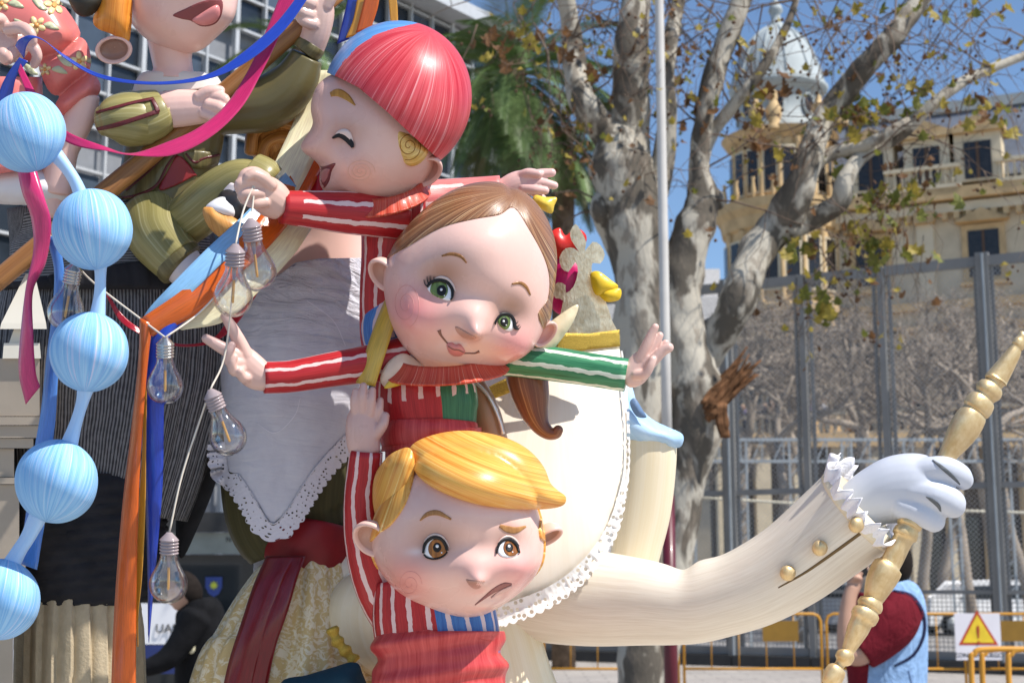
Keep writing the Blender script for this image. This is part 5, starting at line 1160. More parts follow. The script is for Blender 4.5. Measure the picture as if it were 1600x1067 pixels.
hand('hand', top, [[(786, 298, -130, 18, 14), (806, 288, -128, 20, 15), (826, 282, -126, 18, 13)]],
     [([(824, 278, -122), (842, 272, -120), (862, 270, -120)], 9, 7), ([(828, 288, -120), (848, 286, -116), (866, 290, -116)], 9, 6.5), ([(818, 294, -118), (836, 296, -112), (852, 298, -112)], 8.5, 6.5), ([(826, 296, -134), (842, 306, -136), (854, 318, -136), (858, 326, -134)], 7.5, 6), ([(812, 276, -124), (826, 270, -116), (842, 272, -112)], 8.5, 6.5)], (.70, .45, .41))
M_bluel = stripes('suit_blue_leg', (.03, .10, .36), (.10, .26, .58), 24, 10, 6)
tube('leg', [(612, 470, -84, 36), (598, 510, -74, 34), (606, 545, -64, 32), (630, 570, -56, 30)], M_bluel, top, round_ends=(14, 14))
# ================================================================== the cream costumed figure with the baton
M_cream = streak('cream_paint', (.75, .66, .53), (.82, .76, .66), 3, .3, .32, .35, bmp=.12)
M_crsl = streak('cream_sleeve_paint', (.66, .575, .46), (.78, .71, .60), 12, 12, .42, .2, lo=.3, hi=.6, bmp=.12)
M_creamy = streak('cream_panel_paint', (.74, .63, .42), (.80, .72, .56), 7, .25, .4, .2, bmp=.15)
M_gold = streak('gold_leaf', (.62, .43, .20), (.80, .63, .37), 5, 4, .46, 0, metal=.7, bmp=.5)
M_goldb = streak('gold_braid', (.36, .22, .03), (.80, .58, .12), 60, 60, .35, 0, metal=.7, bmp=1)
M_lace = lace_mat('white_lace', (.80, .79, .76), 10, .33)
M_glove = plain('glove_paint', (.55, .58, .65), .4, 0, .15, .04)
queen = thing('costumed_figure', P([800, 1290, -190.]), 'huge cream costumed figure with lace-edged cape, gold crown and a white glove reaching right', 'figure')
def zcape(x, y): return -235 + (y - 740) * .42
cape_o = [(845, 520), (905, 522), (962, 530), (972, 600), (979, 680), (976, 750), (957, 828), (916, 888), (862, 932), (795, 962), (700, 985), (600, 960), (530, 905), (520, 872), (545, 850), (600, 720), (700, 580), (780, 540)]
V, Fc, U = inflate(cape_o, zcape, 80, 7, sub=4, back=.9, iters=30, expo=.6)
cu = np.stack([(np.arctan2(V[:, 1] - 420, V[:, 0] - 860)) * 3.0, np.hypot(V[:, 1] - 420, V[:, 0] - 860) / 100], 1)
cape = mk('cape', V, Fc, M_cream, queen, uv=cu, fixn=True)
capT = bvh(V, Fc)
# lace border running along the hem
hem = catmull([(972, 548), (979, 610), (983, 680), (980, 752), (961, 832), (920, 894), (866, 938), (795, 968), (700, 992), (600, 968), (528, 912)], 14)
Th = np.gradient(hem, axis=0); Th /= np.linalg.norm(Th, axis=1)[:, None]; nh = np.stack([Th[:, 1], -Th[:, 0]], 1)
s_ = np.concatenate([[0], np.cumsum(np.linalg.norm(np.diff(hem, axis=0), axis=1))])
fine = np.arange(0, s_[-1], 2.5); hx = np.interp(fine, s_, hem[:, 0]); hy = np.interp(fine, s_, hem[:, 1]); nx = np.interp(fine, s_, nh[:, 0]); ny = np.interp(fine, s_, nh[:, 1])
V = []; UV = []; wid = np.interp(fine, [0, 180, 300, 480, 900], [4, 7, 20, 30, 30])
for i in range(len(fine)):
    sc = wid[i] * (1 + .16 * abs(math.sin(fine[i] / 15 * PI)))
    for j in range(5):
        t = j / 4; d = sc * t - wid[i] * .12
        V.append((hx[i] + nx[i] * -(wid[i] * .75 - d) , hy[i] + ny[i] * -(wid[i] * .75 - d), 0)); UV.append((fine[i] / 100, d / 100))
V = np.array(V)
zz = np.zeros(len(V))
for i, q in enumerate(V):
    h = capT.ray_cast(Vector((q[0], q[1], 3000)), Vector((0, 0, -1))); zz[i] = h[0].z if h[0] is not None else zcape(q[0], q[1]) + 4
V[:, 2] = zz + 10
Fc = [(i * 5 + j, i * 5 + j + 1, (i + 1) * 5 + j + 1, (i + 1) * 5 + j) for i in range(len(fine) - 1) for j in range(4)]
mk('lace_trim', V, Fc, M_lace, queen, uv=np.array(UV))
V, Fc, U = ball((645, 965, -160), (140, 100, 90), axis=(0, 1, 0)); mk('torso', V, Fc, M_creamy, queen, uv=U, fixn=True)
tube('skirt', [(700, 940, -290, 110, 80), (720, 1010, -290, 125, 90), (720, 1100, -290, 160, 110), (720, 1290, -290, 200, 130)], M_creamy, queen, rip=lambda t, v: 1 + .05 * np.sin(9 * t) * v)
# sleeve
def sl_r(t, v): return 1 + .012 * np.sin(3 * t + 14 * v) * np.sin(PI * v) + np.exp(-((t - PI / 2) / .7) ** 2) * (.10 * np.exp(-((v - .57) / .04) ** 2) - .07 * np.exp(-((v - .49) / .035) ** 2))
sleeve = tube('sleeve', [(760, 900, -300, 84), (840, 922, -285, 80), (920, 934, -262, 76), (1000, 940, -232, 68), (1050, 945, -212, 62), (1085, 945, -200, 60), (1120, 937, -188, 61), (1180, 915, -172, 66), (1240, 880, -158, 70), (1300, 832, -144, 75), (1344, 796, -132, 79)], M_cream, queen, n=48, rip=sl_r, cap=False)
for a_, nm in ((.98, 'cuff_edge'),):
    tube(nm, [(1336, 803, -134, 79), (1344, 796, -132, 80), (1345, 795, -132, 74), (1338, 801, -134, 60), (1320, 816, -140, 10)], MATS['cream_panel_paint'], queen, sub=2, cap=True)
sV, sF, _ = loft([(760, 900, -300, 84), (840, 922, -285, 80), (920, 934, -262, 76), (1000, 940, -232, 68), (1050, 945, -212, 62), (1085, 945, -200, 60), (1120, 937, -188, 61), (1180, 915, -172, 66), (1240, 880, -158, 70), (1300, 832, -144, 75), (1344, 796, -132, 79)], n=48, rip=sl_r)
sT = bvh(sV, sF)
stroke('cuff_slit', [(1216, 918), (1260, 893), (1310, 858), (1350, 829), (1374, 812)], [2, 4, 5, 5, 4], sT, plain('slit_dark', (.16, .10, .04), .7), queen, lift=.4)
for (bx_, by_) in ((1338, 820), (1281, 856), (1231, 895)):
    h = sT.ray_cast(Vector((bx_, by_, 3000)), Vector((0, 0, -1))); n_ = h[1]; n_ = n_ if n_.z > 0 else -n_
    V, Fc, U = ball((bx_, by_, h[0].z + 8), (12.5, 12.5, 11)); mk('button', V, Fc, M_gold, queen, uv=U, fixn=True)
nt = M_crsl.node_tree            # brush lines run slantwise over the sleeve
for n in nt.nodes:
    if n.type == 'MAPPING': n.inputs['Rotation'].default_value = (0, 0, .6); k = n.inputs['Scale'].default_value[0]; n.inputs['Scale'].default_value = (k * 1.6, k * .06, 1)
sleeve.data.materials[0] = M_crsl
# wrist frill: pointed cotton ruffle round the cuff opening
M_eyelet = lace_mat('eyelet_cotton', (.84, .83, .86), 26, .12)
ax_ = np.array([44, -36, 12.]); ax_ /= np.linalg.norm(ax_); a_ = np.cross(ax_, [0, 0, 1]); a_ /= np.linalg.norm(a_); b_ = np.cross(a_, ax_)
V = []; UV = []; nn_ = 288
for j in range(nn_ + 1):
    t = j / nn_ * 2 * PI; k = j % 12; tooth = abs(k - 6) / 6
    for i in range(5):
        s = i / 4; ext = (42 - 18 * tooth) * s; flare = 75 + 13 * s + 6 * s * math.sin(t * 13) + 4 * s * math.sin(t * 29 + 1)
        q = np.array([1336, 802, -134]) + ax_ * (ext - 2 + 5 * s * math.sin(9 * t)) + (a_ * math.sin(t) + b_ * math.cos(t)) * flare; V.append(q); UV.append((t * .7, s * .3))
Fc = [(j * 5 + i, j * 5 + i + 1, (j + 1) * 5 + i + 1, (j + 1) * 5 + i) for j in range(nn_) for i in range(4)]
V2, F2, U2 = shell(np.array(V), Fc, 1, None, np.array(UV)); mk('wrist_frill', V2, F2, M_eyelet, queen, uv=U2, fixn=True)
# gloved fist
gl = [loft([(1338, 796, -134, 42, 38), (1368, 776, -128, 47, 40), (1400, 765, -120, 54, 42), (1436, 762, -112, 54, 42), (1462, 764, -108, 44, 36)], n=24, sub=5, round_ends=(6, 16))]
fg = [finger([(1440, 738, -100), (1474, 733, -88), (1498, 741, -90), (1506, 750, -106)], 24, 16), finger([(1430, 768, -96), (1464, 774, -84), (1486, 784, -86), (1490, 790, -106)], 27, 20),
      finger([(1412, 790, -98), (1438, 800, -88), (1454, 809, -90), (1460, 814, -106)], 24, 18)]
remesh('glove', gl + fg, M_glove, queen, vox=2.2, it=16)
glb = bvh(*join(gl + fg)[:2])
stroke('glove_crease', [(1457, 718), (1472, 730), (1488, 744), (1500, 757)], [1.5, 6, 6, 2], glb, plain('crease_dark', (.12, .13, .14), .7), queen, lift=1.0)
stroke('glove_crease', [(1447, 776), (1456, 781), (1466, 790), (1470, 800)], [1.5, 6, 6, 2], glb, MATS['crease_dark'], queen, lift=1.0)
# panel with the pale blue collar behind the cape
M_blue = streak('pale_blue_paint', (.32, .52, .76), (.50, .68, .86), 5, .6, .35, .3)
tube('neck_panel', [(1012, 672, -330, 44, 30), (1012, 720, -330, 45, 32), (1004, 800, -330, 44, 32), (990, 880, -330, 38, 32), (975, 960, -330, 40, 34)], M_creamy, queen)
V, Fc, U = inflate([(940, 590), (982, 596), (996, 630), (1018, 654), (1046, 668), (1066, 678), (1067, 692), (1056, 700), (1010, 697), (975, 690), (945, 660)], -318, 34, 5, sub=4, back=1); mk('blue_collar', V, Fc, M_blue, queen, uv=hair_uv(V, (.6, .6)), fixn=True)
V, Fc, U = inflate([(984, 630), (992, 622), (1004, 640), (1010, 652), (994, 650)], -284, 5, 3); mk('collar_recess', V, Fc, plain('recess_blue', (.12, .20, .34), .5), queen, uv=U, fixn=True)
# crown
M_crown = streak('crown_leaf', (.48, .39, .26), (.78, .70, .54), 5, 5, .3, 0, metal=.7, bmp=1)
crown_o = [(868, 545), (872, 505), (880, 470), (868, 466), (862, 452), (872, 441), (884, 446), (884, 458), (896, 448), (903, 425), (899, 410), (888, 425), (877, 418), (874, 402), (884, 388), (897, 388), (905, 394), (893, 376), (891, 362), (899, 350), (907, 360), (916, 378), (914, 392), (926, 378), (938, 383), (945, 398), (938, 412), (926, 411), (925, 425), (932, 448), (946, 470), (956, 500), (968, 545)]
crv = lambda x, y: -((x - 900) / 75.0) ** 2 * 22 - (545 - y) * .05
V, Fc, U = extrude_poly(crown_o, -172, 4, sub=2, curve=crv, sp=5); crown = mk('crown', V, Fc, M_crown, queen, uv=U, fixn=True, smooth=False)
V, Fc, U = extrude_poly([(764, 604), (800, 586), (870, 545), (868, 520), (920, 521), (968, 515), (969, 541), (920, 546), (872, 556), (800, 612), (770, 624)], -160, 5, curve=lambda x, y: -((x - 880) / 90.0) ** 2 * 22, sp=5); mk('braid_trim', V, Fc, M_goldb, queen, uv=U, fixn=True)
for (pts_, c_, nm) in (([(862, 414), (884, 400), (908, 414), (922, 446), (914, 482), (886, 494), (860, 476)], (.55, .01, .14), 'magenta_flower'), ([(858, 368), (874, 356), (884, 368), (900, 356), (916, 368), (912, 388), (892, 404), (864, 402)], (.62, .03, .02), 'red_flower')):
    V, Fc, U = inflate(pts_, -205, 12, 4); fl = mk('flower', V, Fc, plain(nm, c_, .35, 0, .3, .25, 30), queen, uv=U, fixn=True)
for pts_ in ([(884, 462), (900, 456), (914, 464), (908, 474), (894, 478), (884, 474)],):
    V, Fc, U = inflate(pts_, -188, 6, 3); mk('petal', V, Fc, plain('pink_petal', (.70, .12, .42), .35, 0, .3, .2, 30), queen, uv=U, fixn=True)
for pts_ in ([(922, 430), (935, 424), (955, 438), (966, 448), (950, 458), (930, 460)], [(934, 456), (955, 450), (970, 452), (968, 468), (950, 472), (940, 466)]):
    V, Fc, U = inflate(pts_, -164, 7, 3); mk('petal', V, Fc, plain('yellow_petal', (.75, .50, .02), .35, 0, .3, .15, 30), queen, uv=U, fixn=True)
# the tan armour-like piece between girl and cape
tube('shoulder_strap', [(742, 600, -90, 16), (758, 640, -86, 22), (770, 690, -84, 24)], plain('tan_paint', (.36, .22, .14), .35, 0, .3, .15), queen, round_ends=(8, 0))
tube('silver_edge', [(742, 596, -68, 3), (764, 620, -62, 3), (780, 655, -60, 3), (786, 678, -60, 3)], plain('silver_paint', (.7, .7, .72), .25, .5), queen, n=8)
# baton
baton = [(1602, 520, 8), (1597, 530, 9), (1594, 534, 10.5), (1590, 541, 10.5), (1588, 543, 9), (1583, 553, 12), (1560, 588, 17.5), (1556, 594, 18.5), (1555, 597, 15), (1552, 601, 15), (1550, 604, 20), (1544, 612, 22), (1540, 618, 18), (1537, 622, 18), (1535, 625, 22), (1529, 634, 24), (1525, 640, 23), (1522, 644, 20), (1520, 648, 23), (1508, 668, 25), (1493, 692, 20), (1480, 712, 14.5), (1466, 735, 14), (1445, 780, 14), (1428, 808, 15), (1424, 814, 20), (1420, 822, 20), (1419, 825, 17), (1417, 829, 20), (1413, 838, 20.5), (1411, 842, 16.5), (1396, 872, 17), (1390, 882, 18), (1388, 885, 24), (1382, 896, 25), (1374, 912, 23), (1366, 932, 17.5), (1364, 937, 16), (1362, 941, 20), (1358, 948, 21), (1356, 952, 17), (1354, 956, 22), (1349, 966, 22), (1346, 971, 18), (1340, 984, 17.5), (1326, 1014, 11), (1324, 1018, 11), (1322, 1022, 15), (1317, 1031, 14.5), (1314, 1035, 9), (1310, 1041, 9), (1308, 1044, 15), (1302, 1056, 17), (1297, 1068, 14), (1294, 1074, 5)]
nb_ = len(baton)
tube('golden_baton', [(b[0], b[1], -96 + 50 * (i / nb_ - .45), b[2]) for i, b in enumerate(baton)], M_gold, None, sub=2, n=36, label='turned golden baton gripped by the white glove', cat='baton')

# ================================================================== garland of blue balls on the left
M_bb = streak('blue_ball_paint', (.17, .42, .76), (.36, .62, .88), 16, .5, .68, .0, lo=.4, hi=.62, c3=(.60, .62, .86), bmp=.8)
gar = thing('bead_garland', P([20, 1290, 190.]), 'garland of big pale blue striped balls joined by blue rods', 'garland')
balls = [(40, 207, 63, (.3, 1, .2)), (144, 358, 64, (.1, 1, .25)), (139, 550, 63, (-.1, 1, .2)), (88, 752, 66, (-.25, 1, .3)), (0, 936, 64, (-.2, 1, .2)), (-60, 1120, 64, (-.2, 1, .2))]
for (x, y, r, ax2) in balls:
    V, Fc, U = ball((x, y, 190), r, 48, 32, axis=ax2); c_ = np.array([x, y, 190.]); V = c_ + (V - c_) * (1 + .008 * np.sin((V[:, :1] + x) / 17) * np.cos((V[:, 1:2] + y) / 13) + .006 * np.sin(V[:, 2:3] / 11 + x)); U = U * np.array([1, 1 + .3 * math.sin(x)]) + np.array([x * .37, y * .53]); mk('ball', V, Fc, M_bb, gar, uv=U, fixn=True)
M_rod = streak('blue_rod_paint', (.34, .56, .84), (.50, .66, .88), 5, .4, .5, .1)
for pts_ in ([(82, 236, 190, 13), (102, 260, 190, 10), (118, 285, 190, 10), (128, 310, 190, 12)], [(156, 405, 190, 14), (157, 425, 190, 9.5), (156, 460, 190, 9.5), (152, 495, 190, 13)], [(134, 605, 190, 14), (128, 630, 190, 10), (119, 660, 190, 10), (108, 695, 190, 14)], [(60, 805, 190, 15), (44, 838, 190, 12), (30, 860, 190, 12), (16, 885, 190, 15)], [(-20, 985, 190, 14), (-34, 1030, 190, 10), (-44, 1070, 190, 13)]):
    tube('rod', pts_, M_rod, gar, n=18)
tube('rod', [(-70, 1170, 190, 12), (-75, 1290, 190, 12)], M_rod, gar, n=18)

# ================================================================== ribbons
S_mag = satin('magenta_satin', (.62, .02, .15)); S_pink = satin('pink_satin', (.74, .05, .22)); S_blue = satin('blue_satin', (.015, .06, .48)); S_lblue = satin('light_blue_satin', (.10, .30, .78))
S_or = satin('orange_satin', (.72, .14, .01)); S_gold = satin('gold_satin', (.78, .40, .04)); S_cr = satin('cream_satin', (.95, .86, .60)); S_red = satin('red_satin', (.52, .01, .03)); S_dr = satin('dark_red_satin', (.22, .005, .01)); S_sky = satin('sky_satin', (.30, .58, .86))
ribbon('satin_ribbon', [(32, 100, 60), (70, 170, 90), (104, 205, 110), (160, 228, 120), (205, 240, 124), (262, 222, 118), (310, 200, 100), (352, 165, 70), (388, 110, 40), (415, 50, 20), (440, -12, 0)],
       [(28, 112, 66), (62, 190, 100), (112, 226, 116), (165, 236, 130), (205, 243, 136), (270, 243, 130), (330, 214, 108), (378, 168, 76), (410, 112, 44), (440, 50, 24), (466, -12, 4)], S_mag, label='long magenta satin ribbon swooping from the left hand past the jacket', cat='ribbon', group='festival ribbons')
ribbon('satin_ribbon', [(24, 72, 70), (30, 62, 84), (46, 56, 92), (66, 62, 92), (100, 86, 90), (150, 114, 92), (215, 127, 94), (280, 126, 90), (335, 112, 80), (385, 78, 60), (430, 38, 36), (470, -12, 10)],
       [(38, 92, 70), (42, 72, 90), (54, 60, 98), (74, 68, 96), (104, 94, 94), (152, 121, 95), (215, 132, 97), (285, 131, 94), (345, 118, 84), (400, 88, 66), (448, 44, 40), (488, -12, 14)], S_blue, label='narrow blue satin ribbon draped across the chin of the upper figure', cat='ribbon', group='festival ribbons')
ribbon('satin_ribbon', [(30, 90, 60), (14, 112, 58), (0, 140, 56), (-14, 190, 56)], [(44, 96, 60), (26, 120, 60), (18, 152, 58), (2, 200, 58)], S_blue, label='short dark blue ribbon end hanging under the left hand', cat='ribbon', group='festival ribbons')
ribbon('satin_ribbon', [(26, 262, 120), (34, 300, 126), (48, 340, 124), (52, 390, 126), (40, 450, 128), (32, 520, 126), (29, 580, 126), (40, 632, 124)], [(56, 262, 120), (70, 310, 134), (80, 350, 132), (72, 410, 120), (52, 455, 120), (52, 520, 134), (56, 580, 132), (63, 604, 124)], S_pink, curl=6, label='crumpled pink ribbon hanging between the first blue balls and ending in a tail', cat='ribbon', group='festival ribbons')
ribbon('satin_ribbon', [(72, 372, 110), (84, 420, 106), (82, 480, 104), (72, 560, 104), (64, 640, 106), (54, 700, 110), (42, 790, 112), (30, 880, 112)], [(90, 366, 110), (100, 420, 106), (98, 480, 110), (92, 560, 112), (88, 640, 112), (82, 700, 112), (72, 800, 112), (58, 890, 112)], S_lblue, curl=3, label='bright blue ribbon hanging straight behind the blue ball garland', cat='ribbon', group='festival ribbons')
ribbon('satin_ribbon', [(168, 458, 40), (190, 490, 44), (216, 512, 44), (250, 530, 30), (290, 538, 20), (330, 530, 0), (356, 500, -30), (392, 440, -60), (432, 380, -90), (470, 320, -120), (510, 250, -140)], [(166, 462, 40), (186, 500, 46), (214, 520, 50), (250, 535, 34), (290, 542, 24), (336, 534, 0), (372, 504, -30), (410, 446, -60), (444, 386, -90), (492, 316, -120), (532, 250, -140)], S_red, label='red ribbon behind the hanging bulbs, curving down from the upper right', cat='ribbon', group='festival ribbons')
# bundle: diagonal from behind the boy, folded over, then hanging
ribbon('satin_ribbon', [(446, 270, -90), (376, 340, -6), (326, 386, 46), (272, 440, 76), (236, 478, 80), (221, 500, 78)], [(464, 292, -90), (396, 364, -4), (350, 408, 48), (296, 460, 76), (256, 486, 80), (232, 512, 78)], S_sky, label='pale blue ribbon on top of the slanting ribbon bundle', cat='ribbon', group='festival ribbons')
ribbon('satin_ribbon', [(496, 196, -180), (470, 250, -140), (434, 300, -60), (388, 358, 0), (340, 402, 44), (286, 452, 76), (222, 496, 88)], [(524, 210, -180), (500, 270, -140), (464, 332, -64), (420, 386, -4), (366, 436, 40), (312, 488, 70), (238, 526, 88)], S_or, curl=4, label='orange ribbon slanting down to the fold of the bundle', cat='ribbon', group='festival ribbons')
ribbon('satin_ribbon', [(470, 300, -120), (448, 325, -70), (414, 366, -20), (366, 420, 24), (322, 462, 46), (270, 506, 60)], [(506, 330, -120), (488, 356, -74), (456, 402, -26), (404, 456, 18), (352, 502, 42), (284, 516, 60)], S_cr, label='cream ribbon on the lower side of the slanting bundle', cat='ribbon', group='festival ribbons')
ribbon('satin_ribbon', [(486, 110, -190), (464, 178, -170), (436, 240, -130), (408, 300, -50), (376, 356, -24)], [(540, 110, -190), (516, 180, -170), (488, 256, -130), (448, 326, -54), (402, 372, -24)], S_cr, label='broad cream ribbon falling beside the laughing face', cat='ribbon', group='festival ribbons')
ribbon('satin_ribbon', [(218, 496, 88), (216, 560, 86), (206, 660, 84), (190, 800, 84), (178, 960, 84), (172, 1120, 84)], [(238, 506, 88), (230, 580, 90), (222, 680, 92), (216, 800, 92), (213, 960, 92), (212, 1120, 92)], S_or, curl=5, label='long orange ribbon hanging straight down from the fold', cat='ribbon', group='festival ribbons')
ribbon('satin_ribbon', [(224, 600, 80), (222, 700, 78), (216, 800, 78), (212, 900, 78), (212, 960, 78), (214, 1010, 78)], [(230, 590, 80), (228, 700, 82), (227, 800, 82), (222, 900, 82), (216, 960, 80), (216, 1010, 80)], S_gold, label='gold ribbon showing between the hanging orange and blue ones', cat='ribbon', group='festival ribbons')
ribbon('satin_ribbon', [(300, 470, 60), (268, 496, 76), (240, 520, 82), (219, 560, 76), (218, 640, 74), (226, 760, 72), (230, 880, 72), (231, 990, 72)], [(304, 490, 60), (276, 514, 78), (262, 534, 88), (256, 580, 80), (256, 640, 80), (254, 760, 78), (244, 880, 76), (233, 1004, 72)], S_blue, curl=5, label='blue ribbon folded over the bundle and hanging to a point', cat='ribbon', group='festival ribbons')
for (L, R, m_, lb) in (([(546, -12, -190), (536, 30, -190), (526, 70, -190)], [(560, -12, -190), (556, 20, -190), (545, 62, -190)], S_blue, 'short dark blue ribbon above the blue stripe of the red cap'), ([(560, -12, -186), (552, 30, -186), (540, 60, -186)], [(578, -12, -186), (566, 30, -186), (556, 56, -186)], S_gold, 'short gold ribbon above the red cap'), ([(572, -12, -182), (564, 20, -182), (556, 52, -182)], [(594, -12, -182), (590, 14, -182), (580, 44, -182)], S_or, 'short orange ribbon above the red cap'), ([(606, -12, -184), (608, 10, -184), (610, 36, -184)], [(618, -12, -184), (621, 10, -184), (622, 36, -184)], S_gold, 'thin gold ribbon rightmost above the red cap')):
    ribbon('satin_ribbon', L, R, m_, label=lb, cat='ribbon', group='festival ribbons')

# ================================================================== light bulbs on a cord
def glass_mat():
    m, nt, b = base_mat('clear_glass', .02); out = nt.nodes['Material Output']
    g = N(nt, 'BsdfGlass', IOR=1.45, Roughness=.0); g.inputs['Color'].default_value = (.97, .97, .98, 1)
    tr = N(nt, 'BsdfTransparent'); tr.inputs['Color'].default_value = (.96, .96, .97, 1); gl_ = N(nt, 'BsdfGlossy', Roughness=.03)
    fr_ = N(nt, 'LayerWeight', Blend=.45); fac = ramp(nt, fr_.outputs['Facing'], .0, 1.0); fac = mth(nt, 'POWER', fac, 2.0)
    mx = N(nt, 'MixShader'); nt.links.new(mth(nt, 'ADD', mth(nt, 'MULTIPLY', fac, .75), .06), mx.inputs[0]); nt.links.new(tr.outputs[0], mx.inputs[1]); nt.links.new(gl_.outputs[0], mx.inputs[2])
    nt.links.new(mx.outputs[0], out.inputs[0]); return m
M_glass = glass_mat()
M_screw = plain('screw_metal', (.62, .58, .54), .22, .9, 0, .1); M_plast = plain('clear_base', (.34, .28, .29), .15, 0, .5, .15); M_fil = plain('filament_amber', (.72, .38, .08), .3, 0, .4, .1); M_cord = plain('cord_twine', (.62, .56, .48), .8, 0, 0, .2)
M_reflect = plain('bulb_water', (.8, .8, .8), .1)
def bulb(x, y, ang, z, s, label, metal=True):
    """x,y = centre of the glass globe; ang tilts the base"""
    d = np.array([math.sin(ang), -math.cos(ang), 0.15]); d /= np.linalg.norm(d)
    def pt(t, r): return (x + d[0] * t * s, y + d[1] * t * s, z + d[2] * t * s, r * s)
    t0 = thing('light_bulb', P([x - d[0] * 30, y + 28 * s, float(z)]), label, 'light bulb', 'clear bulbs hanging on a cord')
    gp = [pt(-30, 3), pt(-29, 9), pt(-24, 19), pt(-14, 27), pt(0, 30), pt(14, 26.5), pt(28, 19), pt(38, 14.5), pt(46, 13.5)]
    V, Fc, U = loft(gp, n=36, sub=4, cap=False); gl2 = mk('glass', V, Fc, M_glass, t0, uv=U, fixn=True)
    Nn = vnormals(V, Fc); mk('inner_glass', V * 1 + (np.array([x, y, z]) - V) * .045, [f[::-1] for f in Fc], M_glass, gl2, uv=U)
    sp_ = []
    for k in range(5): sp_ += [pt(46 + k * 5, 13.2), pt(48 + k * 5, 15.4), pt(50 + k * 5, 13.6)]
    sp_ += [pt(72, 12), pt(76, 8), pt(80, 4)]
    tube('screw_cap', sp_, M_screw if metal else M_plast, t0, n=24, sub=2)
    tube('filament', [pt(40, 1.4), pt(28, 2.1), pt(-6, 2.1), pt(-8, 1.2)], M_fil, t0, n=8, sub=2)
    tube('stem', [pt(46, 4), pt(34, 3), pt(22, 1.6)], M_plast, t0, n=10, sub=2)
    return pt(79, 0)[:3]
tops = [bulb(103, 487, .18, 120, .98, 'clear bulb behind the second blue ball, leftmost of the bulbs'), bulb(258, 603, 0, 130, .97, 'clear bulb with shiny metal cap hanging in front of the blue ribbon'), bulb(401, 424, -.12, 88, 1.05, 'clear bulb just under the laughing boy’s hand, right one of the pair', False),
        bulb(364, 464, .05, 104, 1.05, 'clear bulb left of the pair under the hand, in front of the slanting ribbons', False), bulb(356, 682, -.36, 120, 1.0, 'tilted clear bulb in front of the shawl’s left edge', False), bulb(263, 912, .02, 140, 1.02, 'lowest clear bulb, at the end of the twisted cord', False)]
def cord(pts): return loft([(p[0], p[1], p[2], 1.6) for p in pts], n=7, sub=6)
H1 = (398, 285, 56)
V, Fc, U = join([cord([H1, (394, 330, 70), tops[2]]), cord([H1, (380, 330, 80), tops[3]]), cord([tops[3], (352, 440, 88), (310, 490, 104), tops[1]]), cord([tops[3], (362, 470, 92), (350, 560, 92), tops[4]]), cord([tops[4], (318, 640, 120), (285, 740, 132), tops[5]]), cord([tops[0], (150, 445, 96), (230, 506, 90), tops[1]]), cord([(60, 330, 100), (88, 385, 112), tops[0]])])
mk('bulb_cord', V, Fc, M_cord, None, uv=U, fixn=True, label='thin twisted beige cord carrying the clear bulbs', cat='cord')

# ================================================================== figure in the olive jacket, top left
M_olive = streak('olive_paint', (.19, .165, .05), (.34, .30, .12), 9, .3, .36, .3, c3=(.46, .42, .22)); M_maroon = plain('maroon_paint', (.10, .012, .016), .4, 0, .2, .15); M_dol = streak('dark_olive_paint', (.075, .062, .022), (.19, .16, .065), 9, .35, .4, .25)
M_oh = streak('orange_hair_paint', (.52, .14, .01), (.80, .34, .05), 14, .4, .35, .35); M_sock = plain('sock_paint', (.66, .60, .60), .45, 0, .2, .06); M_shirt = plain('shirt_paint', (.68, .62, .56), .4, 0, .2, .06)
man = thing('jacket_figure', P([250, 480, -170.]), 'painted laughing figure in olive jacket with orange hair, holding a long wooden pole', 'figure')
mV, mF = skull((282, -26, -150), (92, 104, 96), .12, None, [((306, 74, None), (44, 22, 50), (2, 8, 6)), ((316, 20, None), (44, 26, 50), (6, 0, -6)), ((225, 20, None), (36, 40, 60), (-4, 4, 8)), ((352, 28, None), (28, 30, 60), (8, 2, 8))], nu=120, nv=90)
mcol = tint(mV, SKIN, [((232, 22), (24, 28), (.66, .34, .28), .7), ((305, 80), (50, 18), (.6, .38, .28), .3)])
mh = mk('head', mV, mF, skin, man, col=mcol, uv=mV[:, :2] / 100, fixn=True); mT = bvh(mV, mF)
mm = patch('mouth', [(270, 24), (290, 14), (312, 4), (338, -2), (348, 4), (346, 24), (336, 38), (316, 42), (298, 33), (284, 30)], mT, MATS['mouth_red'], mh, lift=.5)
patch('tongue', [(300, 32), (316, 20), (338, 8), (344, 16), (342, 28), (333, 37), (316, 40)], mT, plain('tongue_pink', (.62, .22, .21), .3, 0, .5, .08), mh, lift=1.0, dome=5)
ear('ear', (178, 78, -96), (-.15, .42, .9), (-.25, -1, .1), 29, 23, 18, skin, man, inner=(.28, .16, .12))
V, Fc, U = inflate([(145, 34), (152, 10), (165, -20), (204, -20), (203, 62), (188, 60), (170, 52), (154, 46)], -84, 22, 5, sub=3); mk('hair', V, Fc, M_oh, man, uv=hair_uv(V, (-.1, 1)), fixn=True)
V, Fc, U = inflate([(108, -14), (112, 12), (126, 26), (144, 24), (158, 8), (166, -16)], -80, 18, 5, sub=3); mk('hat', V, Fc, plain('hat_paint', (.035, .03, .02), .5, 0, .1, .3), man, uv=U, fixn=True)
tube('neck', [(268, 50, -160, 42), (268, 85, -160, 33), (270, 105, -160, 31), (270, 120, -160, 36)], skin, man, col=None)
man.children[-1].data.materials.clear(); man.children[-1].data.materials.append(plain('skin_plain', SKIN, .36, 0, .3, .05))
tube('shirt_collar', [(274, 112, -160, 44, 30), (274, 122, -160, 62, 36), (276, 140, -162, 72, 40)], M_shirt, man)
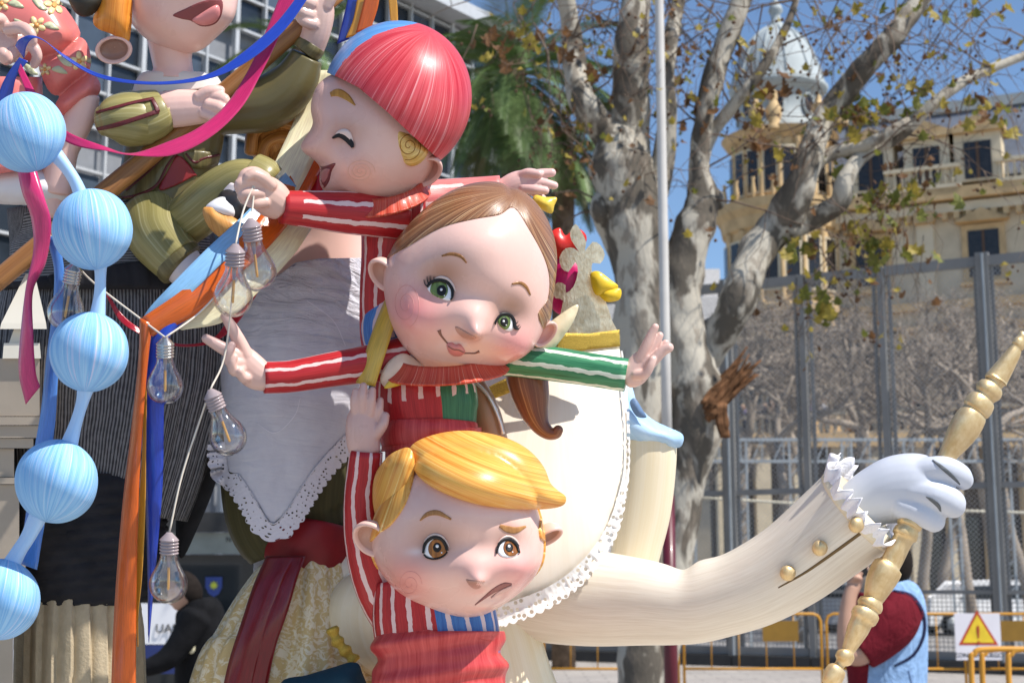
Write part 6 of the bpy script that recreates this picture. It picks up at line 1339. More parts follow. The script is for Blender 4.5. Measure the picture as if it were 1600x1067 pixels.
remesh('jacket', [loft([(272, 128, -184, 66, 46), (274, 165, -186, 80, 50), (272, 215, -188, 78, 50), (262, 265, -186, 74, 50), (248, 325, -182, 70, 52)], n=30, sub=5), loft([(330, 170, -180, 40), (372, 168, -176, 42), (420, 160, -170, 44), (458, 130, -162, 38), (480, 88, -158, 26)], n=26, sub=6, round_ends=(20, 0))], M_dol, man, vox=2.2)
tube('sleeve_cuff', [(236, 190, -120, 38), (205, 186, -104, 44), (180, 186, -96, 38), (160, 190, -100, 24)], M_olive, man, round_ends=(4, 12))
tube('sleeve_cuff', [(196, 192, -108, 38), (214, 186, -108, 42), (236, 180, -112, 41), (256, 172, -116, 34), (257, 171, -116, 26)], M_olive, man)
jT = bvh(*join([loft([(256, 172, -116, 35), (236, 180, -112, 42), (214, 186, -106, 44), (180, 186, -96, 39), (160, 190, -100, 25)], n=30, sub=5, round_ends=(0, 12))])[:2])
stroke('cuff_stripe', [(150, 176), (180, 168), (210, 160), (240, 154)], [4, 5, 5, 5], jT, M_maroon, man, lift=1.5); stroke('cuff_stripe', [(148, 203), (180, 196), (215, 185), (248, 174)], [5, 7, 7, 7], jT, M_maroon, man, lift=1.5); stroke('cuff_stripe', [(238, 155), (243, 165), (247, 175)], [6, 7, 7], jT, M_maroon, man, lift=1.9)
hand('hand', man, [[(244, 174, -112, 28, 22), (275, 170, -108, 30, 22), (310, 168, -106, 27, 22), (335, 166, -106, 22, 20)]], [([(330, 150, -92), (350, 156, -84), (352, 172, -90)], 11, 9), ([(326, 164, -86), (346, 170, -78), (346, 184, -88)], 11, 9), ([(318, 176, -88), (336, 184, -82), (334, 194, -92)], 10, 8), ([(310, 152, -92), (328, 142, -88), (344, 142, -92)], 10, 8)])
tube('cuff_rim', [(476, 82, -158, 24), (482, 74, -158, 26), (486, 68, -158, 25)], M_dol, man, round_ends=(2, 2))
hand('hand', man, [[(484, 76, -156, 23, 20), (492, 50, -152, 25, 22), (496, 22, -150, 27, 22), (496, 0, -150, 24, 20)]], [([(484, 24, -128), (470, 18, -120), (464, 8, -126)], 11, 9), ([(486, 6, -128), (470, -2, -118), (464, -12, -128)], 11, 9), ([(490, 38, -130), (476, 34, -122), (468, 26, -126)], 10, 8), ([(510, 10, -138), (520, -8, -136), (520, -24, -136)], 10, 8)], (.60, .42, .36))
# lapels, red waistcoat, trousers, shoes
jf = bvh(*loft([(272, 128, -184, 66, 46), (274, 165, -186, 80, 50), (272, 215, -188, 78, 50), (262, 265, -186, 74, 50), (248, 325, -182, 70, 52)], n=30, sub=5)[:2])
patch('waistcoat', [(276, 243), (306, 272), (302, 276), (270, 292), (248, 294)], jf, plain('waistcoat_red', (.26, .02, .025), .4, 0, .2, .15), man, lift=3)
patch('lapel', [(190, 300), (232, 262), (272, 232), (276, 240), (246, 292), (214, 308), (190, 312)], jf, M_dol, man, lift=5, dome=3); stroke('lapel_piping', [(190, 309), (214, 305), (244, 290), (262, 258), (276, 240)], [3, 4, 4, 4, 3], jf, M_maroon, man, lift=8.5); stroke('lapel_piping', [(196, 298), (228, 272), (256, 244)], [3, 3, 3], jf, M_maroon, man, lift=8.5)
patch('lapel', [(286, 236), (320, 236), (346, 244), (340, 256), (312, 264), (296, 256)], jf, M_dol, man, lift=6, dome=3); stroke('lapel_piping', [(290, 240), (304, 254), (318, 248), (344, 242)], [3, 4, 4, 4], jf, M_maroon, man, lift=9)
tube('trouser_leg', [(276, 356, -150, 38), (308, 332, -116, 40), (342, 304, -88, 40), (372, 286, -72, 37), (396, 286, -64, 35)], M_olive, man, round_ends=(20, 0))
tube('trouser_hem', [(388, 276, -62, 40), (402, 284, -58, 42), (410, 290, -56, 40), (404, 286, -58, 30)], M_olive, man)
tube('trouser_leg', [(236, 340, -160, 52), (246, 368, -128, 48), (264, 392, -108, 43), (280, 408, -98, 40)], M_olive, man, round_ends=(20, 0))
tube('trouser_hem', [(274, 402, -100, 40), (282, 412, -98, 41), (286, 416, -97, 37)], M_dol, man, round_ends=(3, 2))
tube('sock', [(372, 296, -58, 26), (362, 318, -52, 24), (352, 335, -48, 26)], M_sock, man); tube('sock', [(278, 406, -96, 34), (296, 424, -90, 30), (318, 432, -88, 24)], M_sock, man, round_ends=(0, 14))
V, Fc, U = inflate([(345, 300), (372, 298), (392, 312), (396, 336), (386, 352), (366, 358), (336, 334)], -34, 22, 4); mk('shoe', V, Fc, plain('shoe_black', (.02, .02, .022), .3, 0, .4), man, uv=U, fixn=True)
V, Fc, U = inflate([(322, 322), (344, 308), (362, 314), (374, 328), (372, 342), (350, 344), (326, 336)], -20, 16, 4); mk('shoe_cap', V, Fc, M_white, man, uv=U, fixn=True)
V, Fc, U = inflate([(317, 326), (330, 324), (352, 334), (372, 344), (378, 356), (368, 370), (350, 374), (332, 362), (320, 344)], -10, 12, 3.5); mk('shoe_sole', V, Fc, streak('sole_wood', (.44, .17, .03), (.70, .36, .10), 16, .6, .4, .3), man, uv=hair_uv(V, (.3, 1)), fixn=True)
tube('wooden_pole', [(-20, 452, -40, 16), (40, 402, -60, 17), (165, 300, -100, 17), (300, 188, -132, 16), (430, 76, -150, 15), (530, -12, -156, 14)], streak('pole_wood', (.19, .075, .02), (.36, .17, .055), 10, .3, .4, .3, bmp=.4), None, n=22, sub=3, label='long brown wooden pole held across the olive jacket', cat='pole')

# ================================================================== floral sleeve figure, far left top
lady = thing('floral_figure', P([20, 470, -90.]), 'figure in coral pink floral puffed sleeves at the left edge, hand holding ribbons', 'figure')
M_coral = plain('coral_paint', (.68, .19, .17), .32, 0, .4, .18, 8)
lf = [inflate([(-40, -30), (60, -30), (92, 0), (118, 34), (126, 58), (108, 84), (70, 96), (10, 96), (-40, 80)], -150, 60, 6, sub=3), inflate([(60, 96), (92, 76), (126, 58), (141, 80), (140, 112), (118, 128), (92, 150), (74, 140)], -140, 36, 5, sub=3), inflate([(92, 152), (120, 126), (142, 112), (156, 128), (157, 144), (146, 156), (120, 170), (98, 182), (86, 170)], -138, 32, 5, sub=3)]
remesh('puffed_sleeve', lf, M_coral, lady, vox=2, it=4); lT = bvh(*join(lf)[:2])
tube('arm', [(132, 150, -140, 24), (128, 176, -140, 24), (112, 210, -140, 24), (98, 240, -140, 24), (88, 300, -140, 26)], MATS['skin_plain'], lady, round_ends=(6, 6))
M_fw = plain('flower_cream', (.80, .62, .30), .4, 0, .2, .15, 30); M_fl = plain('leaf_pale', (.48, .50, .32), .4, 0, .2, .15, 30); M_fo = plain('flower_orange', (.72, .34, .10), .4)
for (fx, fy, fr2) in ((57, 40, 9), (85, 8, 10), (124, 96, 9), (70, 109, 6), (2, 6, 8)):
    for k in range(5):
        a3 = k / 5 * 2 * PI + fx; patch('flower_petal', circ(fx + fr2 * math.cos(a3), fy + fr2 * math.sin(a3), fr2 * .72, fr2 * .5, 12, a3), lT, M_fw, lady, lift=1, sp=4, sub=0, dome=1)
    patch('flower_eye', circ(fx, fy, fr2 * .42, n=10), lT, M_fo, lady, lift=2.4, sp=4, sub=0)
    for sg in (-1, 1):
        patch('painted_leaf', [(fx + sg * 10, fy + 4 - sg * 4), (fx + sg * 22, fy - 6), (fx + sg * 36, fy - 2 + sg * 8), (fx + sg * 24, fy + 6)], lT, M_fl, lady, lift=.8, sp=4, sub=3)
hand('hand', lady, [[(-14, 60, -30, 30, 24), (10, 66, -10, 28, 24), (30, 74, 10, 24, 22)]], [([(14, 46, 20), (34, 44, 40), (46, 52, 50), (50, 64, 46)], 11, 9), ([(20, 84, 30), (10, 92, 46), (4, 84, 56)], 12, 10), ([(40, 70, 30), (52, 74, 40), (58, 88, 40), (54, 100, 34)], 10, 8), ([(6, 40, 10), (0, 30, 20), (-8, 30, 30)], 11, 9)], (.66, .42, .36))
V, Fc, U = inflate([(-20, 270), (30, 258), (70, 268), (112, 290), (118, 312), (60, 320), (-20, 314)], -140, 24, 5); mk('petticoat', V, Fc, plain('white_cotton', (.74, .72, .73), .8, 0, 0, .06, 8), lady, uv=U, fixn=True)
tube('leg', [(86, 236, -150, 22), (84, 280, -150, 22), (80, 340, -152, 24)], MATS['skin_plain'], lady)
tube('body', [(0, 120, -170, 66), (0, 200, -170, 70), (10, 270, -170, 72)], M_coral, lady)

# ================================================================== figure in pinstriped cloth, left
M_pin = pinstripe('pinstripe_cloth', (.05, .05, .055), (.19, .19, .20), 5.2, 0); M_pinh = pinstripe('pinstripe_yoke', (.07, .07, .075), (.24, .24, .25), 4.6, 1)
M_blk = plain('black_cloth', (.026, .026, .030), .85, 0, 0, .3, 12, .2); M_bei = plain('beige_wool', (.46, .38, .26), .9, 0, 0, .12, 30, .4)
striped = thing('dressed_figure', P([150, 1290, -180.]), 'large figure in dark pinstriped blouse, black sash and beige pleated skirt behind the blue balls', 'figure')
tube('blouse', [(150, 300, -200, 160, 90), (160, 380, -200, 165, 100), (165, 460, -196, 182, 112), (160, 560, -190, 190, 124), (150, 650, -188, 180, 124), (140, 730, -186, 166, 118), (130, 800, -186, 150, 104)], M_pin, striped, n=200, sub=7, rip=lambda t, v: 1 + (.016 * np.sin(58 * t) + .02 * np.sin(17 * t + 5)) * np.clip(v * 5 - 1, 0, 1) * (1 - .4 * v))
tube('yoke', [(146, 302, -196, 150, 94), (156, 350, -194, 158, 104), (160, 400, -190, 166, 113), (162, 440, -186, 174, 119)], M_pinh, striped, n=60, ref=(.03, .18, 1))
tube('gathered_edge', [(161, 426, -186, 172, 120), (162, 434, -185, 177, 124), (162, 444, -185, 176, 123), (162, 450, -185, 170, 117)], M_blk, striped, n=200, rip=lambda t, v: 1 + .012 * np.sin(70 * t) + .01 * np.sin(31 * t), ref=(.03, .18, 1))
for k in range(4):
    tube('sash_wrap', [(116, 762 + k * 42, -176, 132 - k * 7, 112), (116, 776 + k * 42, -174, 138 - k * 7, 118), (116, 800 + k * 42, -174, 138 - k * 7, 117), (116, 818 + k * 42, -176, 130 - k * 7, 110)], M_blk, striped, n=90, rip=lambda t, v, k=k: 1 + .02 * np.sin(6 * t + k * 2 + 30 * v) + .012 * np.sin(19 * t + k + 14 * v), ref=(-.02, .06 * math.sin(k * 2), 1))
def pleat(t, v): return 1 + .10 * ((t * 3.4 + .35 + .1 * np.sin(v * 3)) % 1.0) * np.clip(v * 5, .45, 1) + .01 * np.sin(23 * t + 4 * v)
tube('pleated_skirt', [(108, 912, -180, 90, 100), (108, 950, -178, 93, 110), (108, 1040, -178, 96, 122), (108, 1120, -178, 98, 130), (108, 1290, -178, 104, 136)], M_bei, striped, n=240, rip=pleat)
# dark coat tail hanging right of the blouse
V, Fc, U = inflate([(300, 520), (340, 540), (352, 600), (345, 680), (326, 760), (298, 830), (272, 880), (262, 840), (270, 740), (280, 640)], -260, 30, 6); mk('coat_tail', V, Fc, M_blk, striped, uv=U, fixn=True)

for o in striped.children: o.data.transform(__import__('mathutils').Matrix.Translation(Vector(FV * 58 * D0 / F)))
# stone pedestal at the left edge
M_stone = plain('pedestal_stone', (.40, .34, .27), .6, 0, .1, .12, 5, .15); M_plas = plain('plaster_cream', (.72, .68, .58), .55, 0, .1, .05)
ped = thing('pedestal', P([0, 1290, -60.]), 'pale stone pedestal with mouldings and a plaster pyramid at the left edge', 'pedestal')
def lath(name, pts, mat, **kw): tube(name, [(p[0], p[1], -60, p[2]) for p in pts], mat, ped, n=4, sub=1, ref=(1, 0, 1), **kw)
for nm, x0, x1, y0, y1, z0 in (('block', -120, 62, 560, 650, -50), ('moulding', -120, 66, 651, 664, -46), ('moulding', -120, 60, 665, 684, -50), ('moulding', -120, 52, 685, 700, -54), ('block', -120, 22, 701, 745, -62), ('moulding', -120, 36, 746, 756, -54), ('panel', -120, 30, 757, 880, -60), ('moulding', -120, 40, 881, 905, -50), ('block', -120, 20, 906, 1290, -60)):
    V, Fc, U = extrude_poly([(x0, y0), (x1, y0), (x1, y1), (x0, y1)], z0 - 60, 120, sp=60); mk(nm, V, Fc, M_stone, ped, uv=U, fixn=True, smooth=False)
def frus(name, x0, x1, xa, xb, ya, yb, z0, z1, za, zb2):
    V = [(x0, yb, z0), (x1, yb, z0), (x1, yb, z1), (x0, yb, z1), (xa, ya, za), (xb, ya, za), (xb, ya, zb2), (xa, ya, zb2)]
    mk(name, V, [(0, 1, 2, 3), (4, 5, 6, 7), (0, 1, 5, 4), (1, 2, 6, 5), (2, 3, 7, 6), (3, 0, 4, 7)], M_plas, ped, smooth=False, fixn=True)
frus('pyramid', 2, 72, 40, 54, 428, 505, -40, -110, -64, -84); frus('slab', 0, 73, 2, 72, 505, 514, -38, -112, -40, -110); frus('slab', 14, 44, 22, 40, 514, 536, -52, -98, -54, -96); frus('slab', 4, 64, 6, 62, 536, 560, -42, -108, -44, -106)

# ================================================================== figure with the white shawl
shawl = thing('dressed_figure', P([450, 1290, -260.]), 'large figure in embroidered white lace shawl, olive bodice, red sash and gold damask skirt', 'figure')
def shawl_mat():
    m, nt, b = base_mat('shawl_cotton', .85, 0, 0, .15); uv = N(nt, 'TexCoord').outputs['UV']
    n1 = noise(nt, mapped(nt, uv, 1.2, 5.5, 1, .35), 1, 5, .6, 1.2); n2 = noise(nt, mapped(nt, uv, 3, 2.2), 1, 3, .55, .8)
    nt.links.new(mixc(nt, ramp(nt, n2, .3, .7), (.68, .67, .74), (.78, .77, .83)), b.inputs['Base Color'])
    sp3 = N(nt, 'SeparateXYZ'); nt.links.new(uv, sp3.inputs[0]); top_ = N(nt, 'MapRange'); top_.inputs[1].default_value = .1; top_.inputs[2].default_value = 2.2; top_.inputs[3].default_value = 1; top_.inputs[4].default_value = .10; nt.links.new(sp3.outputs[1], top_.inputs[0])
    bump(nt, b, mth(nt, 'MULTIPLY', mth(nt, 'ADD', n1, mth(nt, 'MULTIPLY', n2, .4)), top_.outputs[0]), 1.0, .03)
    tr = N(nt, 'BsdfTranslucent'); tr.inputs['Color'].default_value = (.6, .6, .66, 1); t2 = N(nt, 'BsdfTransparent'); m1 = N(nt, 'MixShader'); m1.inputs[0].default_value = .2; m2_ = N(nt, 'MixShader'); m2_.inputs[0].default_value = .10
    nt.links.new(b.outputs[0], m1.inputs[1]); nt.links.new(tr.outputs[0], m1.inputs[2]); nt.links.new(m1.outputs[0], m2_.inputs[1]); nt.links.new(t2.outputs[0], m2_.inputs[2]); nt.links.new(m2_.outputs[0], nt.nodes['Material Output'].inputs[0]); return m
M_shw = shawl_mat()
tube('neck', [(520, 300, -300, 60), (514, 370, -300, 66), (506, 420, -296, 90, 70), (500, 470, -296, 110, 80)], MATS['skin_plain'], shawl)
sp_ = [(500, 380, -280, 76, 66), (490, 410, -270, 92, 76), (478, 440, -260, 104, 84), (468, 490, -250, 116, 92), (460, 560, -240, 124, 100), (452, 660, -232, 112, 98), (446, 760, -226, 100, 92), (440, 900, -222, 96, 88)]
def shr(t, v): return 1 + .012 * np.sin(11 * t + 9 * v) * np.clip(1 - v, 0, 1) + .05 * np.abs(np.sin(44 * v - 2.2 * t + 1.5 * np.sin(3 * t))) ** .6 * np.exp(-((v - .10) / .09) ** 2) + .02 * np.sin(5 * t + 7 * v)
V, Fc, U = loft(sp_, n=120, sub=14, cap=False, rip=shr)
lac = [(343, 560), (346, 640), (354, 735), (372, 742), (398, 780), (424, 820), (448, 800), (472, 762), (500, 722), (560, 660), (640, 640), (640, 398), (560, 403), (500, 404), (462, 410), (438, 428), (404, 446), (366, 500)]
fld = edge_dist(V, lac) * np.where(inside(V, lac), 1, -1); fld = np.where(V[:, 2] < -300, 20, fld)
cV, cF, cU = clip(V, Fc, fld, [U]); sV, sF, sU = shell(cV, cF, 2.5, (455, 600, -300), cU); mk('shawl', sV, sF, M_shw, shawl, uv=sU, fixn=True)
shT = bvh(V, Fc)
# lace border of the shawl, scalloped
ed = catmull([(350, 690), (356, 738), (373, 744), (398, 781), (424, 822), (448, 802), (472, 764), (500, 724), (548, 672)], 12); s_ = np.concatenate([[0], np.cumsum(np.linalg.norm(np.diff(ed, axis=0), axis=1))]); fine = np.arange(0, s_[-1], 2.2)
ex_ = np.interp(fine, s_, ed[:, 0]); ey_ = np.interp(fine, s_, ed[:, 1]); tx = np.gradient(ex_); ty = np.gradient(ey_); l_ = np.hypot(tx, ty); nx, ny = -ty / l_, tx / l_
kk = np.ones(9) / 9; nx = np.convolve(np.pad(nx, 4, 'edge'), kk, 'valid'); ny = np.convolve(np.pad(ny, 4, 'edge'), kk, 'valid')
V = []; UV = []
for i in range(len(fine)):
    wd = 26 + 5 * abs(math.sin(fine[i] / 13 * PI))
    for j in range(6):
        t = j / 5; q = (ex_[i] + nx[i] * (wd * t - 2), ey_[i] + ny[i] * (wd * t - 2)); h = shT.ray_cast(Vector((q[0], q[1], 3000)), Vector((0, 0, -1))); V.append((q[0], q[1], (h[0].z if h[0] is not None and h[0].z > -300 else (V[-1][2] - 1 if V else -230)) + 2.5)); UV.append((fine[i] / 100, t * .3))
Fc = [(i * 6 + j, i * 6 + j + 1, (i + 1) * 6 + j + 1, (i + 1) * 6 + j) for i in range(len(fine) - 1) for j in range(5)]
mk('lace_border', V, Fc, lace_mat('shawl_lace', (.62, .60, .66), 15, .24), shawl, uv=UV)
tube('lace_seam', [(x, y, (shT.ray_cast(Vector((x, y, 3000)), Vector((0, 0, -1)))[0] or Vector((0, 0, -240))).z + 2, 1.4) for x, y in ((372, 742), (398, 780), (424, 818), (448, 798), (472, 760), (500, 722), (540, 680))], M_shw, shawl, n=6)
for pts_ in ([(380, 560), (400, 600), (440, 612), (470, 590), (490, 560)], [(400, 660), (430, 676), (460, 650), (470, 620)], [(480, 470), (520, 500), (540, 540)]):
    stroke('embroidery', pts_, [1.0] * len(pts_), shT, plain('embroidery_thread', (.78, .76, .82), .7), shawl, lift=1.0)
M_bod = streak('olive_velvet', (.035, .032, .01), (.075, .065, .022), 5, .4, .7, 0)
tube('bodice', [(456, 640, -262, 108, 80), (452, 720, -256, 108, 84), (452, 800, -252, 100, 84), (470, 850, -252, 84, 78)], M_bod, shawl, n=60, rip=lambda t, v: 1 + .015 * np.sin(14 * t))
tube('sash', [(490, 826, -246, 84, 84), (488, 838, -244, 88, 90), (484, 862, -242, 86, 92), (482, 874, -244, 78, 86)], plain('sash_red', (.20, .006, .01), .55, 0, .1, .2, 14), shawl, n=60, rip=lambda t, v: 1 + .01 * np.sin(9 * t + 5 * v))
def damask():
    m, nt, b = base_mat('gold_damask', .5, 0, 0, .4); uv = N(nt, 'TexCoord').outputs['UV']
    n1 = noise(nt, mapped(nt, uv, 8, 7), 1, 5, .65, 1.6); o = mixc(nt, ramp(nt, n1, .47, .55), (.62, .47, .22), (.78, .70, .52)); nt.links.new(o, b.inputs['Base Color']); bump(nt, b, n1, .2, .002); return m
def folds(t, v): return 1 + (.20 * np.abs(np.sin(6.5 * t + .8)) ** .7 + .05 * np.sin(21 * t + 1) - .10) * np.clip(.3 + v, 0, 1)
tube('skirt', [(482, 862, -250, 62, 74), (484, 890, -246, 80, 92), (480, 950, -242, 112, 112), (474, 1010, -240, 134, 124), (466, 1067, -236, 154, 132), (462, 1180, -236, 172, 146), (460, 1290, -236, 184, 156)], damask(), shawl, n=220, sub=6, rip=folds)
for pts_ in ([(440, 868, -140), (420, 905, -120), (402, 960, -104), (380, 1030, -92), (362, 1120, -86)], [(452, 868, -140), (440, 905, -118), (424, 960, -100), (404, 1020, -92), (390, 1090, -86)]):
    ribbon('sash_tail', [(p[0] - 24, p[1] + (8 if i else 0), p[2] - 6) for i, p in enumerate(pts_)], [(p[0] + 26, p[1] - (6 if i else 0), p[2] + 4) for i, p in enumerate(pts_)], S_dr, shawl, curl=5)
tube('braid_tassel', [(518, 980, -66, 9), (528, 1002, -64, 9), (543, 1020, -62, 9), (556, 1034, -62, 9)], M_goldb, shawl, rip=lambda t, v: 1 + .25 * np.sin(22 * v))
V, Fc, U = inflate([(385, 215), (392, 190), (420, 172), (462, 172), (480, 190), (470, 225), (455, 262), (420, 262), (395, 245)], -250, 44, 4)
hb = streak('ginger_hair_paint', (.30, .11, .02), (.60, .28, .07), 12, .5, .4, .3, c3=(.72, .42, .16)); mk('hair', V, Fc, hb, shawl, uv=hair_uv(V, (.3, 1), .002), fixn=True)
for pts_ in ([(392, 236), (398, 205), (430, 190), (462, 196)], [(408, 258), (416, 226), (440, 214), (466, 222)], [(430, 264), (440, 244), (462, 240)]):
    tube('hair_curl', [(p[0], p[1], -212, 11) for p in pts_], hb, shawl, round_ends=(8, 8), n=16)
V, Fc, U = inflate([(438, 1067), (480, 1054), (520, 1042), (552, 1034), (566, 1050), (580, 1130), (440, 1130)], -30, 34, 6); mk('teal_cloth', V, Fc, plain('teal_velvet', (.008, .045, .07), .7, 0, 0, .3, 10, .2), None, uv=U, fixn=True, label='dark teal cloth bundle beside the blond boy’s waist', cat='cloth')

# stepped wooden platform that carries the figures
plat = thing('figure_platform', (0, 3.2, 0), 'painted timber platform under the papier-mache figures', 'platform')
for nm, x, y, z, sx, sy, sz in (('platform_top', -.1, 2.9, 1.085, 2.2, 1.7, .06), ('platform_body', -.1, 2.9, .70, 2.05, 1.55, .70), ('platform_step', -.1, 2.9, .175, 2.5, 2.0, .35)):
    V, Fc = box((x, y, z), (sx, sy, sz)); mk(nm, V, Fc, plain('platform_paint', (.62, .58, .50), .5, 0, .1, .1), plat, px=False, smooth=False)
# ================================================================== nearer people
DCUR = 9.0
vp = thing('person', np.array([P([1400, 901, 0.])[0], P([1400, 901, 0.])[1], 0]), 'person in dark red T-shirt and light blue sleeveless vest raising a phone behind the baton', 'person')
M_rs = plain('dark_red_cotton', (.14, .012, .020), .85, 0, 0, .15, 12, .2); M_vest = plain('light_blue_denim', (.24, .38, .60), .85, 0, 0, .18, 30, .25)
for m_ in (M_rs, M_vest):      # soft folds in the cloth
    nt = m_.node_tree; bp = [n for n in nt.nodes if n.type == 'BUMP'][0]; bp.inputs['Distance'].default_value = .05; bp.inputs['Strength'].default_value = .6; nz = noise(nt, mapped(nt, N(nt, 'TexCoord').outputs['Object'], 9, 9, 4, .5), 1, 4, .6, 1.0); nt.links.new(nz, bp.inputs['Height'])
remesh('vest', [loft([(1392, 912, 0, 26, 22), (1398, 935, 0, 46, 34), (1396, 980, 0, 54, 42), (1392, 1040, 0, 58, 46), (1390, 1100, 0, 58, 48), (1392, 1140, 0, 54, 46)], n=28, sub=5)], M_vest, vp, vox=2.5)
remesh('shirt_sleeve', [loft([(1410, 950, 30, 36, 30), (1394, 975, 42, 40, 32), (1368, 1002, 48, 35, 28), (1346, 1020, 52, 30, 26)], n=24, sub=5, round_ends=(22, 0))], M_rs, vp, vox=2.2)
pT = bvh(*join([loft([(1392, 912, 0, 26, 22), (1398, 935, 0, 46, 34), (1396, 980, 0, 54, 42), (1392, 1040, 0, 58, 46), (1390, 1100, 0, 58, 48)], n=28, sub=5), loft([(1410, 950, 30, 36, 30), (1394, 975, 42, 40, 32), (1368, 1002, 48, 35, 28), (1346, 1020, 52, 30, 26)], n=24, sub=5, round_ends=(22, 0))])[:2])
stroke('armhole_edge', [(1396, 922), (1424, 930), (1442, 956), (1444, 990), (1428, 1022), (1398, 1040)], [3, 5, 5, 5, 5, 3], pT, plain('navy_piping', (.015, .018, .05), .8), vp, lift=1.5, thick=4)
stroke('sleeve_hem', [(1322, 1000), (1336, 1022), (1352, 1044)], [3, 4, 3], pT, M_rs, vp, lift=2.0)
stroke('back_seam', [(1420, 1046), (1426, 1080), (1424, 1130)], [2, 2, 2], pT, plain('denim_seam', (.14, .22, .38), .85), vp, lift=1.0)
tube('shirt_front', [(1366, 930, 0, 26, 30), (1356, 970, 0, 30, 36), (1350, 1010, 0, 30, 38), (1352, 1060, 0, 28, 38), (1356, 1120, 0, 26, 36)], M_rs, vp)
remesh('arm', [loft([(1372, 1000, 52, 20), (1344, 1022, 56, 18), (1326, 1016, 60, 16), (1322, 980, 60, 14), (1326, 940, 56, 12), (1332, 918, 52, 11)], n=18, sub=6, round_ends=(0, 6)), loft([(1332, 922, 52, 11, 9), (1336, 908, 50, 13, 8), (1338, 898, 48, 11, 7)], n=14, sub=4, round_ends=(4, 4)), finger([(1336, 904, 52), (1344, 896, 56), (1352, 896, 54)], 5, 3.6), finger([(1338, 898, 50), (1346, 888, 54), (1354, 888, 52)], 5, 3.6), finger([(1334, 896, 46), (1340, 884, 46), (1346, 880, 46)], 4.6, 3.4), finger([(1330, 910, 54), (1336, 902, 60), (1344, 904, 60)], 5, 4)], plain('person_skin', (.46, .27, .19)), vp, vox=1.6)
V, Fc, U = extrude_poly([(1342, 876), (1352, 874), (1358, 898), (1348, 901)], 46, 26, sp=10); mk('phone', V, Fc, plain('phone_black', (.012, .012, .014), .2, 0, .5), vp, uv=U, fixn=True, smooth=False)
hv, hf = skull((1392, 884, 0), (29, 36, 26), .1, None, [((1364, 893, 0), (7, 6, 8), (-7, 1, 0)), ((1372, 908, 0), (12, 10, 14), (-4, 3, 0)), ((1366, 880, 0), (6, 5, 12), (3, 0, 0))], 60, 44); mk('head', hv, hf, MATS['person_skin'], vp, fixn=True)
tube('neck', [(1394, 905, 0, 15), (1390, 922, 0, 17)], MATS['person_skin'], vp, n=16)
kv = (hv - np.array([1392, 884, 0])) * 1.1 + np.array([1395, 881, 0]); fld = np.maximum(kv[:, 0] - 1390 + (860 - kv[:, 1]) * .2, 866 - kv[:, 1]); fld = np.minimum(fld, 912 - kv[:, 1]); cV, cF = clip(kv, hf, fld); sV, sF, sU = shell(cV, cF, 5, (1392, 884, 0)); mk('hair', sV, sF, M_dhair, vp, fixn=True)
ear('ear', (1396, 892, 26), (0, .1, 1), (0, -1, 0), 6, 9, 4, MATS['person_skin'], vp)
for dx in (-20, 18): tube('trouser_leg', [(1392 + dx, 1120, dx * .6, 32), (1390 + dx, 1210, dx * .6, 26), (1392 + dx, 1296, dx * .6, 20)], M_dtrous, vp, n=18); tube('shoe', [(1400 + dx, 1290, dx * .6, 12), (1385 + dx, 1293, dx * .6, 13), (1362 + dx, 1295, dx * .6, 10)], MATS['phone_black'], vp, n=14, round_ends=(8, 8))
bp_ = thing('person', np.array([P([300, 901, 0.])[0], P([300, 901, 0.])[1], 0]), 'person in black jacket bending forward behind the lowest bulb, seen from the side', 'person')
M_bj = plain('black_jacket', (.009, .009, .010), .8, 0, 0, .3, 14, .25)
remesh('jacket', [loft([(308, 936, 0, 24, 22), (312, 955, 0, 38, 34), (314, 1000, 0, 40, 38), (312, 1060, 0, 40, 38), (312, 1130, 0, 40, 38)], n=26, sub=5), loft([(304, 968, 30, 26), (284, 1002, 40, 21), (262, 1028, 46, 18), (238, 1040, 50, 15), (222, 1044, 52, 13)], n=20, sub=5, round_ends=(16, 0))], M_bj, bp_, vox=2.4)
hv, hf = skull((287, 925, 0), (24, 30, 22), -.5, None, [((264, 938, 0), (7, 6, 8), (-6, 3, 0)), ((274, 950, 0), (10, 9, 14), (-3, 4, 0))], 60, 44); mk('head', hv, hf, MATS['person_skin'], bp_, fixn=True)
tube('neck', [(296, 936, 0, 14), (306, 948, 0, 16)], MATS['person_skin'], bp_, n=16)
kv = (hv - np.array([287, 925, 0])) * 1.1 + np.array([289, 922, 0]); fld = np.maximum((kv[:, 0] - 284) * .8 - (kv[:, 1] - 925) * .55, 906 - kv[:, 1]); cV, cF = clip(kv, hf, fld); sV, sF, sU = shell(cV, cF, 5, (287, 925, 0)); mk('hair', sV, sF, M_dhair, bp_, fixn=True)
ear('ear', (292, 930, 21), (0, .1, 1), (0, -1, 0), 5, 8, 4, MATS['person_skin'], bp_)
remesh('hand', [loft([(224, 1044, 52, 10, 8), (214, 1048, 52, 11, 7), (206, 1052, 52, 9, 6)], n=14, sub=4, round_ends=(4, 4))] + [finger([(208, 1046 + 4 * k, 54), (198, 1052 + 4 * k, 56), (192, 1058 + 4 * k, 54)], 4.4, 3.2) for k in range(4)] + [finger([(218, 1042, 56), (210, 1040, 62), (203, 1044, 62)], 4.6, 3.4)], MATS['person_skin'], bp_, vox=1.4)
V, Fc, U = extrude_poly(circ(299, 1012, 6, 9, 20), 42, 3, sp=4); mk('round_badge', V, Fc, plain('badge_cream', (.6, .55, .38), .5), bp_, uv=U, fixn=True)
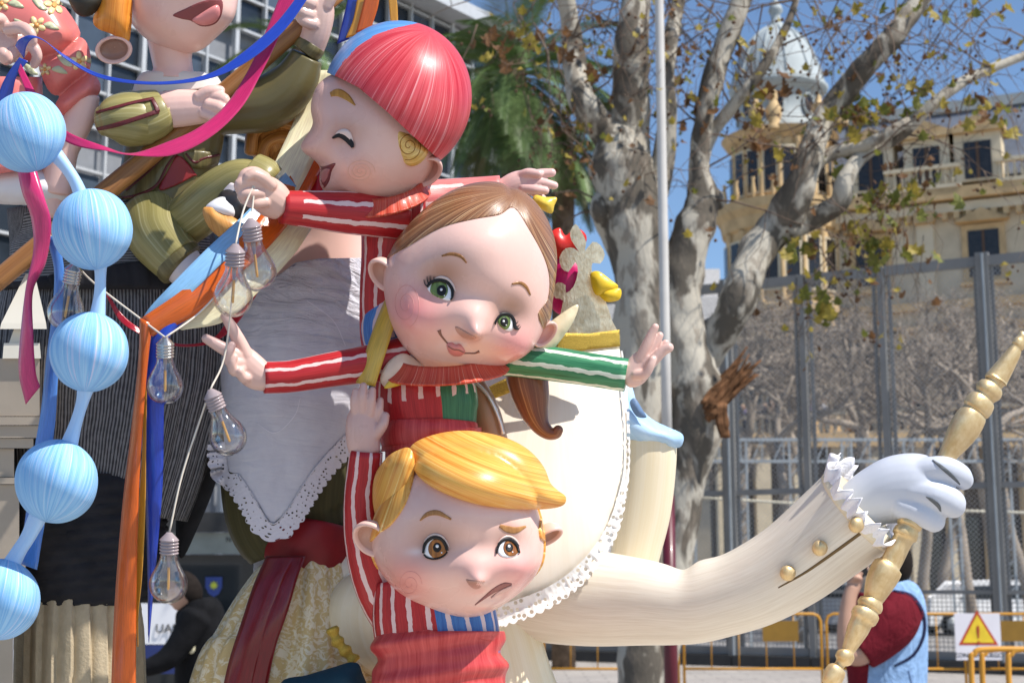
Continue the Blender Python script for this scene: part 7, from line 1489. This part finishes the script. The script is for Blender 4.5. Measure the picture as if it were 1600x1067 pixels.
for dx in (-16, 14): tube('trouser_leg', [(312 + dx, 1110, dx * .6, 26), (312 + dx, 1210, dx * .6, 22), (312 + dx, 1298, dx * .6, 17)], M_dtrous, bp_, n=18); tube('shoe', [(318 + dx, 1292, dx * .6, 11), (305 + dx, 1295, dx * .6, 12), (284 + dx, 1297, dx * .6, 9)], MATS['phone_black'], bp_, n=14, round_ends=(8, 8))
DCUR = 13.0
vb = thing('information_board', np.array([P([255, 901, 0.])[0], P([255, 901, 0.])[1], 0]), 'white board with dark letters and a navy band behind the hanging blue ribbon', 'board')
V, Fc, U = extrude_poly([(150, 942), (300, 942), (300, 1006), (150, 1006)], 0, 8, sp=60); mk('board', V, Fc, plain('board_white', (.80, .80, .82), .4, 0, .1, .02), vb, uv=U, fixn=True, smooth=False)
V, Fc, U = extrude_poly([(150, 1007), (300, 1007), (300, 1052), (150, 1052)], 0, 8, sp=60); mk('navy_band', V, Fc, plain('navy_band', (.02, .035, .14), .4), vb, uv=U, fixn=True, smooth=False)
for x in (160, 290): V, Fc, U = extrude_poly([(x - 4, 1052), (x + 4, 1052), (x + 4, 1174), (x - 4, 1174)], 0, 8, sp=60); mk('leg', V, Fc, M_galv, vb, uv=U, fixn=True, smooth=False)
q = P([266, 982, 6.]); text_part('lettering', 'UAD-', q, 19 * DCUR / F, MATS['sign_black'], vb)
kio = thing('kiosk', np.array([P([340, 901, 0.])[0], P([340, 901, 0.])[1] + .5, 0]), 'dark glazed kiosk with grey fascia and blue shield emblem behind the damask skirt', 'kiosk')
DCUR = 14.0
V, Fc, U = extrude_poly([(180, 866), (520, 866), (520, 1160), (180, 1160)], -40, 30, sp=80); mk('glazing', V, Fc, plain('kiosk_glass', (.02, .024, .026), .1, 0, .5), kio, uv=U, fixn=True, smooth=False)
V, Fc, U = extrude_poly([(180, 832), (520, 832), (520, 865), (180, 865)], -30, 60, sp=80); mk('fascia', V, Fc, plain('kiosk_fascia', (.20, .22, .20), .5), kio, uv=U, fixn=True, smooth=False)
V, Fc, U = extrude_poly([(180, 800), (520, 800), (520, 831), (180, 831)], -50, 120, sp=80); mk('roof', V, Fc, M_base, kio, uv=U, fixn=True, smooth=False)
text_part('lettering', 'N', P([357, 843, 2.]), 11 * DCUR / F, MATS['sign_black'], kio)
V, Fc, U = extrude_poly([(321, 901), (347, 901), (347, 917), (342, 927), (334, 932), (326, 927), (321, 917)], -22, 3, sp=8); em = mk('shield_emblem', V, Fc, plain('emblem_blue', (.04, .07, .26), .4), kio, uv=U, fixn=True, smooth=False)
st_ = [(334 + (8 if k % 2 == 0 else 3.6) * math.sin(k * PI / 8), 914 - (8 if k % 2 == 0 else 3.6) * math.cos(k * PI / 8)) for k in range(16)]; V, Fc, U = extrude_poly(st_, -19, 2, sp=4); mk('emblem_star', V, Fc, plain('emblem_yellow', (.52, .55, .06), .4), em, uv=U, fixn=True, smooth=False)
DCUR = D0
